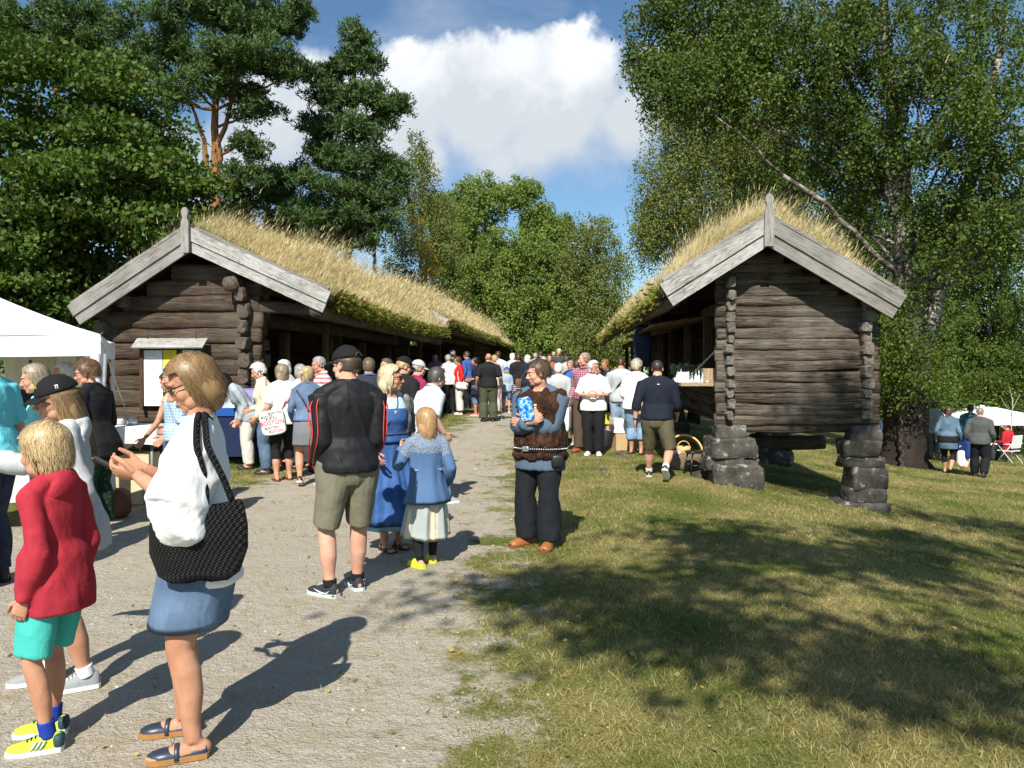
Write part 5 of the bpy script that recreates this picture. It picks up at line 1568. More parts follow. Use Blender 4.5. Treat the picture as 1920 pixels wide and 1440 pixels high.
    def foot_frame(s, i):
        fx, fy, lift, to = s.feet[i]
        sx = (-1, 1)[i]
        pitch = -math.asin(min(.85, lift / .13)) if lift > 0 else 0
        return rotm(0, 0, -sx * R(to)) @ rotm(pitch, 0, 0)
    def hand(s, i, curl=28, spread=6, palm=None, hdir=None, thumb=0.6):
        if s.near < 0: return
        k = s.H * (0.97 if s.sex == 'm' else .92); sx = (-1, 1)[i]
        sh, el, wr = s.arms[i]
        d = unit(wr - el) if hdir is None else unit(np.array(hdir, float))
        n = np.array(palm if palm is not None else (-sx, .25, 0.0), float); n = unit(n - d * np.dot(n, d))      # where the palm looks
        w = np.cross(d, n) * 1.0                                    # across the palm
        fwd = np.array([0, 1, .35]);
        if np.dot(w, fwd) < 0: w = -w                              # thumb side
        mb = MB(); wr = wr - d * .008 * k
        P = [wr, wr + d * .018 * k, wr + d * .040 * k, wr + d * .058 * k]
        V, Q, T = tube(P, np.array([(.0155, .0115), (.021, .011), (.0255, .0095), (.025, .0075)]) * k, 14, True, side=w); mb.add(V, Q, T)
        for j, (o, L, r) in enumerate(((.018, .044, .0058), (.006, .049, .006), (-.006, .045, .0058), (-.0175, .036, .0052))):
            b = wr + d * (.054 - abs(o) * .12) * k + w * o * k
            dd = unit(d + w * o * spread * .8); ax = np.cross(dd, n)
            pts = [b]; ang = 0; cur = b
            for m_, (fr, c) in enumerate(((.44, .55), (.31, 1.0), (.25, .7))):
                ang += R(curl) * c
                v = dd * math.cos(ang) + n * math.sin(ang)
                cur = cur + v * L * fr * k; pts.append(cur)
            mb.tube(pts, np.array([r * 1.05, r, r * .92, r * .72]) * k, 8)
        b = wr + d * .016 * k + w * .017 * k
        v1 = unit(d * .62 + w * .62 + n * .35 * thumb); v2 = unit(d * .85 + w * .22 + n * .5 * thumb)
        mb.tube([b - v1 * .006 * k, b + v1 * .028 * k, b + v1 * .028 * k + v2 * .021 * k, b + v1 * .028 * k + v2 * .036 * k], np.array([.0085, .0075, .0068, .005]) * k, 8)
        o = mb.build('hand_tmp', s.skin, None, True)
        queue(o, {3: .0030, 2: .0042, 1: .006, 0: .008}[s.near], 1, owner=s.body)
        s.hands = getattr(s, 'hands', {}); s.hands[i] = (wr, d, n, w)
    def face(s):
        if s.near < 1: return
        ew = plain('eye_white', (0.75, 0.72, 0.68), 0.3, 0.5); ei = plain('iris', (0.035, 0.03, 0.028), 0.25, 0.5)
        for sx in (-1, 1):
            V, Q, T = sphere_arrays(12)
            mb = MB(); mb.add(s.hp(V * np.array((.0125, .010, .0068)) + np.array((sx * .031, .0795, .010))), Q, T)
            e = s.part('eye', mb, ew)
            mb = MB(); mb.add(s.hp(V * np.array((.0058, .004, .0058)) + np.array((sx * .031, .0885, .010))), Q, T)
            mb.build('iris', ei, e, True)
            mb = MB(); mb.tube(s.hp([(sx * .014, .093, .028), (sx * .030, .0925, .034), (sx * .047, .079, .029)]), np.array([.003, .0038, .002]) * s.hs, 5)
            s.part('eyebrow', mb, plain('brow', (0.10, 0.065, 0.04), 0.8, 0.1))
        mb = MB()
        V, Q, T = tube([(-.021, .084, -.059), (-.008, .0965, -.0565), (0, .0985, -.058), (.008, .0965, -.0565), (.021, .084, -.059)], [.002, .0046, .0048, .0046, .002], 8); mb.add(s.hp(V), Q, T)
        V, Q, T = tube([(-.018, .084, -.0625), (0, .098, -.066), (.018, .084, -.0625)], [.002, .0058, .002], 8); mb.add(s.hp(V), Q, T)
        s.part('lips', mb, plain('lip', (0.40, 0.16, 0.13), 0.5, 0.35))
    def part(s, name, mb, mat, smooth=True, label=None):
        o = mb.build(name, mat, s.body, smooth)
        if label: o['label'] = label
        return o
    def soft(s, name, mb, mat, vox=1.0, smooth=2, wrinkle=0.006, wscale=(9, 9, 5), label=None):
        o = s.part(name, mb, mat, True, label)
        queue(o, s.vox * vox, smooth, wrinkle * (s.H / 1.75), wscale, None, s.seed)
        return o
    # ------------------------------------------------------------ clothes
    def top(s, mat, hem=.47, sleeve=1.0, off=.010, name='shirt', flare=0.0, neck=.842, sl=.010, arms=True, wrinkle=0.008, collar=None, cuff=0.0, shoulders=True, hemoff=0.015, raglan=0, label=None, ringmax=None):
        k = s.H; mb = MB()
        fr = []
        for z in np.concatenate([np.linspace(hem, .60, 5), np.linspace(.64, .80, 6), [.822, neck]]):
            if ringmax and z > ringmax: continue
            o = off * .62 + .003 + (hemoff + flare * max(0, (.62 - z) / .15) if z < .62 else 0)
            if z > .81: o *= .7
            zz = max(z, .452) if z < .527 else z
            r = list(s.ring(max(z, PROF[s.sex][0][0] + .03), o))
            if z < .49:
                p, Rm = s.spine(z); r[0] = p
            fr.append(tuple(r))
        mb.add(*ring_loft(fr, 28))
        for i in (0, 1):
            if arms:
                P, r = s.arm_pts(i)
                P, r = s.cut(P, r, 0, sleeve, 10)
                e = np.full(10, sl * .75) ; e = e + cuff * np.linspace(0, 1, 10) ** 2
                if sleeve > .9: e[-2:] *= 0.6
                mb.tube(P, r + e * k, 14)
            if shoulders:
                pn, Rn = s.neck; V, Q, T = sphere_arrays(12); mb.add(V * (.034 * (.88 if s.sex == 'f' else 1) * (.5 + .5 * s.build) + off * .35) * k + s.arms[i][0] * .94 + (pn - np.array([0, 0, .05 * k])) * .06, Q, T)
                mb.tube([pn + Rn @ np.array([0, -.012 * k, .002 * k]), (pn + s.arms[i][0]) / 2 + np.array([0, -.008 * k, .008 * k]), s.arms[i][0]], np.array([.024, .026, .029]) * k + off * .3 * k, 10)
        o = s.soft(name, mb, mat, 1.0, 2, wrinkle, label=label)
        if collar: s.collar(mat if not isinstance(collar, tuple) else collar[1], collar if not isinstance(collar, tuple) else collar[0], o)
        return o
    def collar(s, mat, kind, par=None):
        k = s.H; pn, Rn = s.neck; mb = MB()
        nr = {'m': .040, 'f': .034, 'c': .034}[s.sex] * k
        th = np.linspace(0, 2 * np.pi, 25)
        if kind == 'polo': hs_ = ((-.012, .012, 1.25), (.012, .012, 1.08), (.022, .014, 1.12), (.006, .014, 1.45))
        elif kind == 'stand': hs_ = ((-.016, .006, 1.22), (.006, .006, 1.08), (.018, .008, 1.04), (.015, .008, 1.12), (-.01, .008, 1.28))
        else: hs_ = ((-.014, .006, 1.28), (.0, .006, 1.16), (.004, .008, 1.22), (-.012, .010, 1.36))
        rows = []
        for (dz, fo, m) in hs_:
            tilt = .35
            rows.append(np.stack([nr * m * np.sin(th), nr * m * np.cos(th) * 1.02 + .006 * k, dz * k - tilt * nr * m * (np.cos(th) + .2) * .55], 1))
        rows = np.stack(rows); n, m_ = rows.shape[:2]
        V = rows.reshape(-1, 3) @ Rn.T + pn
        i = np.arange(n - 1)[:, None] * m_; j = np.arange(m_ - 1)[None, :]
        Q = np.stack([i + j, i + j + 1, i + m_ + j + 1, i + m_ + j], -1).reshape(-1, 4)
        mb.add(V, Q)
        o = mb.build('collar', mat, par or s.body, True); return o
    def hood(s, mat, sc=1.0):
        """a hood lying on the back: a roll round the neck and one soft sack"""
        pn, Rn = s.neck; mb = MB(); th = np.linspace(-.5, np.pi + .5, 17)
        mb.tube(pn + (np.stack([.072 * np.cos(th), -.012 - .070 * np.sin(th), -.012 + .022 * np.sin(th)], 1) * sc) @ Rn.T, np.interp(np.linspace(-1, 1, 17), [-1, 0, 1], [.016, .032, .016]) * sc, 12)
        V, Q, T = sphere_arrays(24); w = 1 - .35 * np.clip(-V[:, 2], 0, 1); V = V * np.stack([.098 * w, np.full(len(V), .036), np.full(len(V), .088)], 1); V[:, 1] -= .25 * V[:, 2]
        mb.add(pn + ((V + np.array([0, -.074, -.072])) * sc) @ Rn.T, Q, T)
        s.soft('hood', mb, mat, .9, 9, .006)
    def trousers(s, mat, end=.97, off=.010, top=.585, name='trousers', flare=0.0, wrinkle=0.007, knee=0.0, hemr=None, label=None):
        k = s.H; mb = MB()
        zs = [z for z in (.452, .47, .50, .53, .56, top) if z <= top + .001]
        off = off * .9 + .003; flare = flare * .8; sh_ = .5 if end < .75 else 0
        mb.add(*ring_loft([s.ring(z, off * .8) for z in zs], 26))
        for i in (0, 1):
            P, r = s.leg_pts(i)
            P, r = s.cut(P, r, 0, end, 14)
            f = np.linspace(0, 1, 14) * end
            e = off + flare * np.clip((f - .45) / .5, 0, 1) + .010 * np.clip((f - .5) / .4, 0, 1)
            if end < .75: e = off + flare * np.clip(f / end, 0, 1)
            g = np.clip(f / .25, 0, 1)
            mb.tube(P, np.stack([r * (1 - .2 * sh_ * g) + e * k * (1 - sh_ * g), r + e * k], 1), 18, True, side=(1, 0, 0))
        return s.soft(name, mb, mat, .9, 2, wrinkle, label=label)
    def skirt(s, mat, top=.60, hem=.25, r0=None, flare=.10, folds=9, amp=.012, name='skirt', off=.012, label=None, hemwave=0.0, n=14, front=0.0):
        k = s.H; seg = 120 if s.near >= 2 else 60
        th = np.linspace(0, 2 * np.pi, seg, endpoint=False)
        rows = []
        legc = (s.legs[0][1] + s.legs[1][1]) / 2
        for j in range(n):
            f = j / (n - 1); z = top + (hem - top) * f
            zc = max(z, .50); hw, df, db = prof(s.sex, zc)
            p, Rm = s.spine(z if z > .45 else .45)
            if z <= .45:
                g = (.45 - z) / .45
                p = p + np.array([legc[0] * min(1, g * 2), legc[1] * min(1, g * 2), 0]); p[2] = s.spine(.45)[0][2] - (.45 - z) * k * (s.zp / (.527 * k))
            grow = flare * max(0, (.53 - z) / .3) if z < .53 else 0
            b = s.build
            w = amp * min(1, f * 2.2)
            fold = w * (np.sin(th * folds + s.seed) + .5 * np.sin(th * (folds * 2 + 1) + 2) + .4 * np.sin(th * 3 + s.seed * 2))
            X = (hw * b + off + grow + fold) * np.cos(th); Yv = (np.where(np.sin(th) > 0, df + front * f, db) * b + off + grow * .9 + fold) * np.sin(th)
            rows.append(p + np.stack([X, Yv, hemwave * f * np.sin(th * 2 + 1)], 1) * k @ np.asarray(Rm if z > .45 else np.eye(3)).T)
        # turn the hem inwards
        rows.append(rows[-1] * .985 + rows[-1].mean(0) * .015 + np.array([0, 0, .012]))
        rows.append(rows[-2] * .9 + rows[-2].mean(0) * .1 + np.array([0, 0, .05]))
        rows.append(rows[-1] * .05 + rows[-1].mean(0) * .95 + np.array([0, 0, .09]))
        rows = np.stack(rows); nn, m_ = rows.shape[:2]
        i = np.arange(nn - 1)[:, None] * m_; j = np.arange(m_)[None, :]; jn = (j + 1) % m_
        Q = np.stack([i + j, i + m_ + j, i + m_ + jn, i + jn], -1).reshape(-1, 4)
        mb = MB(); mb.add(rows.reshape(-1, 3), Q)
        return s.part(name, mb, mat, True, label)
    def stocking(s, mat, f0, f1, off=.003, name='sock', which=(0, 1)):
        k = s.H
        for i in which:
            P, r = s.leg_pts(i); P, r = s.cut(P, r, f0, f1, 10)
            mb = MB(); mb.tube(P, r + off * k, 16)
            s.part(name, mb, mat)
    def shoe(s, kind, mat, sole=None, mat2=None):
        k = s.H * (1.0 if s.sex != 'f' else .95); sole = sole or plain('shoe_sole', (0.7, 0.7, 0.68), 0.7, 0.2)
        for i in (0, 1):
            an = s.legs[i][2]; F = s.foot_frame(i); sx = (-1, 1)[i]
            def fp(V): return an + (np.asarray(V) * k) @ F.T
            # outline: y, half width, height of the top, drift of the centre line
            ol = {'sneaker': [(-.040, .012, .020), (-.034, .021, .040), (-.018, .0235, .046), (.006, .024, .047), (.030, .0255, .036), (.055, .028, .027), (.080, .0285, .021), (.100, .024, .016), (.112, .014, .010)],
                  'low': [(-.038, .011, .018), (-.032, .020, .030), (-.016, .022, .022), (.010, .0225, .016), (.040, .0245, .016), (.060, .027, .022), (.082, .027, .019), (.100, .021, .015), (.111, .010, .010)],
                  'clog': [(-.040, .012, .012), (-.034, .022, .020), (-.016, .0245, .020), (.008, .025, .022), (.026, .0275, .036), (.050, .031, .037), (.080, .031, .031), (.102, .026, .022), (.116, .014, .012)],
                  'boot': [(-.042, .013, .03), (-.034, .024, .06), (-.016, .027, .075), (.006, .027, .07), (.030, .028, .042), (.055, .031, .034), (.082, .031, .028), (.104, .026, .022), (.117, .015, .014)],
                  'sandal': [(-.038, .012, .004), (-.030, .021, .006), (0, .022, .006), (.04, .026, .005), (.08, .027, .005), (.1, .021, .005), (.11, .01, .004)]}[kind]
            zb = -.042; zs_ = -.030 if kind != 'sandal' else -.034
            rows = []; srow = []
            th = np.linspace(0, np.pi, 13)
            for (y, w, hgt) in ol:
                cx = -sx * .004 * max(0, (y - .03) / .08)
                rows.append(np.stack([cx + w * np.cos(th) * (1 - .12 * np.sin(th)), np.full(13, y), zs_ + hgt * np.sin(th) ** .75], 1))
                srow.append(np.array([(cx + w * 1.07, y * 1.03, zb), (cx + w * 1.09, y * 1.035, zs_ + .002), (cx - w * 1.09, y * 1.035, zs_ + .002), (cx - w * 1.07, y * 1.03, zb)]))
            def strip(rows, closed):
                Rr = np.stack(rows); n, m_ = Rr.shape[:2]
                i_ = np.arange(n - 1)[:, None] * m_; j = np.arange(m_ if closed else m_ - 1)[None, :]; jn = (j + 1) % m_
                Q = np.stack([i_ + j, i_ + jn, i_ + m_ + jn, i_ + m_ + j], -1).reshape(-1, 4)
                V = Rr.reshape(-1, 3); V = np.concatenate([V, [Rr[0].mean(0)], [Rr[-1].mean(0)]])
                jj = np.arange(m_ if closed else m_ - 1); jn = (jj + 1) % m_
                T = np.concatenate([np.stack([np.full(len(jj), n * m_), jn, jj], 1), np.stack([np.full(len(jj), n * m_ + 1), (n - 1) * m_ + jj, (n - 1) * m_ + jn], 1)])
                return fp(V), Q, T
            nm = {'sneaker': 'shoe', 'low': 'shoe', 'clog': 'clog', 'boot': 'boot', 'sandal': 'sandal'}[kind]
            if kind == 'sandal':
                mb = MB(); mb.add(*strip(srow, True)); sh = s.part(nm, mb, mat, False)
                mb = MB()
                for (y, h) in ((.055, .020), (.080, .016), (.005, .034)):
                    mb2 = MB()
                    t2 = np.linspace(0.02, np.pi - .02, 11)
                    w = .0285 if y > .03 else .024
                    P = fp(np.stack([w * np.cos(t2), np.full(11, y) - .012 * np.sin(t2) * (1 if y < .03 else 0), -.036 + h * 1.15 * np.sin(t2) ** .8], 1))
                    mb2.tube(P, np.array([(.0075, .0022)] * 11) * k, 8, True, side=F @ np.array([0, 1.0, 0])); mb2.build('strap', mat, sh, True)
            else:
                mb = MB(); mb.add(*strip(rows, False)); sh = s.part(nm, mb, mat)
                mb = MB(); mb.add(*strip(srow, True)); mb.build('sole', sole, sh)
                if kind == 'sneaker' and s.near >= 2:
                    mb = MB()
                    for q in range(5):
                        y = .012 + q * .011; zt = np.interp(y, [o[0] for o in ol], [o[2] for o in ol]) + zs_ + .002
                        mb.tube(fp([(-.011, y, zt - .003), (0, y + .003, zt + .001), (.011, y, zt - .003)]), .0022 * k, 6)
                    mb.build('laces', mat2 or sole, sh, True)
                if kind == 'clog':
                    for (cx, y) in ((-.012, .06), (.012, .06), (0, .075), (-.012, .09), (.012, .09), (.025, .045)):
                        pass
    # ------------------------------------------------------------ hair and head wear
    def region(s, d, style):
        """1 where hair grows: d is the unit direction from the middle of the skull"""
        x, y, z = d[:, 0], d[:, 1], d[:, 2]
        front = np.clip((z - (.52 + .25 * np.clip(y - .3, 0, 1))) / .10, 0, 1)            # above the forehead
        lowb = {'short': -.62, 'crop': -.60, 'bob': -.80, 'long': -.85, 'up': -.66}[style]
        back = np.clip((z - lowb) / .08, 0, 1)
        yf = np.where(z > -.1, .34, .10) if style != 'bob' else np.where(z > -.2, .36, .20)
        isface = np.clip((y - yf) / .10, 0, 1)
        r = front * isface + back * (1 - isface)
        # ears stay bare on short cuts
        if style in ('short', 'crop', 'up'):
            ear = np.clip((.30 - np.sqrt((y + .05) ** 2 + (z + .25) ** 2)) / .08, 0, 1) * (np.abs(x) > .6)
            r = r * (1 - ear)
        if style == 'balding': r = r
        return r
    def hair(s, col, style='short', vol=.012, length=None, n=None, wave=0.2, col2=None, part_side=0, fringe=.5, width=None, crown=(0, -.35, .93), down=0.0, name='hair', tie=None, recede=0.0, under=False):
        rng = s.rng; mat = hair_mat(col, col2)
        c0 = np.array((0, -.014, .034)); rad = np.array((.079, .101, .090))
        V, Q, T = sphere_arrays(40 if s.near >= 2 else 24)
        d = unit(V)
        g = s.region(d, style)
        if recede: g = g * np.clip(1 - (d[:, 2] - .55) / .2 * recede * (d[:, 1] > -.4), 0, 1)
        lump = fbm(d * 3.2 + s.seed, 2, 3) - .4
        if under: g = g * np.clip((.16 - d[:, 2]) / .1, 0, 1)
        m = np.where(g > .02, 1 + (vol / .09) * g * (1 + .9 * lump), .86)
        mb = MB(); mb.add(s.hp(c0 + d * rad * m[:, None]), Q, T)
        if style in ('bob', 'long'):
            L = length or (.10 if style == 'bob' else .25)
            c1 = np.array((0, -.040, -.03 - L * .12)); r1 = np.array((.078 + vol, .070 + vol, .085 + L * .25))
            gg = np.clip((.25 - d[:, 1]) / .2, 0, 1)
            W2 = c1 + d * r1 * np.where(gg > .02, 1 + .12 * lump * gg, .7)[:, None]
            if under: W2[:, 2] = np.minimum(W2[:, 2], .04)
            mb.add(s.hp(W2), Q, T)
        # locks
        n = int((n or 2600) * 1.5) if s.near == 3 else n or {3: 2600, 2: 1700, 1: 700, 0: 200}[s.near]
        L = length or {'short': .05, 'crop': .012, 'bob': .17, 'long': .36, 'up': .10}[style]
        dd = unit(rng.normal(0, 1, (n * 4, 3)))
        g = s.region(dd, style)
        if recede: g = g * np.clip(1 - (dd[:, 2] - .55) / .2 * recede * (dd[:, 1] > -.4), 0, 1)
        if under: g = g * (dd[:, 2] < .12)
        dd = dd[g > .55][:n]; n = len(dd)
        w = (width or {3: .0040, 2: .006, 1: .010, 0: .018}[s.near])
        K = 7 if L > .08 else 4
        Ls = L * rng.uniform(.65, 1.15, n)
        cr = np.array(crown)
        p = dd * (1 + vol / .09 * .75)
        tdir = unit(dd - cr[None, :] * (np.sum(dd * cr, 1))[:, None] + rng.normal(0, .12, (n, 3)))
        ff = dd[:, 1] > .25
        if style in ('bob', 'long', 'up'):
            wf = np.clip((dd[:, 1] + .15) / .4, 0, 1)[:, None]; sg = np.sign(dd[:, 0] - part_side * .35)
            tdir = unit(tdir * (1 - wf) + wf * np.stack([sg * 1.0, np.full(n, -.45), dd[:, 2] * 0 - .15], 1))
        Ls[ff & (dd[:, 2] > .3)] *= fringe
        ph = rng.uniform(0, 6.28, n)
        pts = [p * rad]
        q = p * rad
        for j in range(K - 1):
            ds = Ls / (K - 1)
            nd = unit(q / rad)
            tt = tdir - nd * np.sum(tdir * nd, 1)[:, None]; tt = unit(tt)
            lowz = np.clip((.03 - q[:, 2]) / .06 + down, 0, 1)[:, None]; tt = unit(tt + np.array([0, 0, -.35 if L > .08 else 0]))
            tt = unit(tt * (1 - lowz) + np.array([0, -.06, -1.0]) * lowz)
            if wave:
                sidev = np.cross(nd, tt); tt = unit(tt + sidev * (wave * np.sin(ph + j * 1.7))[:, None])
            q = q + tt * ds[:, None]
            # stay outside the skull
            e = np.linalg.norm(q / rad, axis=1); lim = 1 + vol / .09 * (1.05 + .3 * np.sin(ph * 3))
            up_ = (q[:, 2] > -.075)
            f = np.where((e < lim) & up_, lim / e, 1.0); f = np.where((e > lim * 1.12) & up_ & (q[:, 2] > -.03), lim * 1.1 / e, f)
            q = q * f[:, None]; tdir = tt
            rx_ = np.sqrt((q[:, 0] / rad[0]) ** 2 + (q[:, 1] / rad[1]) ** 2); mx_ = 1.04 + vol / .09 * (1 + .25 * np.sin(ph * 5)) + .22 * (np.sin(ph * 77) > .93); sc_ = np.where(rx_ > mx_, mx_ / rx_, 1); q[:, :2] *= sc_[:, None]
            fc = (q[:, 1] > .045) & (q[:, 2] < .045) & (np.abs(q[:, 0]) < .085)      # keep the face clear
            q[fc, 1] = .045 - .5 * (q[fc, 1] - .045)
            pts.append(q)
        P = np.stack(pts, 1) + c0                                     # n, K, 3
        nd = unit((P - c0) / rad)
        tg = np.gradient(P, axis=1); sd = unit(np.cross(nd, tg))
        wd = (w * rng.uniform(.6, 1.3, n))[:, None] * np.interp(np.linspace(0, 1, K), [0, .6, 1], [1, .9, .12])[None, :]
        A = P + sd * wd[..., None] / 2; B = P - sd * wd[..., None] / 2
        Vr = s.hp(np.stack([A, B], 2).reshape(-1, 3))
        b = (np.arange(n) * K * 2)[:, None] + (np.arange(K - 1) * 2)[None, :]
        Qr = np.stack([b, b + 1, b + 3, b + 2], -1).reshape(-1, 4)
        mb.add(Vr, Qr)
        if tie == 'bun':
            for c, r in (((0, -.128, .02), (.034, .03, .034)), ((0, -.112, .005), (.04, .03, .04))):
                V, Q, T = sphere_arrays(16); mb.add(s.hp(V * np.array(r) * (1 + .2 * (fbm(V * 4, 2, 5)[:, None] - .5)) + np.array(c)), Q, T)
        if tie == 'low':
            V, Q, T = sphere_arrays(16); mb.add(s.hp(V * np.array((.028, .03, .045)) * (1 + .3 * (fbm(V * 4, 2, 5)[:, None] - .5)) + np.array((0.0, -.105, -.06))), Q, T)
        if tie == 'braid':
            m_ = 14; zz = np.linspace(-.02, -.34, m_)
            P = np.stack([.010 * np.sin(np.arange(m_) * 1.57), np.full(m_, -.108) - .01 * np.linspace(0, 1, m_), zz], 1)
            r = .022 * (1 - .45 * np.linspace(0, 1, m_)) * (1 + .28 * np.sin(np.arange(m_) * 3.14))
            V, Q, T = tube(P, r, 10); mb.add(s.hp(V), Q, T)
        return s.part(name, mb, mat, True)
    def cap(s, mat, yaw=0, visor=.075, mat2=None):
        c0 = np.array((0, -.014, .034)); rad = np.array((.094, .117, .112)); Rc = rotm(R(-6), 0, R(yaw))
        V, Q, T = sphere_arrays(36); d = unit(V)
        z = np.where(d[:, 2] < .18, .18 + (d[:, 2] - .18) * .06, d[:, 2])
        k_ = np.where(d[:, 2] < .18, np.sqrt(1 - .18 ** 2) * np.clip(1 + (d[:, 2] - .0) * .05, .9, 1), np.sqrt(np.maximum(0, 1 - z ** 2)))
        hxy = unit(np.stack([d[:, 0], d[:, 1], d[:, 2] * 0], 1))
        W = np.stack([hxy[:, 0] * k_, hxy[:, 1] * k_, z], 1) * rad
        mb = MB(); mb.add(s.hp(c0 + W @ Rc.T), Q, T)
        o = s.part('cap', mb, mat)
        n = 15; a = np.linspace(-1.02, 1.02, n); rows = []
        for f, dz in ((0, 0), (.5, -.006), (1, -.02)):
            e = visor * f * np.cos(a * .82) ** .8
            x = np.sin(a) * (.090 + e * .35); y = np.cos(a) * .110 + e; zz = .022 + dz * np.cos(a) - .030 * (a / 1.02) ** 2 * (1 - .2 * f)
            rows.append(np.stack([x, y, zz + .0], 1))
        up = np.stack(rows); lo = up[::-1] + np.array([0, 0, -.005]); R2 = np.concatenate([up, lo]); m_ = n; nn = len(R2)
        i = np.arange(nn - 1)[:, None] * m_; j = np.arange(m_ - 1)[None, :]
        Q = np.stack([i + j, i + j + 1, i + m_ + j + 1, i + m_ + j], -1).reshape(-1, 4)
        mb = MB(); mb.add(s.hp(c0 + (R2.reshape(-1, 3)) @ Rc.T), Q); v = mb.build('visor', mat2 or mat, o, True)
        V, Q, T = sphere_arrays(8); mb = MB(); mb.add(s.hp(c0 + (V * .008 + np.array([0, 0, .109])) @ Rc.T), Q, T); mb.build('button', mat, o, True)
        s.capR = (c0, Rc, rad); return o
    def glasses(s, frame=(0.015, 0.012, 0.012), lens=(0.02, 0.018, 0.016), dark=True):
        fm = plain('glasses_frame', frame, 0.35, 0.5); lm = plain('dark_lens', lens, 0.15, 0.6)
        mb = MB()
        for sx in (-1, 1):
            th = np.linspace(0, 2 * np.pi, 17)
            P = np.stack([sx * .033 + .024 * np.cos(th), .099 - .010 * ((sx * .033 + .024 * np.cos(th)) / .05) ** 2, .010 + .0175 * np.sin(th)], 1)
            mb.tube(s.hp(P), .0022 * s.hs, 5, False)
            mb.tube(s.hp([(sx * .056, .090, .014), (sx * .074, .05, .014), (sx * .081, -.005, .012), (sx * .080, -.03, 0)]), np.array([(.0035, .0018)] * 4) * s.hs, 6)
        mb.tube(s.hp([(-.010, .101, .014), (0, .104, .016), (.010, .101, .014)]), .0022 * s.hs, 5)
        g = s.part('sunglasses' if dark else 'glasses', mb, fm)
        if dark:
            for sx in (-1, 1):
                V, Q, T = sphere_arrays(14); mb = MB()
                W = V * np.array((.024, .003, .0172)) + np.array((sx * .033, .0995, .010)); W[:, 1] -= .010 * (W[:, 0] / .05) ** 2 - .0044
                mb.add(s.hp(W), Q, T); mb.build('lens', lm, g, True)
    # ------------------------------------------------------------ things worn or held: free objects in the wearer's frame
    def loose(s, name, mb, mat, label, cat, smooth=True, group=None):
        o = mb.build(name, mat, None, smooth); o.location = s.loc; o.rotation_euler = (0, 0, s.rz)
        tag(o, label, cat, group); return o
    def chest(s, zf, x, y, off=.02):
        """a point on the clothed trunk: x, y unit direction round the ring"""
        p, Rm, hw, df, db = s.ring(zf, off)
        a = math.atan2(y, x); return p + Rm @ np.array([hw * math.cos(a), (df if y > 0 else db) * math.sin(a), 0])
    def strap(s, mat, a_from, a_to, w=.03, top=.815, side=1, off=.024):
        """cross-body strap: over one shoulder, down to a point at the other hip (front and back)"""
        pass
# ================================================================== helpers for worn and carried things
def ribbon(P, w, th=.004, side=None, smooth=2):
    P = np.array(P, float)
    t = np.linspace(0, 1, len(P)); tt = np.linspace(0, 1, max(18, len(P) * 4))
    Q = np.stack([np.interp(tt, t, P[:, k]) for k in range(3)], 1)
    for _ in range(smooth): Q[1:-1] = (Q[:-2] + 2 * Q[1:-1] + Q[2:]) / 4
    return tube(Q, np.array([(w / 2, th / 2)] * len(Q)), 8, True, side=side) if side is not None else tube(Q, w / 2, 8, True)
def pouch(c, size, rot=(0, 0, 0), sq=.45, seg=24, sag=0.0, noise=.03, seed=1):
    V, Q, T = sphere_arrays(seg); V = np.sign(V) * np.abs(V) ** sq; V = V / np.abs(V).max(0)
    V = V * (1 + noise * (fbm(V * 2.2 + seed, 2, seed)[:, None] - .5) * 2)
    V = V * np.array(size) / 2
    if sag: V[:, 2] -= sag * (1 - (V[:, 0] / (size[0] / 2 + 1e-6)) ** 2) * (V[:, 2] < 0)
    return V @ rotm(*rot).T + np.array(c), Q, T
def strap_on(p, pts, w, mat, name='strap', par=None, th=.004):
    """flat band over the clothes: points are (zf, x, y[, off])"""
    P = [p.chest(q[0], q[1], q[2], q[3] if len(q) > 3 else .022) for q in pts]
    V, Q, T = ribbon(P, w, th, side=None if w < .012 else np.array([0, 0, 1.0]))
    mb = MB(); mb.add(V, Q, T)
    o = mb.build(name, mat, par, True)
    if par is None: o.location = p.loc; o.rotation_euler = (0, 0, p.rz)
    return o
DENIM = cloth((0.085, 0.135, 0.215), 'denim', name='blue_denim'); DENIML = cloth((0.16, 0.25, 0.36), 'denim', name='pale_denim'); DENIMD = cloth((0.018, 0.026, 0.05), 'denim', name='dark_denim')
WH = cloth(WHITE, 'plain', name='white_cotton'); BK_ = cloth(BLACK, 'plain', name='black_cloth'); NAVY = cloth((0.012, 0.016, 0.03), 'plain', name='navy_cloth')
OFFW = cloth((0.62, 0.60, 0.55), name='off_white_cotton'); LGREY = cloth((0.36, 0.38, 0.39), 'melange', name='light_grey_cloth'); DGREY = cloth((0.045, 0.05, 0.052), name='dark_grey_cloth')
BLK_SHOE = plain('black_shoe', (0.014, 0.014, 0.015), .5, .4); BRN_SHOE = plain('brown_leather', (0.30, 0.11, 0.035), .45, .45); WSHOE = plain('white_shoe', (.75, .75, .74), .6, .3)
DSOLE = plain('dark_sole', (.03, .028, .026), .8, .2); GREY_SHOE = plain('grey_shoe', (.30, .31, .31), .7, .2)
H_BLOND = ((0.36, 0.235, 0.10), (0.62, 0.47, 0.25)); H_DKBLOND = ((0.20, 0.115, 0.05), (0.46, 0.31, 0.15)); H_BROWN = ((0.055, 0.03, 0.016), (0.12, 0.07, 0.04))
H_GREY = ((0.26, 0.25, 0.235), (0.5, 0.49, 0.46)); H_WHITE = ((0.62, 0.61, 0.58), (0.85, 0.84, 0.82)); H_BLACK = ((0.012, 0.009, 0.008), (0.03, 0.022, 0.018)); H_GINGER = ((0.30, 0.15, 0.06), (0.58, 0.37, 0.18)); H_DKGREY = ((0.07, 0.06, 0.052), (0.2, 0.185, 0.165))

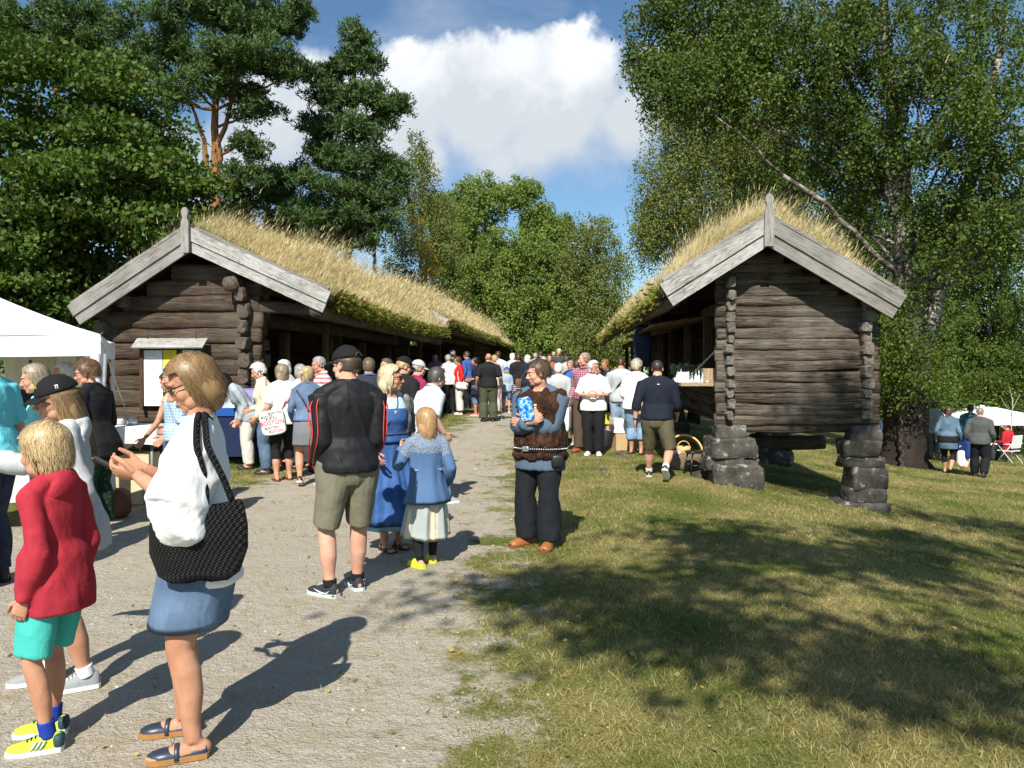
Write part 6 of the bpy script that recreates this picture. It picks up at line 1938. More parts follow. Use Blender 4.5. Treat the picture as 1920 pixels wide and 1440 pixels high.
# ================================================================== the four nearest
# ---- woman in the white batwing blouse, reading her phone
p = Person(364, 3.44, 1.70, 84, 'woman in a loose white blouse and denim skirt reading her phone', 'f', .92, -3, 0, 0, (6, 28, 0), [(-.075, .0, 0, 4), (.075, .04, 0, 4)],
           armL=(-.03, .135, -.100), armR=(-.035, .145, -.095), poleL=(1.1, -.35, -1), poleR=(.3, -.55, -1), handL=dict(curl=34, palm=(.75, -.2, .7), hdir=(.3, 1, .12), spread=3), handR=dict(curl=34, palm=(-.75, -.2, .7), hdir=(-.3, 1, .12), spread=3), tone='tan', near=3)
blouse = cloth((.80, .80, .80), name='white_blouse')
k = p.H
p.skirt(DENIM, .56, .322, flare=-.006, folds=2, amp=.002, off=.030, front=.012, name='denim_skirt')
# the blouse: a wide cut with sleeves that hang from the trunk to the elbow
mb = MB(); fr = []
for zf, o in ((.43, .020), (.46, .022), (.50, .026), (.56, .028), (.62, .032), (.68, .026), (.74, .015), (.79, .008), (.82, .006), (.842, .005)):
    r = list(p.ring(max(zf, .485), o)); 
    if zf < .485: r[0] = p.spine(zf)[0] + np.array([0, -.03 * k * (.485 - zf) / .085, 0])
    if zf < .60: r[3] -= .035 * k * min(1, (.60 - zf) / .08)       # short in front, long behind
    fr.append(tuple(r))
mb.add(*ring_loft(fr, 30))
for i in (0, 1):
    P, r = p.arm_pts(i); P, r = p.cut(P, r, 0, .64, 9); f = np.linspace(0, 1, 9)
    P = P + np.array([0, -.020, -.045]) * (f ** 1.5)[:, None] * k
    mb.tube(P, np.stack([r + (.010 + .062 * f) * k, r + (.010 + .020 * f) * k], 1), 18, True, side=(0.0, .35, 1))
    V, Q, T = sphere_arrays(12); mb.add(V * .042 * k + p.arms[i][0], Q, T)
    e = p.arms[i][1]; s0 = p.arms[i][0]; sx = (-1, 1)[i]
    tk = np.stack([s0 * .75 + e * .25, (s0 + e) / 2 + np.array([-sx * .03, -.02, -.03]) * k, e * .8 + s0 * .2 + np.array([-sx * .045, -.02, -.02]) * k, e + np.array([-sx * .05, -.03, -.02]) * k])
    mb.tube(tk, np.array([.05, .062, .062, .048]) * k, 14)
    pn, Rn = p.neck; mb.tube([pn + Rn @ np.array([0, -.012 * k, 0]), (pn + s0) / 2 + np.array([0, -.008 * k, .004 * k]), s0], np.array([.024, .028, .034]) * k, 10)
p.soft('blouse', mb, blouse, 1.0, 3, .013, (7, 7, 3.5))
p.collar(cloth((.36, .46, .62), name='pale_blue_collar'), 'crew')
p.hair((.13, .072, .03), 'bob', .014, .105, 3600, .7, (.36, .225, .10), fringe=.9, part_side=.3)
p.glasses(dark=False)
mb = MB(); V, Q, T = sphere_arrays(10); mb.add(p.hp(V * .008 + np.array((-.083, .004, -.012))), Q, T); p.part('earphone', mb, plain('white_plastic', (.8, .8, .8), .3, .5))
p.shoe('low', plain('navy_leather', (.022, .032, .055), .38, .5), plain('gum_sole', (.35, .18, .06), .7, .2))
for i in (0, 1):
    an = p.legs[i][2]; F = p.foot_frame(i); t2 = np.linspace(0.02, np.pi - .02, 11)
    mb = MB(); V, Q, T = tube(an + (np.stack([.0255 * np.cos(t2), np.full(11, .038), -.036 + .034 * np.sin(t2) ** .8], 1) * k) @ F.T, np.array([(.006, .002)] * 11) * k, 8, True, side=F @ np.array([0, 1., 0])); mb.add(V, Q, T)
    p.part('shoe_strap', mb, plain('navy_leather', (.022, .032, .055), .38, .5))
# phone
wl = (p.hands[0][0] + p.hands[1][0]) / 2
mb = MB(); V, Q, T = pouch(wl + np.array([0, .135, .030]), (.068, .132, .010), (R(32), 0, 0), .22, 20, noise=0); mb.add(V, Q, T)
p.loose('phone', mb, plain('black_glass', (.012, .012, .014), .2, .5), 'black smartphone held by the woman in the white blouse', 'phone')
# crochet bag on her left shoulder
bag = thing('shoulder_bag', p.loc, p.rz, 'big black crocheted shoulder bag on the woman in the white blouse', 'bag')
CRO = cloth((0.018, 0.018, 0.019), 'crochet', name='black_crochet'); sh = p.arms[0][0]
bc = np.array([sh[0] - .075, sh[1] - .015, sh[2] - .42])
seg = 48; th = np.linspace(0, 2 * np.pi, seg, endpoint=False); rows = []; bc[2] += .01
for zf, hw, hd in ((-.17, .05, .01), (-.165, .12, .035), (-.13, .17, .06), (-.05, .205, .075), (.05, .205, .068), (.11, .19, .05), (.135, .178, .036), (.137, .165, .026)):
    top = .025 * (np.cos(th) ** 2) * (1 if zf > .1 else 0) - .02 * (np.cos(th) ** 2) * (1 if zf < -.1 else 0)
    rows.append(bc + np.stack([hd * np.sin(th), hw * .92 * np.cos(th), zf * .95 + top], 1))
R_ = np.stack(rows); n_, m_ = R_.shape[:2]; i_ = np.arange(n_ - 1)[:, None] * m_; j = np.arange(m_)[None, :]; jn = (j + 1) % m_
mb = MB(); V = R_.reshape(-1, 3); Q = np.stack([i_ + j, i_ + jn, i_ + m_ + jn, i_ + m_ + j], -1).reshape(-1, 4)
mb.add(np.concatenate([V, [bc + np.array([0, 0, -.172])], [bc + np.array([0, 0, .10])]]), Q, np.concatenate([np.stack([np.full(m_, n_ * m_), np.arange(m_), (np.arange(m_) + 1) % m_], 1), np.stack([np.full(m_, n_ * m_ + 1), (n_ - 1) * m_ + (np.arange(m_) + 1) % m_, (n_ - 1) * m_ + np.arange(m_)], 1)]))
mb.build('pouch', CRO, bag, True)
for dy, dx in ((-.012, -.012), (-.062, .004)):
    P = [bc + np.array([.0 + (.03 if dy < -.03 else -.03), -.03 if dy > -.03 else -.13, .13]), bc + np.array([-.02, dy * 1.4 - .01, .24]), sh + np.array([-.115, dy * .8, -.03]), sh + np.array([-.045 + dx, dy * .6, .066]), sh + np.array([.035, dy * .4, .092]), sh + np.array([.075, dy * .3 - .03, .06])]
    P = np.array(P); t = np.linspace(0, 1, len(P)); tt = np.linspace(0, 1, 40); Pi = np.stack([np.interp(tt, t, P[:, c]) for c in range(3)], 1)
    for _ in range(4): Pi[1:-1] = (Pi[:-2] + 2 * Pi[1:-1] + Pi[2:]) / 4
    mb = MB(); mb.tube(Pi, .0135, 8); mb.build('strap', CRO, bag, True)

# ---- boy in the red hooded shirt
p = Person(100, 3.46, 1.40, 47, 'blond boy in a red hooded shirt, turquoise shorts and lime sneakers', 'c', .82, 3, 0, 0, (2, 8, 0), [(-.055, -.02, 0, 32), (.052, .06, 0, -28)],
           armL=(.03, .015, -.305), armR=(.03, .04, -.30), poleL=(.05, -1, 0), poleR=(.05, -1, 0), tone='tan', near=3, handL=dict(curl=40))
RED = cloth((.40, .028, .045), 'melange', name='red_jersey')
p.trousers(cloth((.055, .42, .37), name='turquoise_cotton'), .485, .008, .55, 'shorts', .022, .006)
p.top(RED, .425, 1.0, .012, 'hooded_shirt', .010, wrinkle=.011, cuff=.010, sl=.011, hemoff=.018)
p.hood(RED, .92); pn, Rn = p.neck
p.hair((.30, .19, .075), 'short', .018, .085, 3600, .4, (.66, .50, .26), fringe=1.0, crown=(.1, -.55, .82))
p.stocking(cloth((.014, .04, .30), name='blue_sock'), .90, 1.0, .005, 'sock')
LIME = plain('lime_mesh', (.50, .70, .035), .6, .3)
p.shoe('sneaker', LIME, WSHOE, plain('dark_teal', (.02, .06, .07), .6, .3))
for i in (0, 1):
    an = p.legs[i][2]; F = p.foot_frame(i); sx = (-1, 1)[i]
    mb = MB()
    V, Q, T = pouch((0, -.027, -.012), (.052, .032, .045), (0, 0, 0), .7); mb.add(an + (V * 1.40) @ F.T, Q, T)
    p.part('heel_cap', mb, plain('dark_teal', (.02, .06, .07), .6, .3))
    mb = MB()
    for q in range(3):
        y = .006 + q * .012
        V, Q, T = tube(an + (np.array([(sx * .0265, y + .014, -.026), (sx * .0285, y + .006, -.013), (sx * .025, y - .002, .0)]) * 1.40) @ F.T, .0042, 6); mb.add(V, Q, T)
    p.part('side_stripes', mb, plain('silver_stripe', (.55, .57, .58), .4, .5))
mb = MB(); V, Q, T = pouch(pn + np.array([.03, -.035, .022]), (.045, .012, .034), (.4, 0, .5), .3, 12, noise=0); mb.add(V, Q, T)
p.part('shirt_tag', mb, plain('white_label', (.78, .78, .77), .6, .3))

# ---- girl with the black cap and long hair
p = Person(128, 4.08, 1.60, 82, 'long haired girl in a black cap and light grey hooded sweater', 'f', .92, 2, 0, 0, (12, 12, 0), [(-.05, -.05, 0, 6), (.05, .08, 0, 2)],
           armL=(.05, -.01, -.30), armR=(.03, .29, -.05), poleR=(.3, -.3, -1), tone='tan', near=3, handL=dict(curl=25), handR=dict(curl=20))
GSW = cloth((.50, .52, .52), 'melange', name='grey_sweat_cloth')
p.trousers(cloth((.10, .14, .22), 'denim', name='denim_shorts'), .26, .016, .56, 'shorts', .01)
p.top(GSW, .455, 1.0, .024, 'sweater', .008, wrinkle=.011, cuff=.004, sl=.016)
p.hood(GSW, 1.0)
p.hair((.115, .065, .03), 'long', .010, .34, 3000, .35, (.36, .23, .11), down=.1, under=True)
CAPM = cloth((.010, .010, .011), name='black_cap_cloth')
cp = p.cap(CAPM, 0, .070)
c0, Rc, rad = p.capR
mb = MB()
for dx, dz, w, h in ((-.004, 0, .006, .02), (.006, 0, .006, .02), (.001, .012, .018, .005)):
    V, Q, T = pouch(c0 + np.array([-.0895, .0 + dx, -.0 + dz + .04]) , (.004, w, h), (0, R(-18), 0), .3, 10, noise=0); mb.add(p.hp(V), Q, T)
mb.build('cap_logo', plain('white_thread', (.8, .8, .8), .7, .2), cp)
mb = MB(); V, Q, T = pouch(c0 + np.array([0, .098, .062]), (.07, .006, .05), (R(-32), 0, 0), .5, 12, noise=0); mb.add(p.hp(V), Q, T); mb.build('front_patch', plain('lime_thread', (.6, .75, .12), .7, .2), cp)
p.stocking(cloth((.7, .7, .7), name='white_sock'), .93, 1.0, .004, 'sock')
p.shoe('sneaker', cloth((.26, .28, .28), name='grey_mesh'), WSHOE, plain('white_lace', (.8, .8, .8), .7, .2))

# ---- man in the black track jacket
p = Person(652, 5.74, 1.79, 14, 'man in a black track jacket with red sleeve stripes, cap and khaki shorts', 'm', .98, 0, 0, 0, (34, 4, 0), [(-.075, .0, 0, 35), (.05, .055, 0, 0)],
           armL=(-.005, .075, -.27), armR=(-.01, .10, -.255), poleL=(.05, -1, -.1), poleR=(.0, -1, -.1), tone='fair', near=3, handL=dict(curl=35), handR=dict(curl=35))
p.trousers(cloth((.175, .165, .115), name='khaki_cotton'), .52, .020, .58, 'shorts', .020, .008)
JK = cloth((.012, .012, .014), name='black_track_cloth', rough=.6)
jk = p.top(JK, .505, 1.0, .016, 'track_jacket', .0, wrinkle=.012, sl=.017, collar='stand')
REDS = plain('red_stripe', (.62, .05, .04), .6, .3)
for i in (0, 1):
    P, r = p.arm_pts(i); P, r = p.cut(P, r, .02, .99, 22); sx = (-1, 1)[i]
    tg = unit(np.gradient(P, axis=0)); out = np.array([sx * 1.0, -.55, .15]); out = unit(out - tg * (tg @ out)[:, None]); w = np.cross(tg, out)
    pn, Rn = p.neck
    for q in (-1, 0, 1):
        a = q * .55
        dirv_ = out * math.cos(a) + w * math.sin(a)
        S = P + dirv_ * (r + .0215 * p.H)[:, None]
        S = np.concatenate([[(pn + Rn @ np.array([sx * .062, -.02 - .012 * q, .025]))], [(pn * .45 + p.arms[i][0] * .55) + np.array([0, -.004 - q * .013, .082])], S[1:]])
        for _ in range(2): S[1:-1] = (S[:-2] + 2 * S[1:-1] + S[2:]) / 4
        mb = MB(); mb.tube(S, np.array([(.0042, .0035)] * len(S)), 6, True); mb.build('sleeve_stripe', REDS, jk, True)
p.hair((.05, .032, .02), 'crop', .008, .02, 1500, .1, (.12, .08, .05), under=True)
cp = p.cap(CAPM, 0, .078)
c0, Rc, rad = p.capR
mb = MB(); th = np.linspace(0, np.pi, 13); mb.tube(p.hp(c0 + np.stack([.030 * np.cos(th), np.full(13, -.113), .024 + .026 * np.sin(th)], 1)), .0028, 6); mb.build('cap_strap_edge', plain('grey_thread', (.10, .09, .085), .7, .2), cp)
p.glasses()
p.stocking(BK_, .95, 1.0, .006, 'sock')
p.shoe('sneaker', plain('black_mesh', (.025, .028, .032), .7, .25), plain('pale_teal_sole', (.50, .60, .60), .6, .3), plain('grey_lace', (.40, .46, .52), .7, .2))
for i in (0, 1):
    an = p.legs[i][2]; F = p.foot_frame(i)
    for sx in (-1, 1):
        C = np.array([(sx * .0262, -.018, -.014), (sx * .0275, -.004, -.025), (sx * .0292, .014, -.026), (sx * .0300, .040, -.019), (sx * .0285, .062, -.012)]) * p.H
        mb = MB(); mb.tube(an + C @ F.T, np.array([.001, .0042, .0062, .004, .0008]), 6); p.part('curved_mark', mb, WSHOE)

# ================================================================== the dress woman, the ginger girl and the man in furs
p = Person(730, 7.2, 1.66, -152, 'blonde woman in sunglasses and a long blue dress with a black belt', 'f', 1.05, 0, 0, 0, (48, 2, 0), [(-.05, 0), (.05, .03)], armL=(.04, .06, -.29), armR=(.03, .10, -.27), tone='tan', near=2)
BLUED = cloth((.030, .085, .24), 'denim', name='blue_linen', var=.15)
p.skirt(cloth((.22, .42, .55), name='pale_blue_underskirt'), .30, .118, flare=.035, folds=8, amp=.006, name='underskirt', off=0)
p.skirt(BLUED, .60, .150, flare=.06, folds=8, amp=.010, name='dress_skirt', off=.010)
p.top(BLUED, .585, .2, .011, 'dress_bodice', 0, wrinkle=.005, neck=.80, shoulders=False, ringmax=.79)
p.top(cloth((.42, .55, .62), name='pale_blue_blouse'), .60, .98, .006, 'blouse', 0, wrinkle=.006, neck=.825, ringmax=.83)
mb = MB(); mb.add(*ring_loft([p.ring(z, .020) for z in (.595, .600, .625, .630)], 28)); p.part('belt', mb, plain('black_leather', BLACK, .45, .45))
KN = cloth((.17, .17, .165), 'fur', (.36, .35, .33), name='grey_fur_cloth')
mb = MB(); P, r = p.arm_pts(0); P2, r2 = p.cut(P, r, 0, .75, 9); mb.tube(P2, r2 + .014 * p.H, 14)
for zf, x, y in ((.80, -.8, .3), (.76, -.85, .4), (.70, -.9, .4), (.64, -.95, .35), (.58, -.95, .3)):
    V, Q, T = sphere_arrays(12); mb.add(V * np.array((.035, .035, .07)) + p.chest(zf, x, y, .01), Q, T)
p.soft('fur_shawl', mb, KN, 1, 2, .02, (14, 14, 9))
p.hair((.50, .38, .19), 'bob', .018, .10, 2000, .25, (.80, .70, .46), fringe=1.2, part_side=.4)
p.glasses()
mb = MB(); V, Q, T = pouch(p.chest(.745, 0.05, 1, .012), (.034, .012, .044), (0, 0, 0), .8, 12); mb.add(V, Q, T); p.part('pendant', mb, plain('silver', (.6, .6, .6), .3, .5, .8))
mb = MB(); V, Q, T = ribbon([p.chest(.83, -.5, .8, .004), p.chest(.78, -.15, 1, .012), p.chest(.70, .35, .9, .018), p.chest(.62, .95, .3, .03)], .010); mb.add(V, Q, T); p.part('cord', mb, plain('black_leather', BLACK, .45, .45))
p.shoe('sandal', plain('black_leather', BLACK, .45, .45))

p = Person(800, 6.58, 1.31, 12, 'red haired girl in a blue knitted coat and bright yellow clogs', 'c', 1.0, 0, 0, 0, (10, 4, 0), [(-.055, -.05, 0, 25), (.05, .07, 0, 5)], armL=(.045, .13, -.045), armR=(.055, .05, -.27), poleL=(.5, -.4, -1), tone='pink', near=2, handL=dict(curl=45, palm=(.6, -.5, .3)))
PW = cloth((.34, .38, .36), 'stripe_v', (.62, .56, .40), name='patchwork_cotton', scale=.12)
p.skirt(PW, .48, .178, flare=.045, folds=7, amp=.011, name='skirt', hemwave=.012)
KB = cloth((.085, .165, .31), 'melange', name='blue_knit'); KB2 = cloth((.10, .17, .30), 'knit', (.25, .30, .38), name='patterned_yoke_knit')
p.top(KB, .66, 1.0, .016, 'coat', .0, wrinkle=.008, sl=.018, cuff=.012, collar='crew', hemoff=.0)
p.skirt(KB, .725, .405, flare=.085, folds=4, amp=.006, name='coat_skirt', off=.027)
p.top(KB2, .69, .34, .0215, 'yoke', 0, wrinkle=.004, sl=.0215)
mb = MB()
p.hair(H_GINGER[0], 'long', .016, .15, 1800, .35, H_GINGER[1], crown=(0, -.2, .97))
for sx in (-1, 1):
    mb = MB()
    for q in range(3):
        th = np.linspace(0, 2 * np.pi, 13); c = np.array([sx * .088, -.02 + q * .012, -.075 - q * .014])
        V, Q, T = tube(c + np.stack([sx * .012 + .004 * np.cos(th), .018 * np.cos(th + q), .02 * np.sin(th)], 1), .0045, 6, False); mb.add(p.hp(V), Q, T)
    p.part('hair_ribbon', mb, plain('white_ribbon', (.75, .77, .8), .6, .3))
    P = p.hp([(sx * .08, -.01, -.08), (sx * .094, .02, -.13), (sx * .096, .045, -.19)]); mb = MB(); mb.tube(P, np.array([.016, .013, .006]), 8); p.part('pigtail', mb, hair_mat(*H_GINGER))
p.stocking(BK_, .45, .985, .006, 'legging')
p.shoe('clog', plain('yellow_foam', (.72, .72, .03), .5, .4), plain('yellow_foam_sole', (.66, .66, .03), .55, .3))

p = Person(1013, 7.3, 1.715, 158, 'man in a brown fur vest and blue tunic with folded arms', 'm', 1.06, 0, 0, 0, (-58, 12, 0), [(-.062, .03, 0, 10), (.075, .0, 0, 30)],
           armL=(-.150, .125, -.135), armR=(-.115, .150, -.125), poleL=(.55, -.3, -1), poleR=(.55, -.3, -1), tone='pink', near=2, handL=dict(curl=22, palm=(0.2, -1, 0), hdir=(1, .15, .12)), handR=dict(curl=40, palm=(-.2, -1, .3), hdir=(-.85, .2, .35)))
TUN = cloth((.080, .115, .165), name='slate_blue_linen'); FUR = cloth((.055, .024, .012), 'fur', (.12, .055, .028), name='brown_fur')
p.trousers(cloth((.012, .014, .018), name='black_trouser_cloth'), .99, .012, .56, 'trousers', .016, .012)
p.top(TUN, .415, .93, .022, 'tunic', .02, wrinkle=.012, sl=.018, cuff=.026, neck=.815, ringmax=.83, hemoff=.002)
mb = MB(); fr = [p.ring(z, o) for z, o in ((.545, .044), (.58, .042), (.64, .038), (.70, .030), (.76, .028), (.80, .026), (.825, .022))]
V, Q, T = ring_loft(fr, 40)
mb.add(V, Q, T)
for sx in (-1, 1):
    sh = p.arms[0 if sx < 0 else 1][0]; V, Q, T = sphere_arrays(14); mb.add(V * np.array((.070, .082, .060)) + sh + np.array([-sx * .008, 0, .010]), Q, T)
pn, Rn = p.neck
for sx in (-1, 1):
    mb.tube([pn + np.array([sx * .03, -.055, .005]), pn + np.array([sx * .068, -.005, -.012]), p.chest(.79, sx * .45, 1, .022), p.chest(.72, sx * .32, 1, .03)], [.026, .03, .032, .026], 10)
p.soft('fur_vest', mb, FUR, .9, 2, .020, (22, 22, 14))
mb = MB(); mb.add(*ring_loft([p.ring(z, .045) for z in (.515, .520, .542, .547)], 36)); bl = p.part('belt', mb, plain('dark_leather', (.02, .016, .012), .5, .4))
mb = MB()
for a in np.linspace(-.2, 3.3, 44):
    V, Q, T = sphere_arrays(8); mb.add(V * .0075 + p.chest(.531, math.cos(a), math.sin(a), .051), Q, T)
mb.build('studs', plain('silver', (.6, .6, .6), .3, .5, .8), bl, True)
mb = MB(); V, Q, T = pouch(p.chest(.531, .25, 1, .055), (.07, .014, .05), (0, 0, -.1), .5, 14); mb.add(V, Q, T); mb.build('buckle', plain('silver', (.6, .6, .6), .3, .5, .8), bl, True)
mb = MB()
for a in np.linspace(-.5, 3.6, 26):
    V, Q, T = sphere_arrays(10); mb.add(V * np.array((.034, .028, .036)) + p.chest(.492 + .006 * math.sin(a * 7), math.cos(a), math.sin(a), .040), Q, T)
p.soft('fur_trim', mb, FUR, .8, 1, .016, (24, 24, 20))
mb = MB(); V, Q, T = pouch(p.chest(.468, -.92, .55, .06), (.115, .085, .125), (0, 0, .5), .5, 20); mb.add(V, Q, T)
p.loose('belt_pouch', mb, plain('black_leather', BLACK, .45, .45), 'black leather pouch on the belt of the man in furs', 'pouch')
mb = MB(); mb.tube([p.chest(.51, .93, .45, .055), p.chest(.44, .93, .45, .06)], [(.013, .008), (.011, .006)], 8)
p.loose('knife_sheath', mb, plain('yellow_wood', (.45, .24, .06), .5, .4), 'yellow wooden knife sheath hanging from the belt of the man in furs', 'sheath')
p.hair((.050, .028, .015), 'short', .013, .05, 1800, .2, (.15, .095, .055), fringe=1.0)
mb = MB(); V, Q, T = sphere_arrays(14); mb.add(p.hp(V * np.array((.030, .020, .022)) + np.array((0, .078, -.090))), Q, T); p.soft('beard', mb, hair_mat((.09, .055, .035), (.2, .14, .1)), .5, 1, .004, (40, 40, 40))
p.shoe('boot', BRN_SHOE, plain('brown_sole', (.18, .07, .025), .7, .2))
wr, d, n, w = p.hands[1]; bb_ = wr + d * .075 + n * .02
mb = MB()
mb.tube([bb_ + np.array([0, 0, -.05]), bb_ + np.array([0, 0, .05]), bb_ + np.array([0.004, 0.004, .075]), bb_ + np.array([.006, .006, .095]), bb_ + np.array([.006, .006, .115])], [.027, .028, .022, .012, .012], 14)
bo = p.loose('bottle', mb, plain('amber_drink', (.55, .30, .13), .15, .5), 'small plastic bottle of orange drink held by the man in furs', 'bottle')
mb = MB(); mb.tube([bb_ + np.array([.006, .006, .112]), bb_ + np.array([.006, .006, .132])], .0145, 12); mb.build('cap', plain('pink_plastic', (.75, .45, .45), .4, .4), bo, True)
mb = MB(); V, Q, T = pouch(bb_ + np.array([.085, .03, .085]), (.15, .035, .215), (R(-8), R(10), -.2), .35, 24, noise=.10, seed=4); mb.add(V, Q, T)
m_, t_, p_, o_ = new_mat('blue_foil'); co = objco(t_); nz_ = t_.noise(co, 24, 4, .6)
c_ = t_.ramp(nz_, [(.38, (.01, .10, .42)), (.5, (.02, .28, .65)), (.6, (.55, .75, .85)), (.68, (.25, .04, .25))]); setp(t_, p_, c_, .25, .5, nz_, .5, .01)
p.loose('snack_bag', mb, m_, 'shiny blue snack bag clutched by the man in furs', 'bag')
# ================================================================== people under the tent and at the tables
p = Person(-22, 5.95, 1.84, 62, 'tall man in a turquoise shirt and dark jeans at the left edge', 'm', 1.12, 8, -15, 0, (20, 15, 0), armL=(.05, .12, -.26), armR=(.05, .10, -.27), near=2)
p.top(cloth((.13, .55, .62), name='turquoise_shirt'), .47, .48, .020, 'shirt', .02, wrinkle=.012, sl=.020, collar='polo'); p.trousers(DENIMD, .98, .014); p.hair(*(H_BROWN[0], 'short')); p.shoe('boot', BLK_SHOE, DSOLE)
p = Person(92, 6.7, 1.67, 78, 'grey blonde woman in a turquoise cardigan looking down at the stall', 'f', 1.02, 8, 0, 0, (8, 12, 0), armL=(.0, .16, -.17), armR=(-.02, .17, -.17), poleL=(.4, -.6, -1), poleR=(.4, -.6, -1), tone='pink', near=2)
p.top(cloth((.45, .52, .62), 'floral', (.06, .10, .28), name='floral_blouse'), .48, .4, .008, 'blouse'); p.trousers(DENIM, .98, .010)
p.top(cloth((.24, .66, .66), name='turquoise_cardigan'), .46, 1.0, .020, 'cardigan', .01, wrinkle=.010, sl=.016)
p.hair((.20, .15, .09), 'up', .014, .10, 1200, .3, (.48, .40, .28), tie='low', fringe=1.4); p.shoe('low', BLK_SHOE, DSOLE)
p = Person(134, 9.3, 1.70, 95, 'white haired person under the tent, half hidden behind other heads', 'f', 1, 5, 0, 0, (0, 10, 0), tone='pink'); p.top(OFFW, .47, 1, .014); p.trousers(DGREY); p.hair(*(H_WHITE[0], 'short', .016)); p.shoe('low', BLK_SHOE, DSOLE)
p = Person(178, 7.9, 1.715, 52, 'brown haired woman in glasses and a black top beside the tent leg', 'f', 1.08, 6, 0, 0, (22, 14, 0), armL=(.03, .10, -.27), armR=(.02, .14, -.22), tone='pink', near=2)
p.top(cloth((.011, .011, .012), name='black_jersey'), .44, .72, .018, 'top', .02, wrinkle=.010, sl=.02); p.trousers(cloth((.012, .03, .016), 'floral', (.03, .12, .05), name='dark_floral_cloth', scale=.6), .96, .018, flare=.02); p.hair((.085, .045, .02), 'short', .024, .07, 1500, .6, (.24, .14, .07), fringe=.8); p.glasses(dark=False); p.shoe('sandal', BLK_SHOE)
p = Person(336, 8.3, 1.66, 82, 'man in a blue check shirt and dark jeans behind the woman with the phone', 'm', 1.04, 3, 0, 0, (0, 16, 0), armL=(.035, .02, -.30), armR=(.04, .12, -.26), near=2)
p.top(cloth((.20, .36, .52), 'plaid', (.52, .62, .68), name='blue_check_shirt', scale=1.3), .53, .5, .014, 'shirt', 0, wrinkle=.009, sl=.020, collar='polo'); p.trousers(DENIMD, .985, .012)
mb = MB(); mb.add(*ring_loft([p.ring(z, .018) for z in (.545, .55, .565, .57)], 26)); p.part('belt', mb, plain('black_leather', BLACK, .45, .45)); p.hair(*(H_DKGREY[0], 'short')); p.shoe('boot', BLK_SHOE, DSOLE)
mb = MB(); P, r = p.arm_pts(0); P, r = p.cut(P, r, .93, .965, 4); mb.tube(P, r + .004, 12); p.part('watch', mb, plain('black_leather', BLACK, .45, .45))
p = Person(334, 9.1, 1.60, 60, 'bare armed person in a tan top leaning on the white cloth table', 'f', 1.0, 10, 0, 0, (0, 20, 0), armL=(.10, .16, -.25), armR=(.0, .14, -.2), tone='tan'); p.top(cloth((.5, .33, .14), name='tan_jersey'), .48, .12, .010); p.trousers(DENIM); p.hair(*(H_BROWN[0], 'bob', .014)); p.shoe('low', BLK_SHOE, DSOLE)

p = Person(466, 12.5, 1.63, 96, 'dark haired woman in a pale grey jacket bending over the blue table', 'f', 1.0, 42, 0, 0, (0, 12, 0), armL=(.0, .16, -.24), armR=(.0, .18, -.24), tone='pink')
p.top(cloth((.34, .40, .44), name='pale_grey_jacket'), .46, 1, .018, 'jacket', .01, wrinkle=.01); p.trousers(OFFW, .985, .012); p.hair(*(H_BLACK[0], 'bob', .014, .10)); p.shoe('low', BLK_SHOE, DSOLE)
p = Person(500, 12.0, 1.67, 84, 'white haired woman in a pale yellow jacket and blue jeans', 'f', 1.1, 10, 0, 0, (8, 22, 0), armL=(.03, .10, -.27), armR=(.02, .16, -.2), tone='pink')
p.top(cloth((.04, .26, .24), name='teal_jersey'), .45, .3, .012, 'undershirt', arms=False); p.top(cloth((.72, .64, .44), name='pale_yellow_jacket'), .49, 1, .022, 'jacket', .01, wrinkle=.010, collar='polo'); p.trousers(DENIM, .985, .012); p.hair(H_WHITE[0], 'short', .024, .05, 900, .1, H_WHITE[1]); p.shoe('low', BLK_SHOE, DSOLE)
p = Person(542, 13.0, 1.71, 115, 'white haired woman facing left behind the woman with the lettered bag', 'f', 1, 6, 0, 0, (0, 10, 0), tone='pink'); p.top(cloth((.3, .31, .3), name='grey_jersey'), .47, 1, .014); p.trousers(DGREY); p.hair(H_WHITE[0], 'bob', .014, .09, None, .1, H_WHITE[1]); p.shoe('low', BLK_SHOE, DSOLE)
# the woman with the lettered bag
p = Person(530, 11.3, 1.655, 14, 'curly haired woman in a white t-shirt and black capri trousers', 'f', 1.08, 2, 0, 0, (10, 4, 0), [(-.055, 0), (.06, .03)], armL=(.05, .05, -.29), armR=(.04, .12, -.24), tone='pink', near=2)
p.top(cloth((.78, .76, .74), name='white_t_shirt'), .49, .45, .016, 't_shirt', .01, wrinkle=.008, sl=.016); p.trousers(BK_, .70, .012, name='capri_trousers'); p.hair((.17, .12, .07), 'bob', .02, .10, 1200, .7, (.42, .34, .22)); p.shoe('sandal', plain('red_brown_leather', (.16, .045, .03), .5, .4))
bg_ = thing('messenger_bag', p.loc, p.rz, 'white bag printed with red and black city names, hung across the curly haired woman', 'bag')
LB = plain('white_print_cloth', (.78, .77, .75), .8, .2); LR = plain('red_print', (.55, .03, .035), .8, .2); LK = plain('black_print', (.02, .02, .02), .8, .2)
bagc = p.chest(.515, -.75, -.75, .045)
mb = MB(); V, Q, T = pouch((0, 0, 0), (.34, .09, .33), (0, 0, 0), .3, 24, .02, .02); mb.add(V, Q, T); pb = mb.build('pouch', LB, bg_, True); pb.location = bagc; pb.rotation_euler = (R(4), R(-10), R(-28))
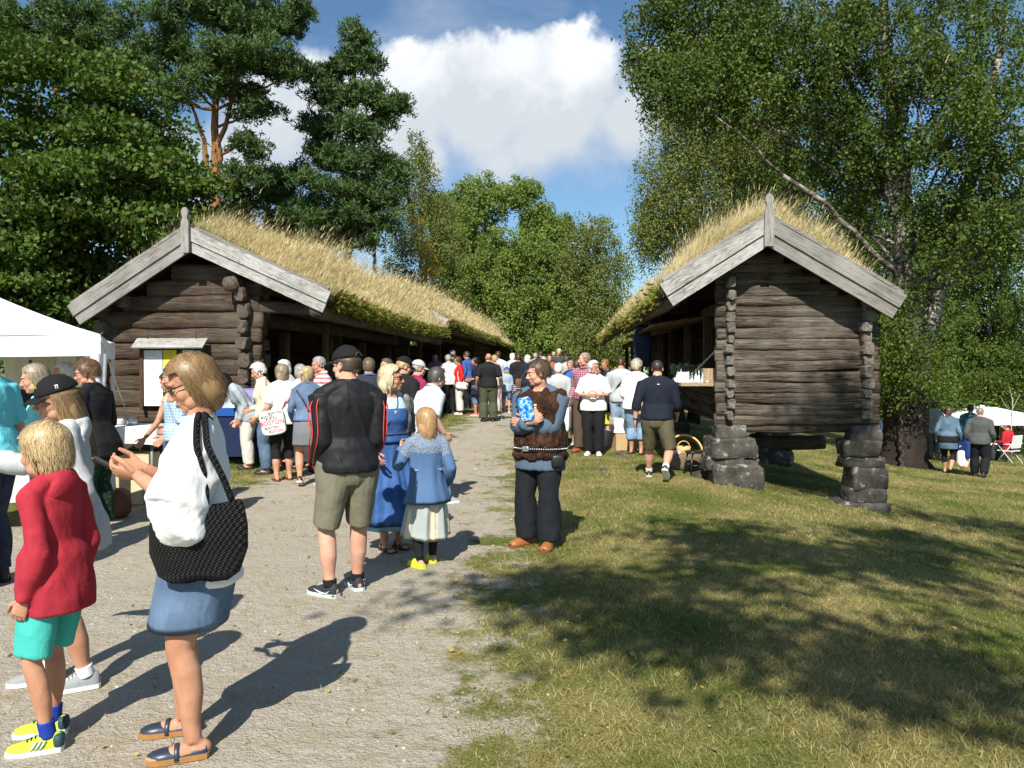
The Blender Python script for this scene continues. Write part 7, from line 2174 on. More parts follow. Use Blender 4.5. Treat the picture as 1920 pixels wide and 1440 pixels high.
def text_part(name, body, size, loc, rot, mat, par, ext=.002):
    cu = bpy.data.curves.new(name, 'FONT'); cu.body = body; cu.size = size; cu.extrude = ext; cu.align_x = 'CENTER'; cu.align_y = 'CENTER'
    o = bpy.data.objects.new(name, cu); COL.objects.link(o)
    bpy.context.view_layer.update(); dg = bpy.context.evaluated_depsgraph_get()
    me = bpy.data.meshes.new_from_object(o.evaluated_get(dg)); bpy.data.objects.remove(o); bpy.data.curves.remove(cu)
    ob = obj(name, me, mat, par); ob.location = loc; ob.rotation_euler = rot; return ob
for body, sz, x, z, m in (('BOSTON', .082, -.0, -.005, LR), ('BOSTON', .045, -.05, .085, LK), ('BOSTON', .045, .06, .125, LK), ('BOSTON', .05, -.02, -.075, LK), ('BOSTON', .05, .03, -.125, LR), ('BOSTON', .04, .0, .05, LK)):
    text_part('lettering', body, sz, (x, -.047, z), (R(90), 0, 0), m, pb)
P = [p.chest(.56, -.9, -.6, .05), p.chest(.62, -.35, -1, .026), p.chest(.70, .15, -1, .026), p.chest(.78, .62, -.8, .024), p.chest(.815, .75, -.2, .03), p.chest(.80, .75, .5, .03), p.chest(.72, .3, 1, .03), p.chest(.62, -.5, .9, .03), p.chest(.55, -.95, .2, .04)]
V, Q, T = ribbon(P, .05, .006, side=np.array([.6, 0, .8])); mb = MB(); mb.add(V, Q, T); mb.build('strap', cloth((.55, .03, .035), 'plaid', (.75, .72, .7), name='red_lettered_strap', scale=2.2), bg_, True)
p = Person(566, 12.5, 1.64, 28, 'grey curly haired woman half hidden behind the denim jacket', 'f', 1.05, 3, 0, 0, (15, 5, 0), tone='pink'); p.top(cloth((.55, .5, .47), name='beige_jersey'), .47, .6, .014); p.trousers(DGREY); p.hair(H_GREY[0], 'bob', .016, .08, None, .6, H_GREY[1]); p.shoe('low', BLK_SHOE, DSOLE)
p = Person(577, 10.9, 1.64, -8, 'young blonde woman with a bun in a denim jacket and grey skirt', 'f', .98, 1, 0, 0, (-38, 4, 0), [(-.06, -.07, .03, 5), (.07, .06, 0, 8)], armL=(.04, .10, -.26), armR=(.03, .13, -.2), near=2, tone='tan')
p.skirt(cloth((.17, .185, .20), name='grey_skirt_cloth'), .58, .335, flare=.02, folds=3, amp=.004, off=.014); p.top(DENIM, .545, 1, .014, 'denim_jacket', 0, wrinkle=.009, collar='polo'); p.hair(H_BLOND[0], 'up', .010, .10, 1200, .1, H_BLOND[1], tie='bun', crown=(0, .7, .7)); p.shoe('sneaker', BLK_SHOE, WSHOE)
V, Q, T = ribbon([p.chest(.80, -.72, -.6, .03), p.chest(.72, -.25, -1, .024), p.chest(.62, .2, -1, .024), p.chest(.53, .7, -.7, .03), p.chest(.47, .95, -.35, .05)], .022, .004, side=np.array([.7, 0, .7])); mb = MB(); mb.add(V, Q, T)
st = p.loose('crossbody_bag', mb, plain('black_leather', BLACK, .45, .45), 'small black bag on a thin strap across the denim jacket', 'bag'); mb = MB(); V, Q, T = pouch(p.chest(.45, .95, -.25, .07), (.09, .18, .14), (0, 0, -.2), .4, 16); mb.add(V, Q, T); mb.build('pouch', plain('black_leather', BLACK, .45, .45), st, True)
p = Person(607, 12.2, 1.77, 104, 'grey haired man in a pink and white striped polo shirt', 'm', 1.1, 4, 0, 0, (5, 14, 0), armL=(.04, .10, -.27), tone='pink', belly=.02); p.top(cloth((.68, .66, .63), 'stripe_h', (.48, .16, .17), name='pink_striped_jersey', scale=.85), .5, .45, .016, 'polo_shirt', 0, sl=.018, collar='polo'); p.trousers(DGREY); p.hair(H_GREY[0], 'short', .008, .03, None, .1, H_GREY[1]); p.shoe('boot', BLK_SHOE, DSOLE)
p = Person(692, 11.5, 1.75, 6, 'brown haired man in a charcoal jacket with a blue collar seen from behind', 'm', 1.12, 0, 0, 0, (-6, 0, 0), near=2); p.top(cloth((.028, .031, .04), name='charcoal_jacket'), .49, 1, .020, 'jacket', 0, wrinkle=.008, collar=('polo', cloth((.06, .14, .32), name='blue_collar_cloth'))); p.trousers(DENIMD); p.hair((.10, .065, .04), 'short', .012, .04, None, .3, (.22, .16, .11)); p.shoe('boot', BLK_SHOE, DSOLE)
p = Person(668, 13.2, 1.66, 40, 'person in dark red standing in the shadow of the left hut', 'm', 1, 0, 0, 0, (0, 5, 0), tone='pink'); p.top(cloth((.10, .02, .018), name='dark_red_jersey'), .48, 1, .014); p.trousers(DGREY); p.hair(*(H_BROWN[0], 'short')); p.shoe('boot', BLK_SHOE, DSOLE)
p = Person(728, 12.8, 1.73, 70, 'long grey haired person in black under the eave', 'f', 1, 0, 0, 0, (60, 0, 0), tone='pink'); p.top(BK_, .47, 1, .014); p.trousers(BK_); p.hair(H_DKGREY[0], 'bob', .014, .15, None, .1, (.25, .24, .21)); p.shoe('boot', BLK_SHOE, DSOLE)
# black cap and hoodie
p = Person(750, 10.5, 1.765, -38, 'man in a black cap and black hooded sweater looking right', 'm', 1.08, 5, 0, 0, (-28, 16, 0), armL=(.02, .15, -.2), armR=(.02, .10, -.24), tone='pink', near=2)
p.top(BK_, .49, 1, .022, 'hooded_sweater', 0, wrinkle=.010, sl=.016); p.trousers(DENIMD); p.hair(H_BLOND[0], 'crop', .006, .02, under=True); p.cap(CAPM, 0, .07); p.hood(BK_)
p.shoe('boot', BLK_SHOE, DSOLE)
wr, d, n, w = p.hands[1]; mb = MB(); V, Q, T = pouch(wr + d * .16 + np.array([0, 0, .03]), (.15, .004, .21), (.5, .3, .4), .2, 12, noise=0); mb.add(V, Q, T); p.loose('paper_sheet', mb, M_PAPER, 'white paper sheet in the hand of the man in the black cap', 'paper')
p = Person(779, 11.8, 1.71, -58, 'man in a crimson plaid shirt and pale cap behind the black cap', 'm', 1.05, 2, 0, 0, (-10, 8, 0), tone='pink'); p.top(cloth((.42, .03, .09), 'stripe_v', (.06, .015, .045), name='crimson_plaid_shirt', scale=1.2), .48, 1, .016, collar='polo'); p.trousers(DENIMD); p.hair(*(H_GREY[0], 'crop', .005, .02), under=True); p.cap(cloth((.5, .47, .42), name='pale_cap_cloth')); p.shoe('boot', BLK_SHOE, DSOLE)
p = Person(798, 9.5, 1.68, -62, 'dark grey haired man in a pale polo shirt and jeans stepping past', 'm', 1.02, 14, 0, 0, (-4, 8, 0), [(-.05, -.17, .055, 0), (.05, .13, 0, 4)], armL=(.03, .06, -.29), armR=(.03, .10, -.26), near=2)
p.top(cloth((.56, .64, .70), name='pale_blue_polo'), .49, .5, .016, 'polo_shirt', .005, wrinkle=.008, sl=.020, collar='polo'); p.trousers(DENIML, .98, .012); p.hair(H_DKGREY[0], 'short', .016, .06, None, .35, H_DKGREY[1]); p.shoe('sneaker', GREY_SHOE, WSHOE)

# ---- along the left counter
p = Person(822, 24, 1.80, 18, 'man in a dark plaid shirt and jeans bending to the left counter', 'm', 1.15, 34, 0, 0, (0, 10, 0), armL=(.03, .15, -.22), armR=(.03, .15, -.22)); p.top(cloth((.10, .028, .035), 'stripe_v', (.30, .22, .23), name='dark_plaid_shirt', scale=.7), .49, .5, .018, sl=.02); p.trousers(DENIMD, .98, .014); p.hair(*(H_GREY[0], 'crop', .005, .02)); p.shoe('boot', BLK_SHOE, DSOLE)
p = Person(843, 23, 1.72, 24, 'person in a white jacket and black trousers at the left counter', 'm', 1.0, 8, 0, 0, (0, 20, 0), armL=(.03, .12, -.24)); p.top(cloth((.70, .71, .74), 'plain', name='white_jacket'), .49, 1, .018, 'jacket', collar='polo'); p.trousers(BK_, .98, .012); p.hair(*(H_GREY[0], 'short')); p.shoe('boot', BLK_SHOE, DSOLE)
p = Person(848, 25.2, 1.82, -20, 'tall person in green behind the white jacket', 'm', 1, 0, 0, 0, (-20, 5, 0)); p.top(cloth((.02, .13, .05), name='green_jersey'), .48, .5, .014); p.trousers(DGREY); p.hair(*(H_GREY[0], 'short')); p.shoe('boot', BLK_SHOE, DSOLE)
p = Person(863, 22.8, 1.66, 92, 'woman in a red jacket and white trousers facing the left counter', 'f', 1.08, 5, 0, 0, (0, 8, 0), armL=(.03, .06, -.27), tone='pink'); p.top(cloth((.62, .02, .025), name='red_jacket'), .50, 1, .020, 'jacket', .01); p.trousers(OFFW, .95, .018, flare=.01); p.hair((.10, .035, .02), 'short', .018); p.glasses(dark=False); p.shoe('low', WSHOE)
mb = MB(); V, Q, T = pouch(p.chest(.50, -1, -.2, .05), (.10, .34, .20), (.1, 0, 0), .45, 18); mb.add(V, Q, T); V, Q, T = ribbon([p.chest(.55, -1, -.5, .05), p.chest(.68, -.9, -.6, .03), p.chest(.81, -.75, -.1, .035), p.chest(.70, -.9, .4, .03), p.chest(.55, -1, .2, .05)], .02); mb.add(V, Q, T)
p.loose('handbag', mb, cloth((.72, .69, .62), name='cream_leather'), 'cream handbag hanging beside the red jacket', 'bag')
p = Person(880, 25, 1.80, 50, 'man in a cobalt blue shirt leaning at the counter', 'm', 1.05, 8, 0, 0, (0, 12, 0)); p.top(cloth((.045, .095, .28), name='cobalt_shirt'), .49, .9, .016, collar='polo'); p.trousers(BK_); p.hair(*(H_BROWN[0], 'short')); p.shoe('boot', BLK_SHOE, DSOLE)
p = Person(894, 22.4, 1.65, 72, 'black haired woman in a navy dress over jeans with red shoes', 'f', 1.02, 2, 0, 0, (12, 4, 0), armL=(.0, .13, -.19), armR=(-.02, .13, -.19), tone='tan'); p.top(NAVY, .52, .55, .012, 'dress_top'); p.skirt(NAVY, .60, .35, flare=.05, folds=5, amp=.008, name='dress_skirt'); p.trousers(DENIM, .70, .010, name='cropped_jeans'); p.hair(*(H_BLACK[0], 'up', .010), tie='low'); p.shoe('low', plain('red_shoe', (.55, .03, .02), .5, .4))
p = Person(916, 20.6, 1.77, 2, 'bald man in a black polo shirt and olive trousers with a crutch', 'm', 1.16, 2, 0, 0, (14, 2, 0), [(-.075, -.01, 0, 10), (.07, .02, 0, 12)], armL=(.06, .04, -.28), armR=(.06, .08, -.25), tone='tan'); p.top(cloth((.012, .013, .014), name='black_polo'), .50, .5, .018, 'polo_shirt', 0, sl=.022, collar='polo'); p.trousers(cloth((.065, .075, .045), name='olive_cloth'), .985, .020, flare=.012); p.shoe('boot', BLK_SHOE, DSOLE)
wr, d, n, w = p.hands[1]; mb = MB(); mb.tube([wr + np.array([.03, .06, .20]), wr + np.array([.03, .07, -.03]), np.array([wr[0] + .04, wr[1] + .10, .02])], [.011, .011, .011], 8); mb.tube([np.array([wr[0] + .04, wr[1] + .10, 0.0]), np.array([wr[0] + .04, wr[1] + .10, .05])], .018, 10); mb.tube([wr + np.array([.03, .0, .0]), wr + np.array([.03, .13, .0])], .014, 8)
p.loose('crutch', mb, plain('grey_metal', (.5, .5, .5), .35, .5, .5), 'grey metal crutch beside the man in olive trousers', 'crutch')
p = Person(934, 24.5, 1.80, 5, 'man in a pale blue checked shirt behind the bald man', 'm', 1.05, 0, 0, 0, (0, 0, 0)); p.top(cloth((.42, .52, .62), 'plaid', (.6, .66, .7), name='pale_check_shirt'), .49, .5, .016); p.trousers(OFFW); p.hair(*(H_BROWN[0], 'short')); p.shoe('boot', BLK_SHOE, DSOLE)
p = Person(928, 22.8, 1.70, 40, 'blonde person in beige trousers close behind the bald man', 'f', 1.0, 0, 0, 0, (0, 8, 0)); p.top(cloth((.5, .4, .33), name='sand_jersey'), .48, .4, .014); p.trousers(cloth((.5, .47, .4), name='beige_cloth'), .985, .02); p.hair(*(H_BLOND[0], 'short', .014)); p.shoe('boot', BLK_SHOE, DSOLE)
p = Person(950, 23.6, 1.34, 8, 'boy in a blue cap, grey hooded top and denim shorts on the path', 'c', 1.05, 0, 0, 0, (20, 0, 0)); p.top(cloth((.34, .42, .52), 'melange', name='grey_blue_jersey'), .46, 1, .026, 'hooded_top'); p.trousers(DENIM, .5, .022, name='shorts'); p.hair(*(H_BLOND[0], 'short', .006), under=True); p.cap(cloth((.02, .12, .5), name='blue_cap_cloth')); p.shoe('sneaker', GREY_SHOE, WSHOE)
p = Person(972, 24.5, 1.72, 6, 'balding man in a black sweater walking down the path', 'm', 1.12, 0, 0, 0, (0, 0, 0)); p.top(BK_, .47, 1, .022, 'sweater'); p.trousers(cloth((.5, .5, .52), 'stripe_h', (.05, .06, .10), name='striped_cloth', scale=1), .95, .02); p.hair(*(H_BROWN[0], 'short', .008), recede=1.2); p.shoe('boot', BLK_SHOE, DSOLE)
p = Person(961, 27.5, 1.72, 20, 'grey haired person in a pale jacket far down the path', 'f', 1.1, 0, 0, 0, (0, 0, 0)); p.top(cloth((.55, .56, .5), name='pale_jacket_cloth'), .47, 1, .02); p.trousers(DGREY); p.hair(*(H_WHITE[0], 'bob', .014, .1)); p.shoe('boot', BLK_SHOE, DSOLE)
p = Person(989, 23.4, 1.70, -6, 'white haired woman in a black jacket with a brown shoulder bag', 'f', 1.1, 0, 0, 0, (0, 0, 0)); p.top(NAVY, .47, 1, .022, 'jacket'); p.trousers(DENIM); p.hair(*(H_WHITE[0], 'bob', .016, .09)); p.shoe('boot', BLK_SHOE, DSOLE)
mb = MB(); V, Q, T = pouch(p.chest(.52, -.95, -.5, .05), (.22, .10, .24), (0, 0, .5), .45, 16); mb.add(V, Q, T); V, Q, T = ribbon([p.chest(.56, -.95, -.5, .05), p.chest(.70, -.3, -1, .03), p.chest(.81, .6, -.6, .03)], .025); mb.add(V, Q, T)
p.loose('shoulder_bag', mb, plain('tan_leather', (.16, .075, .04), .5, .4), 'brown leather shoulder bag on the white haired woman in black', 'bag')
mb = MB()
V, Q, T = pouch((0, 0, .3), (.30, .14, .42), (0, 0, .2), .4, 16, .03, .1); mb.add(V, Q, T)
o = mb.build('carrier_bag', cloth((.62, .22, .52), name='pink_plastic'), None, True); bx = (939 - 960) / FPX * 24.2; o.location = (bx, 24.2, hz(bx, 24.2) + .02); tag(o, 'pink carrier bag set down on the path by the boy in the blue cap', 'bag')

# ---- the far end of the path
far = [(1004, 31, 1.70, 10, OFFW, H_GREY, 'm', 'person in a pale top far down the path left of the furs'), (1020, 21, 1.68, 20, cloth((.06, .07, .09), name='slate_jersey'), H_GREY, 'm', 'grey haired person with a slate top just behind the furs'),
       (1031, 24, 1.72, 175, cloth((.30, .10, .07), name='rust_jersey'), H_BROWN, 'm', 'red faced person in a rust top facing the camera in the far crowd'), (1047, 15.2, 1.62, -4, cloth((.44, .46, .46), 'melange', name='pale_grey_sweater'), H_WHITE, 'm', 'white haired man in a pale grey sweater with his back turned'),
       (1048, 31, 1.86, 180, DGREY, H_WHITE, 'm', 'tall white haired man facing the camera at the end of the path'), (1071, 18.5, 1.62, 160, NAVY, H_GREY, 'f', 'grey curly haired woman in navy beside the grey sweater'),
       (1081, 17.5, 1.66, -20, cloth((.03, .12, .5), name='royal_blue_jersey'), H_BROWN, 'm', 'person in royal blue half hidden by the burgundy shirt'), (1062, 26, 1.66, 0, cloth((.4, .38, .33), name='stone_jersey'), H_DKGREY, 'm', 'person in a stone coloured top far back in the crowd'),
       (1014, 36, 1.74, 20, NAVY, H_BROWN, 'm', 'person in navy at the very end of the path'), (1092, 30, 1.72, 10, OFFW, H_DKGREY, 'f', 'person in white far behind the burgundy shirt'), (1038, 38, 1.72, -10, cloth((.35, .12, .1), name='brick_jersey'), H_GREY, 'f', 'person in brick red at the very end of the path')]
for (px, Y, H, yaw, m, hc, sex, lab) in far:
    p = Person(px, Y, H, yaw, lab, sex, 1.08, 2, 0, 0, (0, 4, 0), near=1 if Y < 20 else 0, tone='pink')
    p.top(m, .48, 1 if Y < 26 else .5, .018); p.trousers(DGREY if px % 2 else DENIMD); p.hair(hc[0], 'short', .014, None, None, .3, hc[1]); p.shoe('boot', BLK_SHOE, DSOLE)
p = Person(1069, 15.8, 1.08, 170, 'small child in red by the white carrier bag', 'c', 1.0, 0, 0, 0, (0, 0, 0)); p.top(cloth((.6, .05, .06), name='bright_red_jersey'), .45, .5, .02); p.trousers(DENIM, .6); p.hair(*(H_BLOND[0], 'short')); p.shoe('sneaker', GREY_SHOE, WSHOE)
# ---- in front of the right hut
p = Person(1098, 14.6, 1.83, 150, 'tall man in a burgundy plaid shirt and brown trousers looking left', 'm', 1.04, 0, 0, 0, (-50, 6, 0), [(-.07, 0, 0, 10), (.06, .02, 0, 10)], armR=(.05, .05, -.28), tone='pink', near=2)
p.top(cloth((.20, .055, .09), 'plaid', (.42, .24, .28), name='burgundy_plaid_shirt', scale=.9), .53, .98, .014, 'shirt', 0, sl=.014, collar='polo'); p.trousers(cloth((.085, .058, .042), name='brown_cloth'), .985, .016); p.hair((.24, .17, .11), 'short', .009, .03, None, .2, (.38, .3, .22), recede=.8); p.shoe('sneaker', plain('orange_black_shoe', (.35, .06, .03), .6, .3), DSOLE)
wr, d, n, w = p.hands[1]; mb = MB(); V, Q, T = pouch(wr + np.array([.02, .02, -.36]), (.10, .26, .44), (0, 0, .3), .35, 18, .02, .08); mb.add(V, Q, T); mb.tube([wr + np.array([.02, .03, -.15]), wr + d * .08, wr + np.array([.02, -.03, -.15])], .006, 6)
p.loose('carrier_bag', mb, cloth((.66, .68, .66), name='white_plastic'), 'white carrier bag in the hand of the burgundy shirted man', 'bag')
p = Person(1113, 14.2, 1.68, 176, 'white haired woman in glasses, white polo shirt and black trousers', 'f', 1.10, 0, 0, 0, (52, 4, 0), [(-.052, .0, 0, 12), (.052, .0, 0, 12)], armL=(-.05, .13, -.16), armR=(-.05, .13, -.16), poleL=(1, -.4, -.7), poleR=(1, -.4, -.7), tone='pink', near=2, handL=dict(curl=45, palm=(0, -1, .2)), handR=dict(curl=45, palm=(0, -1, .2)))
p.trousers(BK_, .985, .014); p.top(WH, .475, .52, .018, 'polo_shirt', .01, wrinkle=.008, sl=.022, collar='polo'); p.hair(H_WHITE[0], 'short', .020, .05, None, .1, H_WHITE[1]); p.glasses(dark=False); p.shoe('sneaker', WSHOE, WSHOE)
p = Person(1139, 17.2, 1.69, 130, 'brown haired woman in a navy jacket behind the white polo shirt', 'f', 1.08, 4, 0, 0, (20, 14, 0), tone='tan'); p.top(NAVY, .47, 1, .020, 'jacket'); p.trousers(DENIMD); p.hair(*(H_DKBLOND[0], 'up', .010), tie='low'); p.shoe('boot', BLK_SHOE, DSOLE)
p = Person(1144, 16.2, 1.32, -40, 'child in a blue cap, dark jacket and yellow shorts', 'c', 1.05, 4, 0, 0, (0, 10, 0)); p.top(NAVY, .46, 1, .022, 'jacket'); p.trousers(cloth((.72, .66, .09), name='yellow_cotton'), .55, .026, .56, 'shorts', .02); p.hair(*(H_BROWN[0], 'short', .006), under=True); p.cap(cloth((.035, .09, .2), name='steel_blue_cap_cloth')); p.shoe('sneaker', GREY_SHOE, WSHOE)
p = Person(1163, 15.8, 1.73, -14, 'man in a grey t-shirt and denim shorts with a black strap on his back', 'm', 1.06, 5, 0, 0, (-6, 14, 0), [(-.06, 0), (.055, .02)], armL=(.05, .14, -.20), armR=(.03, .14, -.20), tone='tan'); p.top(cloth((.40, .43, .44), name='pale_grey_t_shirt'), .48, .5, .016, 't_shirt', 0, sl=.02); p.trousers(cloth((.24, .33, .44), 'denim', name='washed_denim'), .50, .020, .58, 'shorts', .015); p.hair(*(H_BROWN[0], 'crop', .008, .02)); p.shoe('sneaker', BLK_SHOE, DSOLE)
V, Q, T = ribbon([p.chest(.815, .7, -.4, .028), p.chest(.74, .35, -.95, .024), p.chest(.66, -.1, -1, .024), p.chest(.58, -.6, -.85, .026), p.chest(.52, -.95, -.2, .035)], .035, .005, side=np.array([.6, 0, .8])); mb = MB(); mb.add(V, Q, T); V, Q, T = pouch(p.chest(.50, -1, .15, .05), (.09, .2, .16), (0, 0, 0), .4, 14); mb.add(V, Q, T)
p.loose('camera_bag', mb, BK_, 'black camera bag on a strap across the grey t-shirt', 'bag')
p = Person(1193, 14.4, 1.72, -14, 'short haired blonde woman in a white top and pale cropped jeans', 'f', 1.08, 2, 0, 0, (-22, 6, 0), [(-.055, .02), (.06, -.02)], armL=(.03, .13, -.22), armR=(.02, .13, -.2), tone='tan', near=2)
p.trousers(DENIML, .78, .012, name='cropped_jeans'); p.top(WH, .475, .85, .018, 'top', .012, wrinkle=.009, sl=.022); p.hair((.33, .25, .15), 'short', .022, .06, None, .2, (.72, .66, .52)); p.shoe('sandal', BLK_SHOE)
sb = thing('shoulder_bag', p.loc, p.rz, 'beige canvas shoulder bag hanging on the woman in the white top', 'bag'); TAN = cloth((.36, .28, .18), name='beige_canvas')
mb = MB(); c = p.chest(.50, .55, -.85, .045); V, Q, T = pouch(c, (.25, .08, .27), (0, 0, .5), .35, 18); mb.add(V, Q, T); mb.build('pouch', TAN, sb, True); mb = MB(); V, Q, T = pouch(c + np.array([.02, -.045, .03]), (.2, .02, .16), (0, 0, .5), .3, 14); mb.add(V, Q, T); mb.build('flap', TAN, sb, True)
V, Q, T = ribbon([p.chest(.56, .55, -.85, .04), p.chest(.68, .62, -.8, .03), p.chest(.80, .62, -.5, .03), p.chest(.815, .62, .1, .034), p.chest(.74, .7, .7, .03)], .022, .005, side=np.array([.6, .3, .6])); mb = MB(); mb.add(V, Q, T); mb.build('strap', TAN, sb, True)
# ---- the man walking up in navy
p = Person(1232, 11.6, 1.80, -4, 'shaven headed man in a navy sweater and olive shorts walking away', 'm', 1.10, 5, 0, 0, (-2, 4, 0), [(-.075, .16, 0, 4), (.08, -.19, .075, 4)], armL=(.055, -.04, -.295), armR=(.04, .14, -.25), tone='fair', near=2)
p.trousers(cloth((.105, .092, .055), name='olive_cotton'), .53, .022, .58, 'shorts', .026, .008); NV = cloth((.010, .013, .024), name='navy_jersey')
p.top(NV, .515, .72, .020, 'sweater', 0, wrinkle=.010, sl=.016, collar='crew'); p.hair((.035, .026, .02), 'crop', .003, .006, 400, .1, (.07, .05, .04)); p.stocking(cloth((.68, .68, .66), name='white_sock'), .94, 1.0, .005, 'sock')
p.shoe('sneaker', plain('navy_shoe', (.02, .026, .038), .6, .3), WSHOE); mb = MB(); P, r = p.arm_pts(0); P, r = p.cut(P, r, .94, .975, 4); mb.tube(P, r + .004, 12); p.part('watch', mb, plain('black_leather', BLACK, .45, .45))
mb = MB(); V, Q, T = pouch(p.chest(.795, 0.12, -1, .020), (.035, .004, .014), (0, 0, 0), .8, 10); mb.add(V, Q, T); p.part('back_logo', mb, WSHOE)

# ---- out on the slope to the right
p = Person(1779, 19.6, 1.66, -6, 'woman with a long braid in a denim jacket and denim skirt', 'f', 1.16, 2, 0, 0, (-10, 4, 0), [(-.05, .1, 0, 4), (.045, -.11, .05, 2)], armL=(.06, .04, -.28), armR=(.07, .03, -.29), tone='pink')
DJ = cloth((.075, .125, .18), 'denim', name='grey_denim'); p.trousers(BK_, .74, .010, name='leggings'); p.skirt(DJ, .56, .375, flare=.012, folds=2, amp=.002, off=.016, name='denim_skirt'); p.top(BK_, .475, .2, .014, 'black_top'); p.top(DJ, .565, 1, .022, 'denim_jacket', .01, wrinkle=.01, collar='polo'); p.hair((.045, .022, .014), 'up', .012, .1, None, .2, (.14, .075, .05), tie='braid'); p.shoe('sandal', BLK_SHOE)
wr, d, n, w = p.hands[1]
mb = MB(); V, Q, T = pouch(wr + np.array([.03, .0, -.22]), (.10, .40, .42), (0, 0, .9), .3, 18, .02, .05); mb.add(V, Q, T); bgb = p.loose('tote_bag', mb, cloth((.015, .04, .16), name='blue_woven_plastic'), 'big blue shopping bag with white letters between the walking couple', 'bag')
mb = MB(); mb.tube([p.arms[1][0] + np.array([.02, -.05, .05]), wr + np.array([.05, -.08, -.02])], .010, 6); mb.build('handle', cloth((.02, .06, .22), name='blue_webbing'), bgb, True)
text_part('lettering', 'MOSS', .085, tuple(wr + np.array([.07, -.045, -.16])), (R(90), 0, R(0)), WSHOE, bgb)
mb = MB(); V, Q, T = pouch((0, 0, 0), (.30, .14, .40), (0, 0, .2), .42, 18, .03, .12); mb.add(V, Q, T); o = mb.build('carrier_bag', cloth((.74, .72, .68), 'floral', (.75, .28, .02), name='white_orange_plastic', scale=.11), None, True); x = (1808 - 960) / FPX * 19.4; o.location = (x, 19.4, hz(x, 19.4) + .42); tag(o, 'white carrier bag with an orange patch carried by the walking couple', 'bag')
p = Person(1838, 19.3, 1.70, -4, 'grey haired man in a dark grey hooded jacket walking away', 'm', 1.16, 4, 0, 0, (-10, 6, 0), [(-.06, .07, 0, 6), (.06, -.07, .02, 6)], armL=(.06, .03, -.29), armR=(.05, .06, -.27), tone='pink')
p.trousers(cloth((.010, .012, .014), name='black_trouser_cloth2'), .985, .018); GJ = cloth((.075, .082, .082), name='dark_grey_jacket'); p.top(GJ, .48, 1, .028, 'jacket', .005, wrinkle=.012, sl=.02); p.hood(GJ, 1.15)
p.hair((.16, .13, .11), 'crop', .006, .02, None, .1, (.34, .3, .27)); p.shoe('boot', BLK_SHOE, DSOLE)
p = Person(1753, 24.5, 1.78, -20, 'dark haired person in a pale grey jacket left of the braided woman', 'm', 1.0, 0, 0, 0, (0, 4, 0)); p.top(cloth((.24, .27, .29), name='pale_grey_jacket2'), .46, 1, .02, 'jacket'); p.trousers(cloth((.09, .10, .11), name='grey_cloth')); p.hair(*(H_BROWN[0], 'short')); p.shoe('boot', BLK_SHOE, DSOLE)
p = Person(1820, 23.5, 1.78, -10, 'person in a teal jacket between the walking couple', 'm', 1.0, 0, 0, 0, (0, 0, 0)); p.top(cloth((.02, .09, .12), name='teal_jacket'), .46, 1, .02, 'jacket'); p.trousers(DGREY); p.hair(*(H_BLACK[0], 'short')); p.shoe('boot', BLK_SHOE, DSOLE)
def chair(p, label, mat):
    t = thing('folding_chair', p.loc, p.rz, label, 'chair', 'folding chairs on the lawn')
    for sx in (-1, 1):
        mb = MB(); mb.tube([(sx * .26, .25, 0), (sx * .26, -.28, .66)], .014, 6); mb.build('leg', mat, t, True)
        mb = MB(); mb.tube([(sx * .26, -.30, 0), (sx * .26, .22, .60), (sx * .26, -.24, .63)], .014, 6); mb.build('leg', mat, t, True)
    mb = MB(); mb.box((0, 0, .40), (.50, .46, .03)); mb.build('seat', mat, t); mb = MB(); mb.box((0, -.26, .70), (.50, .03, .42), (.15, 0, 0)); mb.build('backrest', mat, t)
WPL = plain('white_tube', (.72, .72, .72), .5, .4)
p = Person(1893, 26, 1.70, 60, 'person in a red sweater and white cap seated on the lawn', 'm', 1.1, 6, 0, 0, (10, 10, 0), [(-.07, .27), (.07, .27)], zp=.29, armL=(.02, .16, -.16), armR=(.02, .16, -.16)); p.trousers(DGREY); p.top(cloth((.42, .02, .03), name='crimson_sweater'), .48, 1, .02, 'sweater'); p.hair(*(H_BROWN[0], 'crop', .006), under=True); p.cap(cloth((.7, .7, .7), name='white_cap_cloth')); p.shoe('boot', BLK_SHOE, DSOLE); chair(p, 'white folding chair under the person in red', WPL)
p = Person(1724, 29, 1.66, 20, 'person in a white top and cap sitting by the birch foot', 'f', 1.05, 6, 0, 0, (10, 10, 0), [(-.07, .27), (.07, .27)], zp=.30, armL=(.02, .16, -.16)); p.trousers(DENIMD); p.top(WH, .48, .5, .02); p.hair(*(H_BROWN[0], 'short')); p.shoe('boot', BLK_SHOE, DSOLE); chair(p, 'folding chair under the white topped person by the birch', plain('dark_tube', (.08, .1, .09), .5, .4))
p = Person(1643, 27, 1.68, 150, 'person in pale blue seated in the shade beside the right stone pier', 'f', 1.1, 8, 0, 0, (0, 8, 0), [(-.07, .27), (.07, .27)], zp=.32, armL=(.02, .16, -.16), armR=(.02, .16, -.16)); p.trousers(DENIM); p.top(cloth((.42, .52, .62), name='pale_blue_top'), .48, 1, .02); p.hair(*(H_GREY[0], 'short')); p.shoe('boot', BLK_SHOE, DSOLE); chair(p, 'folding chair in the shade beside the right stone pier', plain('green_tube', (.03, .12, .08), .5, .4))
flush()
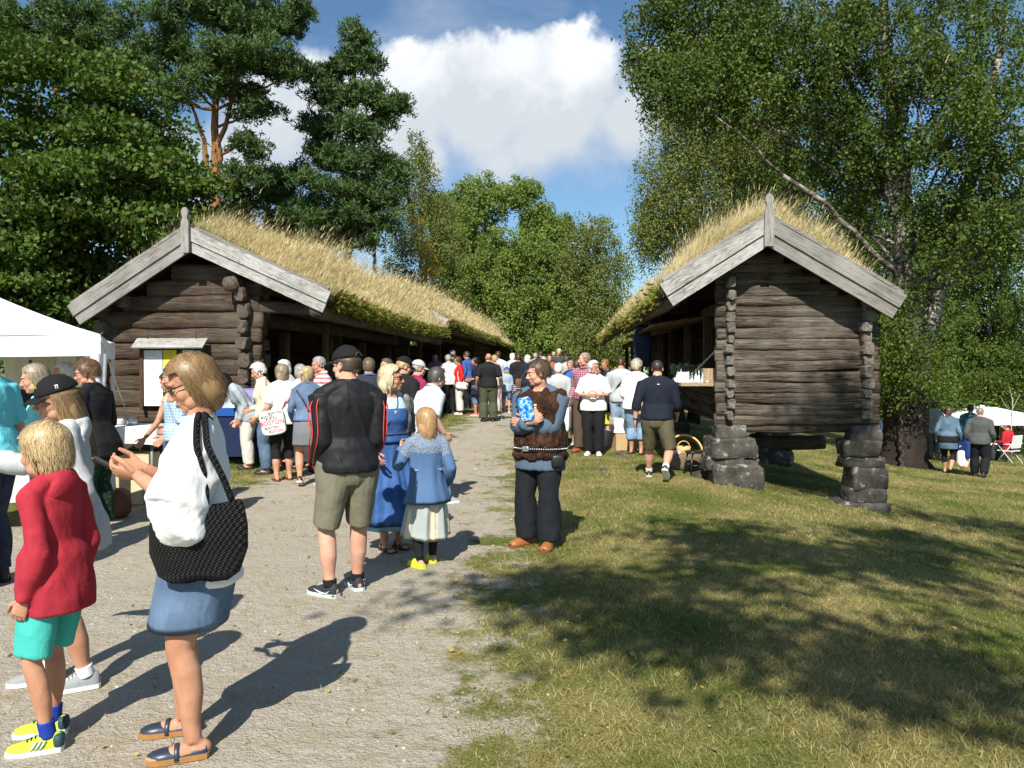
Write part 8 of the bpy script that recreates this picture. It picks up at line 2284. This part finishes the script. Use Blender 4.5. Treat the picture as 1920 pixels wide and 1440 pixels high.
# ================================================================== market tents
CANVAS = cloth((.80, .81, .82), name='white_canvas', rough=.7, var=.03)
def tent(name, corner, rz, size, zlow, zpk, valance, label, posts=True, group=None, sx=1):
    """peaked canopy: `corner` is its near right foot; it runs back and to the left"""
    t = thing(name, corner, rz, label, 'tent', group)
    n = 15; f = np.linspace(0, 1, n)
    X, Y = np.meshgrid(-size * f, size * f); u = np.abs(X + size / 2) / (size / 2); v = np.abs(Y - size / 2) / (size / 2)
    m_ = np.maximum(u, v)
    Z = zlow + (zpk - zlow) * (1 - m_) ** 1.12 + .012 * (fbm(np.stack([X * 2, Y * 2, X * 0], -1), 2, 4) - .5) - .05 * (1 - np.minimum(u, v)) * (m_ > .93)
    V = np.stack([X, Y, Z], -1).reshape(-1, 3); i = (np.arange(n - 1)[:, None] * n + np.arange(n - 1)[None, :]); Q = np.stack([i, i + 1, i + n + 1, i + n], -1).reshape(-1, 4)
    obj('canopy', raw_mesh('canopy', V, Q, smooth=True), CANVAS, t)
    mb = MB(); m2 = 26; g = np.linspace(0, 1, m2)
    for (a, b) in (((0, 0), (-size, 0)), ((0, 0), (0, size)), ((-size, 0), (-size, size)), ((0, size), (-size, size))):
        P = np.array(a)[None, :] + (np.array(b) - np.array(a))[None, :] * g[:, None]
        nrm = np.array([-(b[1] - a[1]), b[0] - a[0]]) / size
        bow = .02 * np.sin(g * 19) * np.sin(g * np.pi)
        top = np.concatenate([P, (zlow - .05 * np.sin(g * np.pi) * 1.0)[:, None]], 1)
        mid = np.concatenate([P + nrm * (bow)[:, None], (zlow - valance * .5 - .03 * np.sin(g * np.pi))[:, None]], 1)
        bot = np.concatenate([P + nrm * (bow * 1.4)[:, None], (zlow - valance - .025 * np.sin(g * np.pi))[:, None]], 1)
        V = np.concatenate([top, mid, bot]); j = np.arange(m2 - 1)
        mb.add(V, np.concatenate([np.stack([j, j + 1, m2 + j + 1, m2 + j], 1), np.stack([m2 + j, m2 + j + 1, 2 * m2 + j + 1, 2 * m2 + j], 1)]))
    mb.build('valance', CANVAS, t, True)
    if posts:
        for (x, y) in ((-.03, .03), (-size + .03, .03), (-.03, size - .03), (-size + .03, size - .03)):
            mb = MB(); mb.box((x, y, zlow / 2), (.045, .045, zlow)); mb.build('leg', WPL, t)
    return t
# left: the corner with the guy rope
cx, cy = (189 - 960) / FPX * 9.0, 9.0
T1 = tent('market_tent', (cx, cy, hz(cx, cy)), R(24), 3.4, 2.02, 2.75, .24, 'white market tent at the left edge with a rope at its corner')
# rolled side wall hanging at the corner leg
mb = MB()
a = np.linspace(0, 2 * np.pi, 20, endpoint=False); rows = []
for z, w in ((1.80, .20), (1.4, .16), (.9, .13), (.3, .12)):
    rr = w * (1 + .3 * np.sin(a * 3)) * .5; rows.append(np.stack([-.05 + rr * np.cos(a), .05 + rr * np.sin(a) * .6, np.full(20, z)], 1))
R_ = np.stack(rows); i_ = np.arange(3)[:, None] * 20; j = np.arange(20)[None, :]; jn = (j + 1) % 20
mb.add(R_.reshape(-1, 3), np.stack([i_ + j, i_ + jn, i_ + 20 + jn, i_ + 20 + j], -1).reshape(-1, 4)); mb.build('gathered_wall', CANVAS, T1, True)
ca = np.array([cx, cy, hz(cx, cy) + 1.98]); gb = wpt(243, 790, 10.2); mb = MB(); mb.tube([ca, ca * .5 + gb * .5 + np.array([0, 0, -.02]), gb, gb + (gb - ca) * .42], .006, 6)
o = mb.build('guy_rope', plain('white_rope', (.7, .68, .62), .8, .2), T1, True); o.matrix_parent_inverse = (Matrix.Translation(Vector((cx, cy, hz(cx, cy)))) @ Matrix.Rotation(R(24), 4, 'Z')).inverted()
# white cloths pegged under the roof
for i, (px, py0, py1, w_, lab) in enumerate(((30, 662, 730, 46, 'white cloth hanging at the back of the market tent, leftmost'), (80, 660, 700, 44, 'beige cloth hanging at the back of the market tent'), (122, 662, 720, 40, 'white cloth hanging behind the white haired person'))):
    Yc = 11.2; a = wpt(px - w_ / 2, py0, Yc); b = wpt(px + w_ / 2, py1, Yc); n = 12; f = np.linspace(0, 1, n); U, W_ = np.meshgrid(f, f)
    X = a[0] + (b[0] - a[0]) * U + .02 * np.sin(U * 9) * W_; Z = a[2] + (b[2] - a[2]) * W_ - .05 * np.sin(U * np.pi) * (1 - W_); Yy = Yc + .03 * np.sin(U * 8 + 1)
    V = np.stack([X, Yy, Z], -1).reshape(-1, 3); q = (np.arange(n - 1)[:, None] * n + np.arange(n - 1)[None, :]); V2 = V + np.array([0, .006, 0])
    Qa = np.stack([q, q + n, q + n + 1, q + 1], -1).reshape(-1, 4)
    o = obj('hanging_cloth', raw_mesh('hanging_cloth', np.concatenate([V, V2]), np.concatenate([Qa, Qa[:, ::-1] + n * n]), smooth=True), cloth((.62, .60, .55) if i == 1 else (.72, .74, .76), name='hung_cloth')); tag(o, lab, 'cloth')
def table(loc, rz, size, zt, drop, mat, label, topmat=None, wave=.012):
    t = thing('market_table', loc, rz, label, 'table', None)
    w_, d_ = size
    mb = MB(); mb.box((0, 0, zt - .02), (w_, d_, .03)); mb.build('tabletop', M_NEWW, t)
    for x in (-w_ / 2 + .08, w_ / 2 - .08):
        for y in (-d_ / 2 + .08, d_ / 2 - .08):
            mb = MB(); mb.tube([(x, y, 0), (x, y, zt - .03)], .018, 8); mb.build('leg', plain('steel_leg', (.25, .25, .26), .4, .5), t, True)
    # the cloth: top and skirt with soft folds
    n = 120; f = np.linspace(0, 1, n, endpoint=False); per = 2 * (w_ + d_); sdist = f * per; P = []
    for s_ in sdist:
        if s_ < w_: P.append((-w_ / 2 + s_, -d_ / 2, 0, -1))
        elif s_ < w_ + d_: P.append((w_ / 2, -d_ / 2 + s_ - w_, 1, 0))
        elif s_ < 2 * w_ + d_: P.append((w_ / 2 - (s_ - w_ - d_), d_ / 2, 0, 1))
        else: P.append((-w_ / 2, d_ / 2 - (s_ - 2 * w_ - d_), -1, 0))
    P = np.array(P); rows = [np.concatenate([P[:, :2] * .02, np.full((n, 1), zt + .004)], 1)]
    for g in (0, .04, .3, .65, 1.0):
        o_ = (.010 + wave * g * (1 + np.sin(sdist * 17) + .6 * np.sin(sdist * 41 + 1)))[:, None]
        rows.append(np.concatenate([P[:, :2] + P[:, 2:] * o_, np.full((n, 1), zt + .004 - .006 * (g > 0)) - drop * g + .03 * g * np.sin(sdist * 3)[:, None]], 1))
    R_ = np.stack(rows); m_ = n; nn = len(rows); i_ = np.arange(nn - 1)[:, None] * m_; j = np.arange(m_)[None, :]; jn = (j + 1) % m_
    c = obj('tablecloth', raw_mesh('tablecloth', R_.reshape(-1, 3), np.stack([i_ + j, i_ + m_ + j, i_ + m_ + jn, i_ + jn], -1).reshape(-1, 4), smooth=True), mat)
    c.location = loc; c.rotation_euler = (0, 0, rz); tag(c, label.replace('table', 'tablecloth', 1) if False else 'cloth draped over the ' + label, 'tablecloth')
    return t
def at(px, Y): x = (px - 960) / FPX * Y; return (x, Y, hz(x, Y))
WT = at(232, 9.7); table(WT, R(6), (.95, .6), .93, .22, cloth((.76, .75, .73), name='white_tablecloth'), 'small market table with white cloth and boxes beneath')
WT2 = at(55, 8.3); table(WT2, R(20), (1.5, .6), .88, .62, cloth((.60, .60, .58), name='pale_tablecloth'), 'market table inside the white tent')
BT = at(452, 13.0); table(BT, -AXIS, (.9, .34), .92, .80, cloth((.012, .02, .06), name='dark_blue_cloth'), 'dark table against the left hut gable')
def prop(name, mb, mat, loc, label, cat, rz=0, smooth=False, group=None):
    o = mb.build(name, mat, None, smooth); o.location = loc; o.rotation_euler = (0, 0, rz); tag(o, label, cat, group); return o
def onT(T, dx, dy, z): return (T[0] + dx, T[1] + dy, T[2] + z)
CARD = plain('cardboard', (.48, .33, .18), .85, .15); CARDP = plain('pale_cardboard', (.62, .50, .32), .85, .15)
def carton(loc, size, rz, label, mat, group=None, open_=False):
    t = thing('cardboard_box', loc, rz, label, 'box', group); w_, d_, h_ = size
    mb = MB()
    mb.box((0, 0, .004), (w_, d_, .008)); 
    for x in (-1, 1): mb.box((x * (w_ / 2 - .004), 0, h_ / 2 + .008), (.008, d_, h_))
    for y in (-1, 1): mb.box((0, y * (d_ / 2 - .004), h_ / 2 + .008), (w_ - .018, .008, h_))
    mb.build('carton', mat, t)
    for y in (-1, 1):
        mb = MB(); mb.box((0, y * d_ / 4, h_ + .014), (w_, d_ / 2 - .006, .006)); mb.build('flap', mat, t)
    mb = MB(); mb.box((0, 0, h_ + .019), (w_ * .98, .05, .002)); mb.build('tape', plain('packing_tape', (.42, .28, .14), .35, .4), t)
    return t
carton(onT(WT, -.12, -.02, .0), (.24, .36, .55), R(6), 'tall open cardboard box under the white cloth table, left', CARDP, 'cardboard boxes by the stalls'); carton(onT(WT, .20, -.02, .0), (.34, .36, .58), R(4), 'bigger cardboard box under the white cloth table, right', CARDP, 'cardboard boxes by the stalls')
mb = MB(); mb.tube([(0, 0, 0), (0, 0, .06), (0, 0, .075), (0, 0, .10)], [.06, .06, .045, .05], 16); prop('metal_jar', mb, plain('tin', (.55, .55, .55), .35, .5, .7), onT(WT, .12, -.05, .938), 'small tin jar on the white cloth table', 'jar', 0, True)
mb = MB(); V, Q, T = pouch((0, 0, .05), (.3, .22, .10), (0, 0, 0), .6, 16, 0, .15); mb.add(V, Q, T); prop('cloth_bundle', mb, cloth((.72, .70, .66), name='linen'), onT(WT, -.14, .0, .938), 'folded linen bundle on the white cloth table', 'bundle', .3, True)
mb = MB(); V, Q, T = pouch((0, 0, .16), (.28, .26, .32), (0, 0, 0), .55, 18, 0, .12); mb.add(V, Q, T); x = at(215, 8.7); prop('leather_sack', mb, plain('brown_hide', (.13, .05, .025), .6, .3), x, 'brown leather sack on the ground by the floral trousers', 'sack', .2, True)
mb = MB(); V, Q, T = pouch((0, 0, .2), (.2, .14, .36), (0, 0, 0), .5, 16, 0, .2); mb.add(V, Q, T); x = at(283, 9.2); prop('carrier_bag', mb, cloth((.05, .5, .6), name='cyan_plastic'), x, 'cyan carrier bag beside the cardboard boxes', 'bag', .2, True)
# things on the blue table
GLASS = plain('display_glass', (.45, .55, .68), .08, .6); COPPER = plain('copper', (.45, .16, .07), .28, .5, .9)
mb = MB()
for s_ in (((0, -.07, .13), (.16, .004, .26)), ((0, .07, .13), (.16, .004, .26)), ((-.08, 0, .13), (.004, .14, .26)), ((.08, 0, .13), (.004, .14, .26)), ((0, 0, .262), (.165, .145, .004))): mb.box(*s_)
prop('glass_case', mb, GLASS, onT(BT, -.20, -.02, .928), 'clear display case standing on the blue table', 'case')
for i, dx in enumerate((.0, .13)):
    t = thing('copper_kettle', onT(BT, dx, -.04, .926), .4 * i, ('left copper kettle' if i == 0 else 'right copper kettle') + ' on the blue table by the display case', 'kettle', 'copper kettles on the blue table')
    mb = MB(); z = np.array([0, .01, .05, .09, .12, .135]); mb.tube(np.stack([z * 0, z * 0, z], 1), [.04, .055, .062, .05, .03, .012], 16); mb.build('bowl', COPPER, t, True)
    mb = MB(); mb.tube([(.05, 0, .06), (.085, 0, .10), (.10, 0, .125)], [.014, .010, .008], 8); mb.build('spout', COPPER, t, True)
    mb = MB(); th = np.linspace(0, np.pi, 11); mb.tube(np.stack([.045 * np.cos(th), th * 0, .12 + .07 * np.sin(th)], 1), .005, 6); mb.build('handle', COPPER, t, True)
mb = MB(); mb.box((0, 0, .15), (.26, .10, .30)); mb.box((0, 0, .305), (.27, .11, .012)); prop('lavender_box', mb, plain('lavender_card', (.30, .27, .55), .7, .2), onT(BT, .06, .11, .926), 'lavender box at the back of the blue table', 'box')
for i in range(3):
    mb = MB(); mb.box((0, 0, .03), (.07, .006, .06), (.3, 0, 0)); mb.box((0, .03, .004), (.07, .06, .004)); prop('price_card', mb, M_PAPER, onT(BT, -.1 + i * .15, -.13, .930), ['left white price card at the front of the blue table', 'middle white price card at the front of the blue table', 'right white price card at the front of the blue table'][i], 'card', .1 * i, False, 'price cards on the blue table')
mb = MB(); mb.box((0, 0, 0), (.95, .40, .012)); mb.box((0, -.2, -.06), (.95, .012, .12)); prop('blue_runner', mb, cloth((.015, .08, .30), name='bright_blue_cloth'), onT(BT, 0, -.0, .921), 'bright blue runner over the dark table by the left gable', 'cloth', -AXIS)

# ================================================================== the right stall
def rh(x, y, z): return tuple(RH.world((x, y, z)))
zc = 1.424
t = thing('wooden_crate', rh(-.60, .42, zc), -AXIS, 'small slatted wooden crate on the shelf next to the corner logs', 'crate')
for i in range(3):
    mb = MB(); mb.box((-.085 + i * .085, -.10, .105), (.078, .012, .21)); mb.build('slat', M_NEWW, t)
    mb = MB(); mb.box((-.085 + i * .085, .10, .105), (.078, .012, .21)); mb.build('slat', M_NEWW, t)
for x in (-1, 1):
    mb = MB(); mb.box((x * .135, 0, .105), (.012, .22, .20)); mb.build('end_board', M_NEWW, t)
mb = MB(); mb.box((0, 0, .012), (.24, .18, .012)); mb.build('base', M_NEWW, t)
rg = np.random.default_rng(9)
SW = plain('picture_card', (.55, .66, .74), .6, .3)
for i in range(9):
    mb = MB(); h_ = rg.uniform(.15, .21); V = np.array([(-.055, 0, 0), (.055, 0, 0), (.012, .02, h_), (-.012, .02, h_), (-.055, .05, 0), (.055, .05, 0)]); mb.add(V, [(0, 1, 2, 3), (5, 4, 3, 2)], [(0, 3, 4), (1, 5, 2)])
    o = prop('paper_sail', mb, [M_PAPER, SW][i % 2], rh(-.66 - .055 * i, .36 + .03 * (i % 3), zc), 'pointed paper card in the row on the shelf beside the wooden crate', 'card', R(70) + rg.normal(0, .1), False, 'pointed cards on the shelf')
mb = MB(); mb.box((0, 0, .075), (.17, .08, .15)); mb.box((0, 0, .152), (.175, .085, .006)); prop('white_carton', mb, M_PAPER, rh(-1.05, .30, zc), 'plain white carton at the shelf edge left of the pointed cards', 'box', -AXIS)
t = thing('gift_tray', rh(-1.05, .62, zc), -AXIS, 'white tray of small red and white trinkets on the shelf', 'tray'); mb = MB(); mb.box((0, 0, .008), (.2, .2, .012)); 
for x in (-1, 1): mb.box((x * .096, 0, .04), (.008, .2, .05))
mb.build('tray', M_PAPER, t)
for i in range(5):
    mb = MB(); V, Q, T = pouch((0, 0, .03), (.045, .045, .055), (0, 0, 0), .8, 10); mb.add(V, Q, T); o = mb.build('trinket', plain('red_trinket', (.5, .04, .04), .5, .4) if i % 2 else M_PAPER, t, True); o.location = (-.06 + .03 * i, -.04 + .05 * (i % 3), .014)
for i, (x, y) in enumerate(((-.95, .95), (-.72, 1.1), (-1.0, 1.25))):
    t = thing('potted_plant', rh(x, y, zc), i, ['leafy potted plant on the shelf behind the trinket tray', 'potted plant deepest under the eave', 'potted plant at the far end of the shelf'][i], 'plant', 'potted plants on the shelf')
    mb = MB(); mb.tube([(0, 0, 0), (0, 0, .09), (0, 0, .10)], [.045, .06, .064], 14); mb.build('pot', plain('grey_pot', (.3, .3, .29), .8, .2), t, True)
    n_ = 60; az = rg.uniform(0, 6.28, n_); D = np.stack([np.cos(az), np.sin(az), rg.uniform(.1, 1.2, n_)], 1); Pq = np.stack([np.cos(az) * .04, np.sin(az) * .04, .10 + rg.uniform(0, .14, n_)], 1)
    V, Q = leaf_quads(Pq, rg.uniform(.06, .11, n_), D, rg, .8); obj('leaves', raw_mesh('leaves', V, Q), leaf_mat('grey_green_leaf', (.10, .14, .10), (.2, .25, .19)), t)
# the hooded basket
WICK = None
def wicker():
    m, t, p, out = new_mat('wicker'); co = objco(t); sep = t.node('ShaderNodeSeparateXYZ', inp={0: co})
    ang = t.math('ARCTAN2', sep.outputs[0], sep.outputs[1]); a = t.math('SINE', t.math('MULTIPLY', ang, 60)); b = t.math('SINE', t.math('MULTIPLY', sep.outputs[2], 150)); w_ = t.math('MULTIPLY', a, b)
    c = t.ramp(t.math('ADD', t.math('MULTIPLY', w_, .5), .5), [(.15, (.16, .10, .05)), (.5, (.38, .28, .16)), (.85, (.62, .52, .36))]); setp(t, p, c, .6, .3, w_, .9, .02); return m
M_WICK = wicker(); M_WICKY = plain('straw', (.62, .42, .18), .6, .3)
bl_ = at(1283, 12.75)
t = thing('hooded_basket', (bl_[0], bl_[1], bl_[2]), R(10), 'large pale wicker basket with an arched hood beside the black stool', 'basket')
def bowl(name, prof, mat, par, ax=1.0, ay=1.0, seg=40, loc=(0, 0, 0), inner=.015):
    z = [q[1] for q in prof]; r = [q[0] for q in prof]; P = [(a, b) for a, b in zip(r, z)] + [(max(.004, a - inner), b + .006) for a, b in zip(r[::-1], z[::-1])]
    th = np.linspace(0, 2 * np.pi, seg, endpoint=False); rows = np.stack([np.stack([a * ax * np.cos(th), a * ay * np.sin(th), np.full(seg, b)], 1) for a, b in P]); n = len(P); i_ = np.arange(n - 1)[:, None] * seg; j = np.arange(seg)[None, :]; jn = (j + 1) % seg
    o = obj(name, raw_mesh(name, rows.reshape(-1, 3), np.stack([i_ + j, i_ + jn, i_ + seg + jn, i_ + seg + j], -1).reshape(-1, 4), smooth=True), mat, par); o.location = loc; return o
bowl('basket_body', [(.005, 0), (.22, 0), (.26, .08), (.285, .20), (.29, .26)], M_WICK, t, 1.05, .8)
# hood: half a dome, open to the viewer's left
th = np.linspace(-.15, np.pi + .15, 22); ph = np.linspace(0, .95, 9); rows = []
for a in ph: rows.append(np.stack([.295 * np.cos(th) * math.cos(a * .75) , .23 * np.sin(a) * np.ones(22) + .03, .25 + .30 * np.sin(th) * math.cos(a * .85)], 1))
Ro = np.stack(rows); Ri = Ro * np.array([.94, .96, .96]) + np.array([0, -.0, .01]); A = np.concatenate([Ro, Ri[::-1]]); n_, m_ = A.shape[:2]; i_ = np.arange(n_)[:, None]; j = np.arange(m_ - 1)[None, :]; nx_ = (i_ + 1) % n_
hd = obj('hood', raw_mesh('hood', A.reshape(-1, 3), np.stack([i_ * m_ + j, i_ * m_ + j + 1, nx_ * m_ + j + 1, nx_ * m_ + j], -1).reshape(-1, 4), smooth=True), M_WICK, t); hd.rotation_euler = (0, 0, R(-35))
mb = MB(); mb.tube(rows[0] * 1.0, .017, 8); o = mb.build('rim', M_WICKY, t, True); o.rotation_euler = (0, 0, R(-35))
t2 = thing('small_basket', (bl_[0] - .02, bl_[1] - .06, bl_[2] + .22), .3, 'small yellow basket lying inside the hooded basket', 'basket'); bowl('basket_body', [(.005, 0), (.09, 0), (.11, .10), (.115, .15)], M_WICKY, t2); mb = MB(); th = np.linspace(0, np.pi, 13); mb.tube(np.stack([.11 * np.cos(th), th * 0, .14 + .10 * np.sin(th)], 1), .008, 6); mb.build('handle', M_WICKY, t2, True)
mb = MB(); V, Q, T = pouch((0, 0, .03), (.2, .14, .09), (0, 0, 0), .7, 14, 0, .2); mb.add(V, Q, T); prop('pink_cloth', mb, cloth((.62, .45, .55), name='pink_cloth'), (bl_[0] - .17, bl_[1] - .10, bl_[2] + .24), 'pink cloth tucked in the left side of the hooded basket', 'cloth', 0, True)
# black stool
sl_ = at(1308, 12.25); BLKW = plain('black_paint', (.012, .012, .012), .35, .5)
t = thing('stool', sl_, R(14), 'low black wooden stool in front of the left stone pier', 'stool'); mb = MB(); V, Q, T = pouch((0, 0, .36), (.34, .26, .04), (0, 0, 0), .35, 20, noise=0); mb.add(V, Q, T); mb.build('seat', BLKW, t, True)
for sx in (-1, 1):
    for sy in (-1, 1):
        mb = MB(); mb.tube([(sx * .12, sy * .08, .35), (sx * .17, sy * .12, 0)], [.014, .012], 8); mb.build('leg', BLKW, t, True)
for sy in (-1, 1):
    mb = MB(); mb.tube([(-.145, sy * .10, .16), (.145, sy * .10, .16)], .009, 6); mb.build('stretcher', BLKW, t, True)
mb = MB(); mb.tube([(0, 0, 0), (.10, .0, .42)], .006, 6); V, Q, T = pouch((.11, 0, .46), (.04, .03, .08), (0, .2, 0), .7, 10); mb.add(V, Q, T); prop('torch', mb, plain('dark_iron', (.03, .03, .03), .6, .4), at(1321, 12.0), 'thin garden torch with a pale tip behind the black stool', 'torch', 0, True)
# boxes in the grass
bx = at(1172, 15.0); carton(bx, (.46, .4, .30), .15, 'brown cardboard box in the grass behind the blonde woman', CARD, 'cardboard boxes by the stalls'); carton((bx[0], bx[1], bx[2] + .33), (.50, .34, .24), .1, 'white box stacked on the brown box behind the blonde woman', M_PAPER, 'cardboard boxes by the stalls')
carton(at(812, 13.6), (.22, .25, .5), .1, 'narrow wooden coloured carton standing behind the red haired girl', CARD, 'cardboard boxes by the stalls')
mb = MB(); mb.tube([(0, 0, 0), (0, 0, .05), (0, 0, .30), (0, 0, .33)], [.15, .16, .17, .16], 20); prop('plastic_tub', mb, plain('clear_plastic', (.5, .56, .6), .2, .5), at(1134, 15.4), 'clear plastic tub on the grass behind the white polo shirt', 'tub', 0, True)
mb = MB()
for zz, w_ in ((0, .16), (.06, .20), (.5, .24), (.62, .08)):
    pass
V, Q, T = pouch((0, 0, .35), (.36, .08, .85), (0, 0, 0), .6, 18, 0, .2); mb.add(V, Q, T); prop('hanging_jacket', mb, cloth((.03, .035, .07), name='dark_navy_cloth'), rh(-1.25, 4.6, 1.75), 'dark navy jacket hung under the eave of the right hut', 'jacket', -AXIS, True)
# ================================================================== canopies on the right
tx = at(1945, 35); tent('market_tent', (tx[0], tx[1], tx[2] - .1), R(-14), 3.4, 1.85, 2.35, .22, 'white market canopy behind the man in the dark grey jacket')
tx = at(1985, 31); tent('market_tent', (tx[0], tx[1], tx[2] - .1), R(8), 3.0, 1.75, 2.15, .22, 'second white canopy cut by the right edge of the view')
mb = MB(); mb.box((0, 0, .7), (.55, .05, 1.1)); prop('display_panel', mb, plain('brown_panel', (.20, .13, .07), .8, .2), at(1890, 32.2), 'brown display panel standing under the white canopy', 'panel')
mb = MB(); mb.box((0, 0, .55), (.9, .5, .03)); mb.box((-.4, 0, .27), (.04, .4, .52)); mb.box((.4, 0, .27), (.04, .4, .52)); prop('camp_table', mb, WPL, at(1862, 26.5), 'low white camp table left of the person in red', 'table')
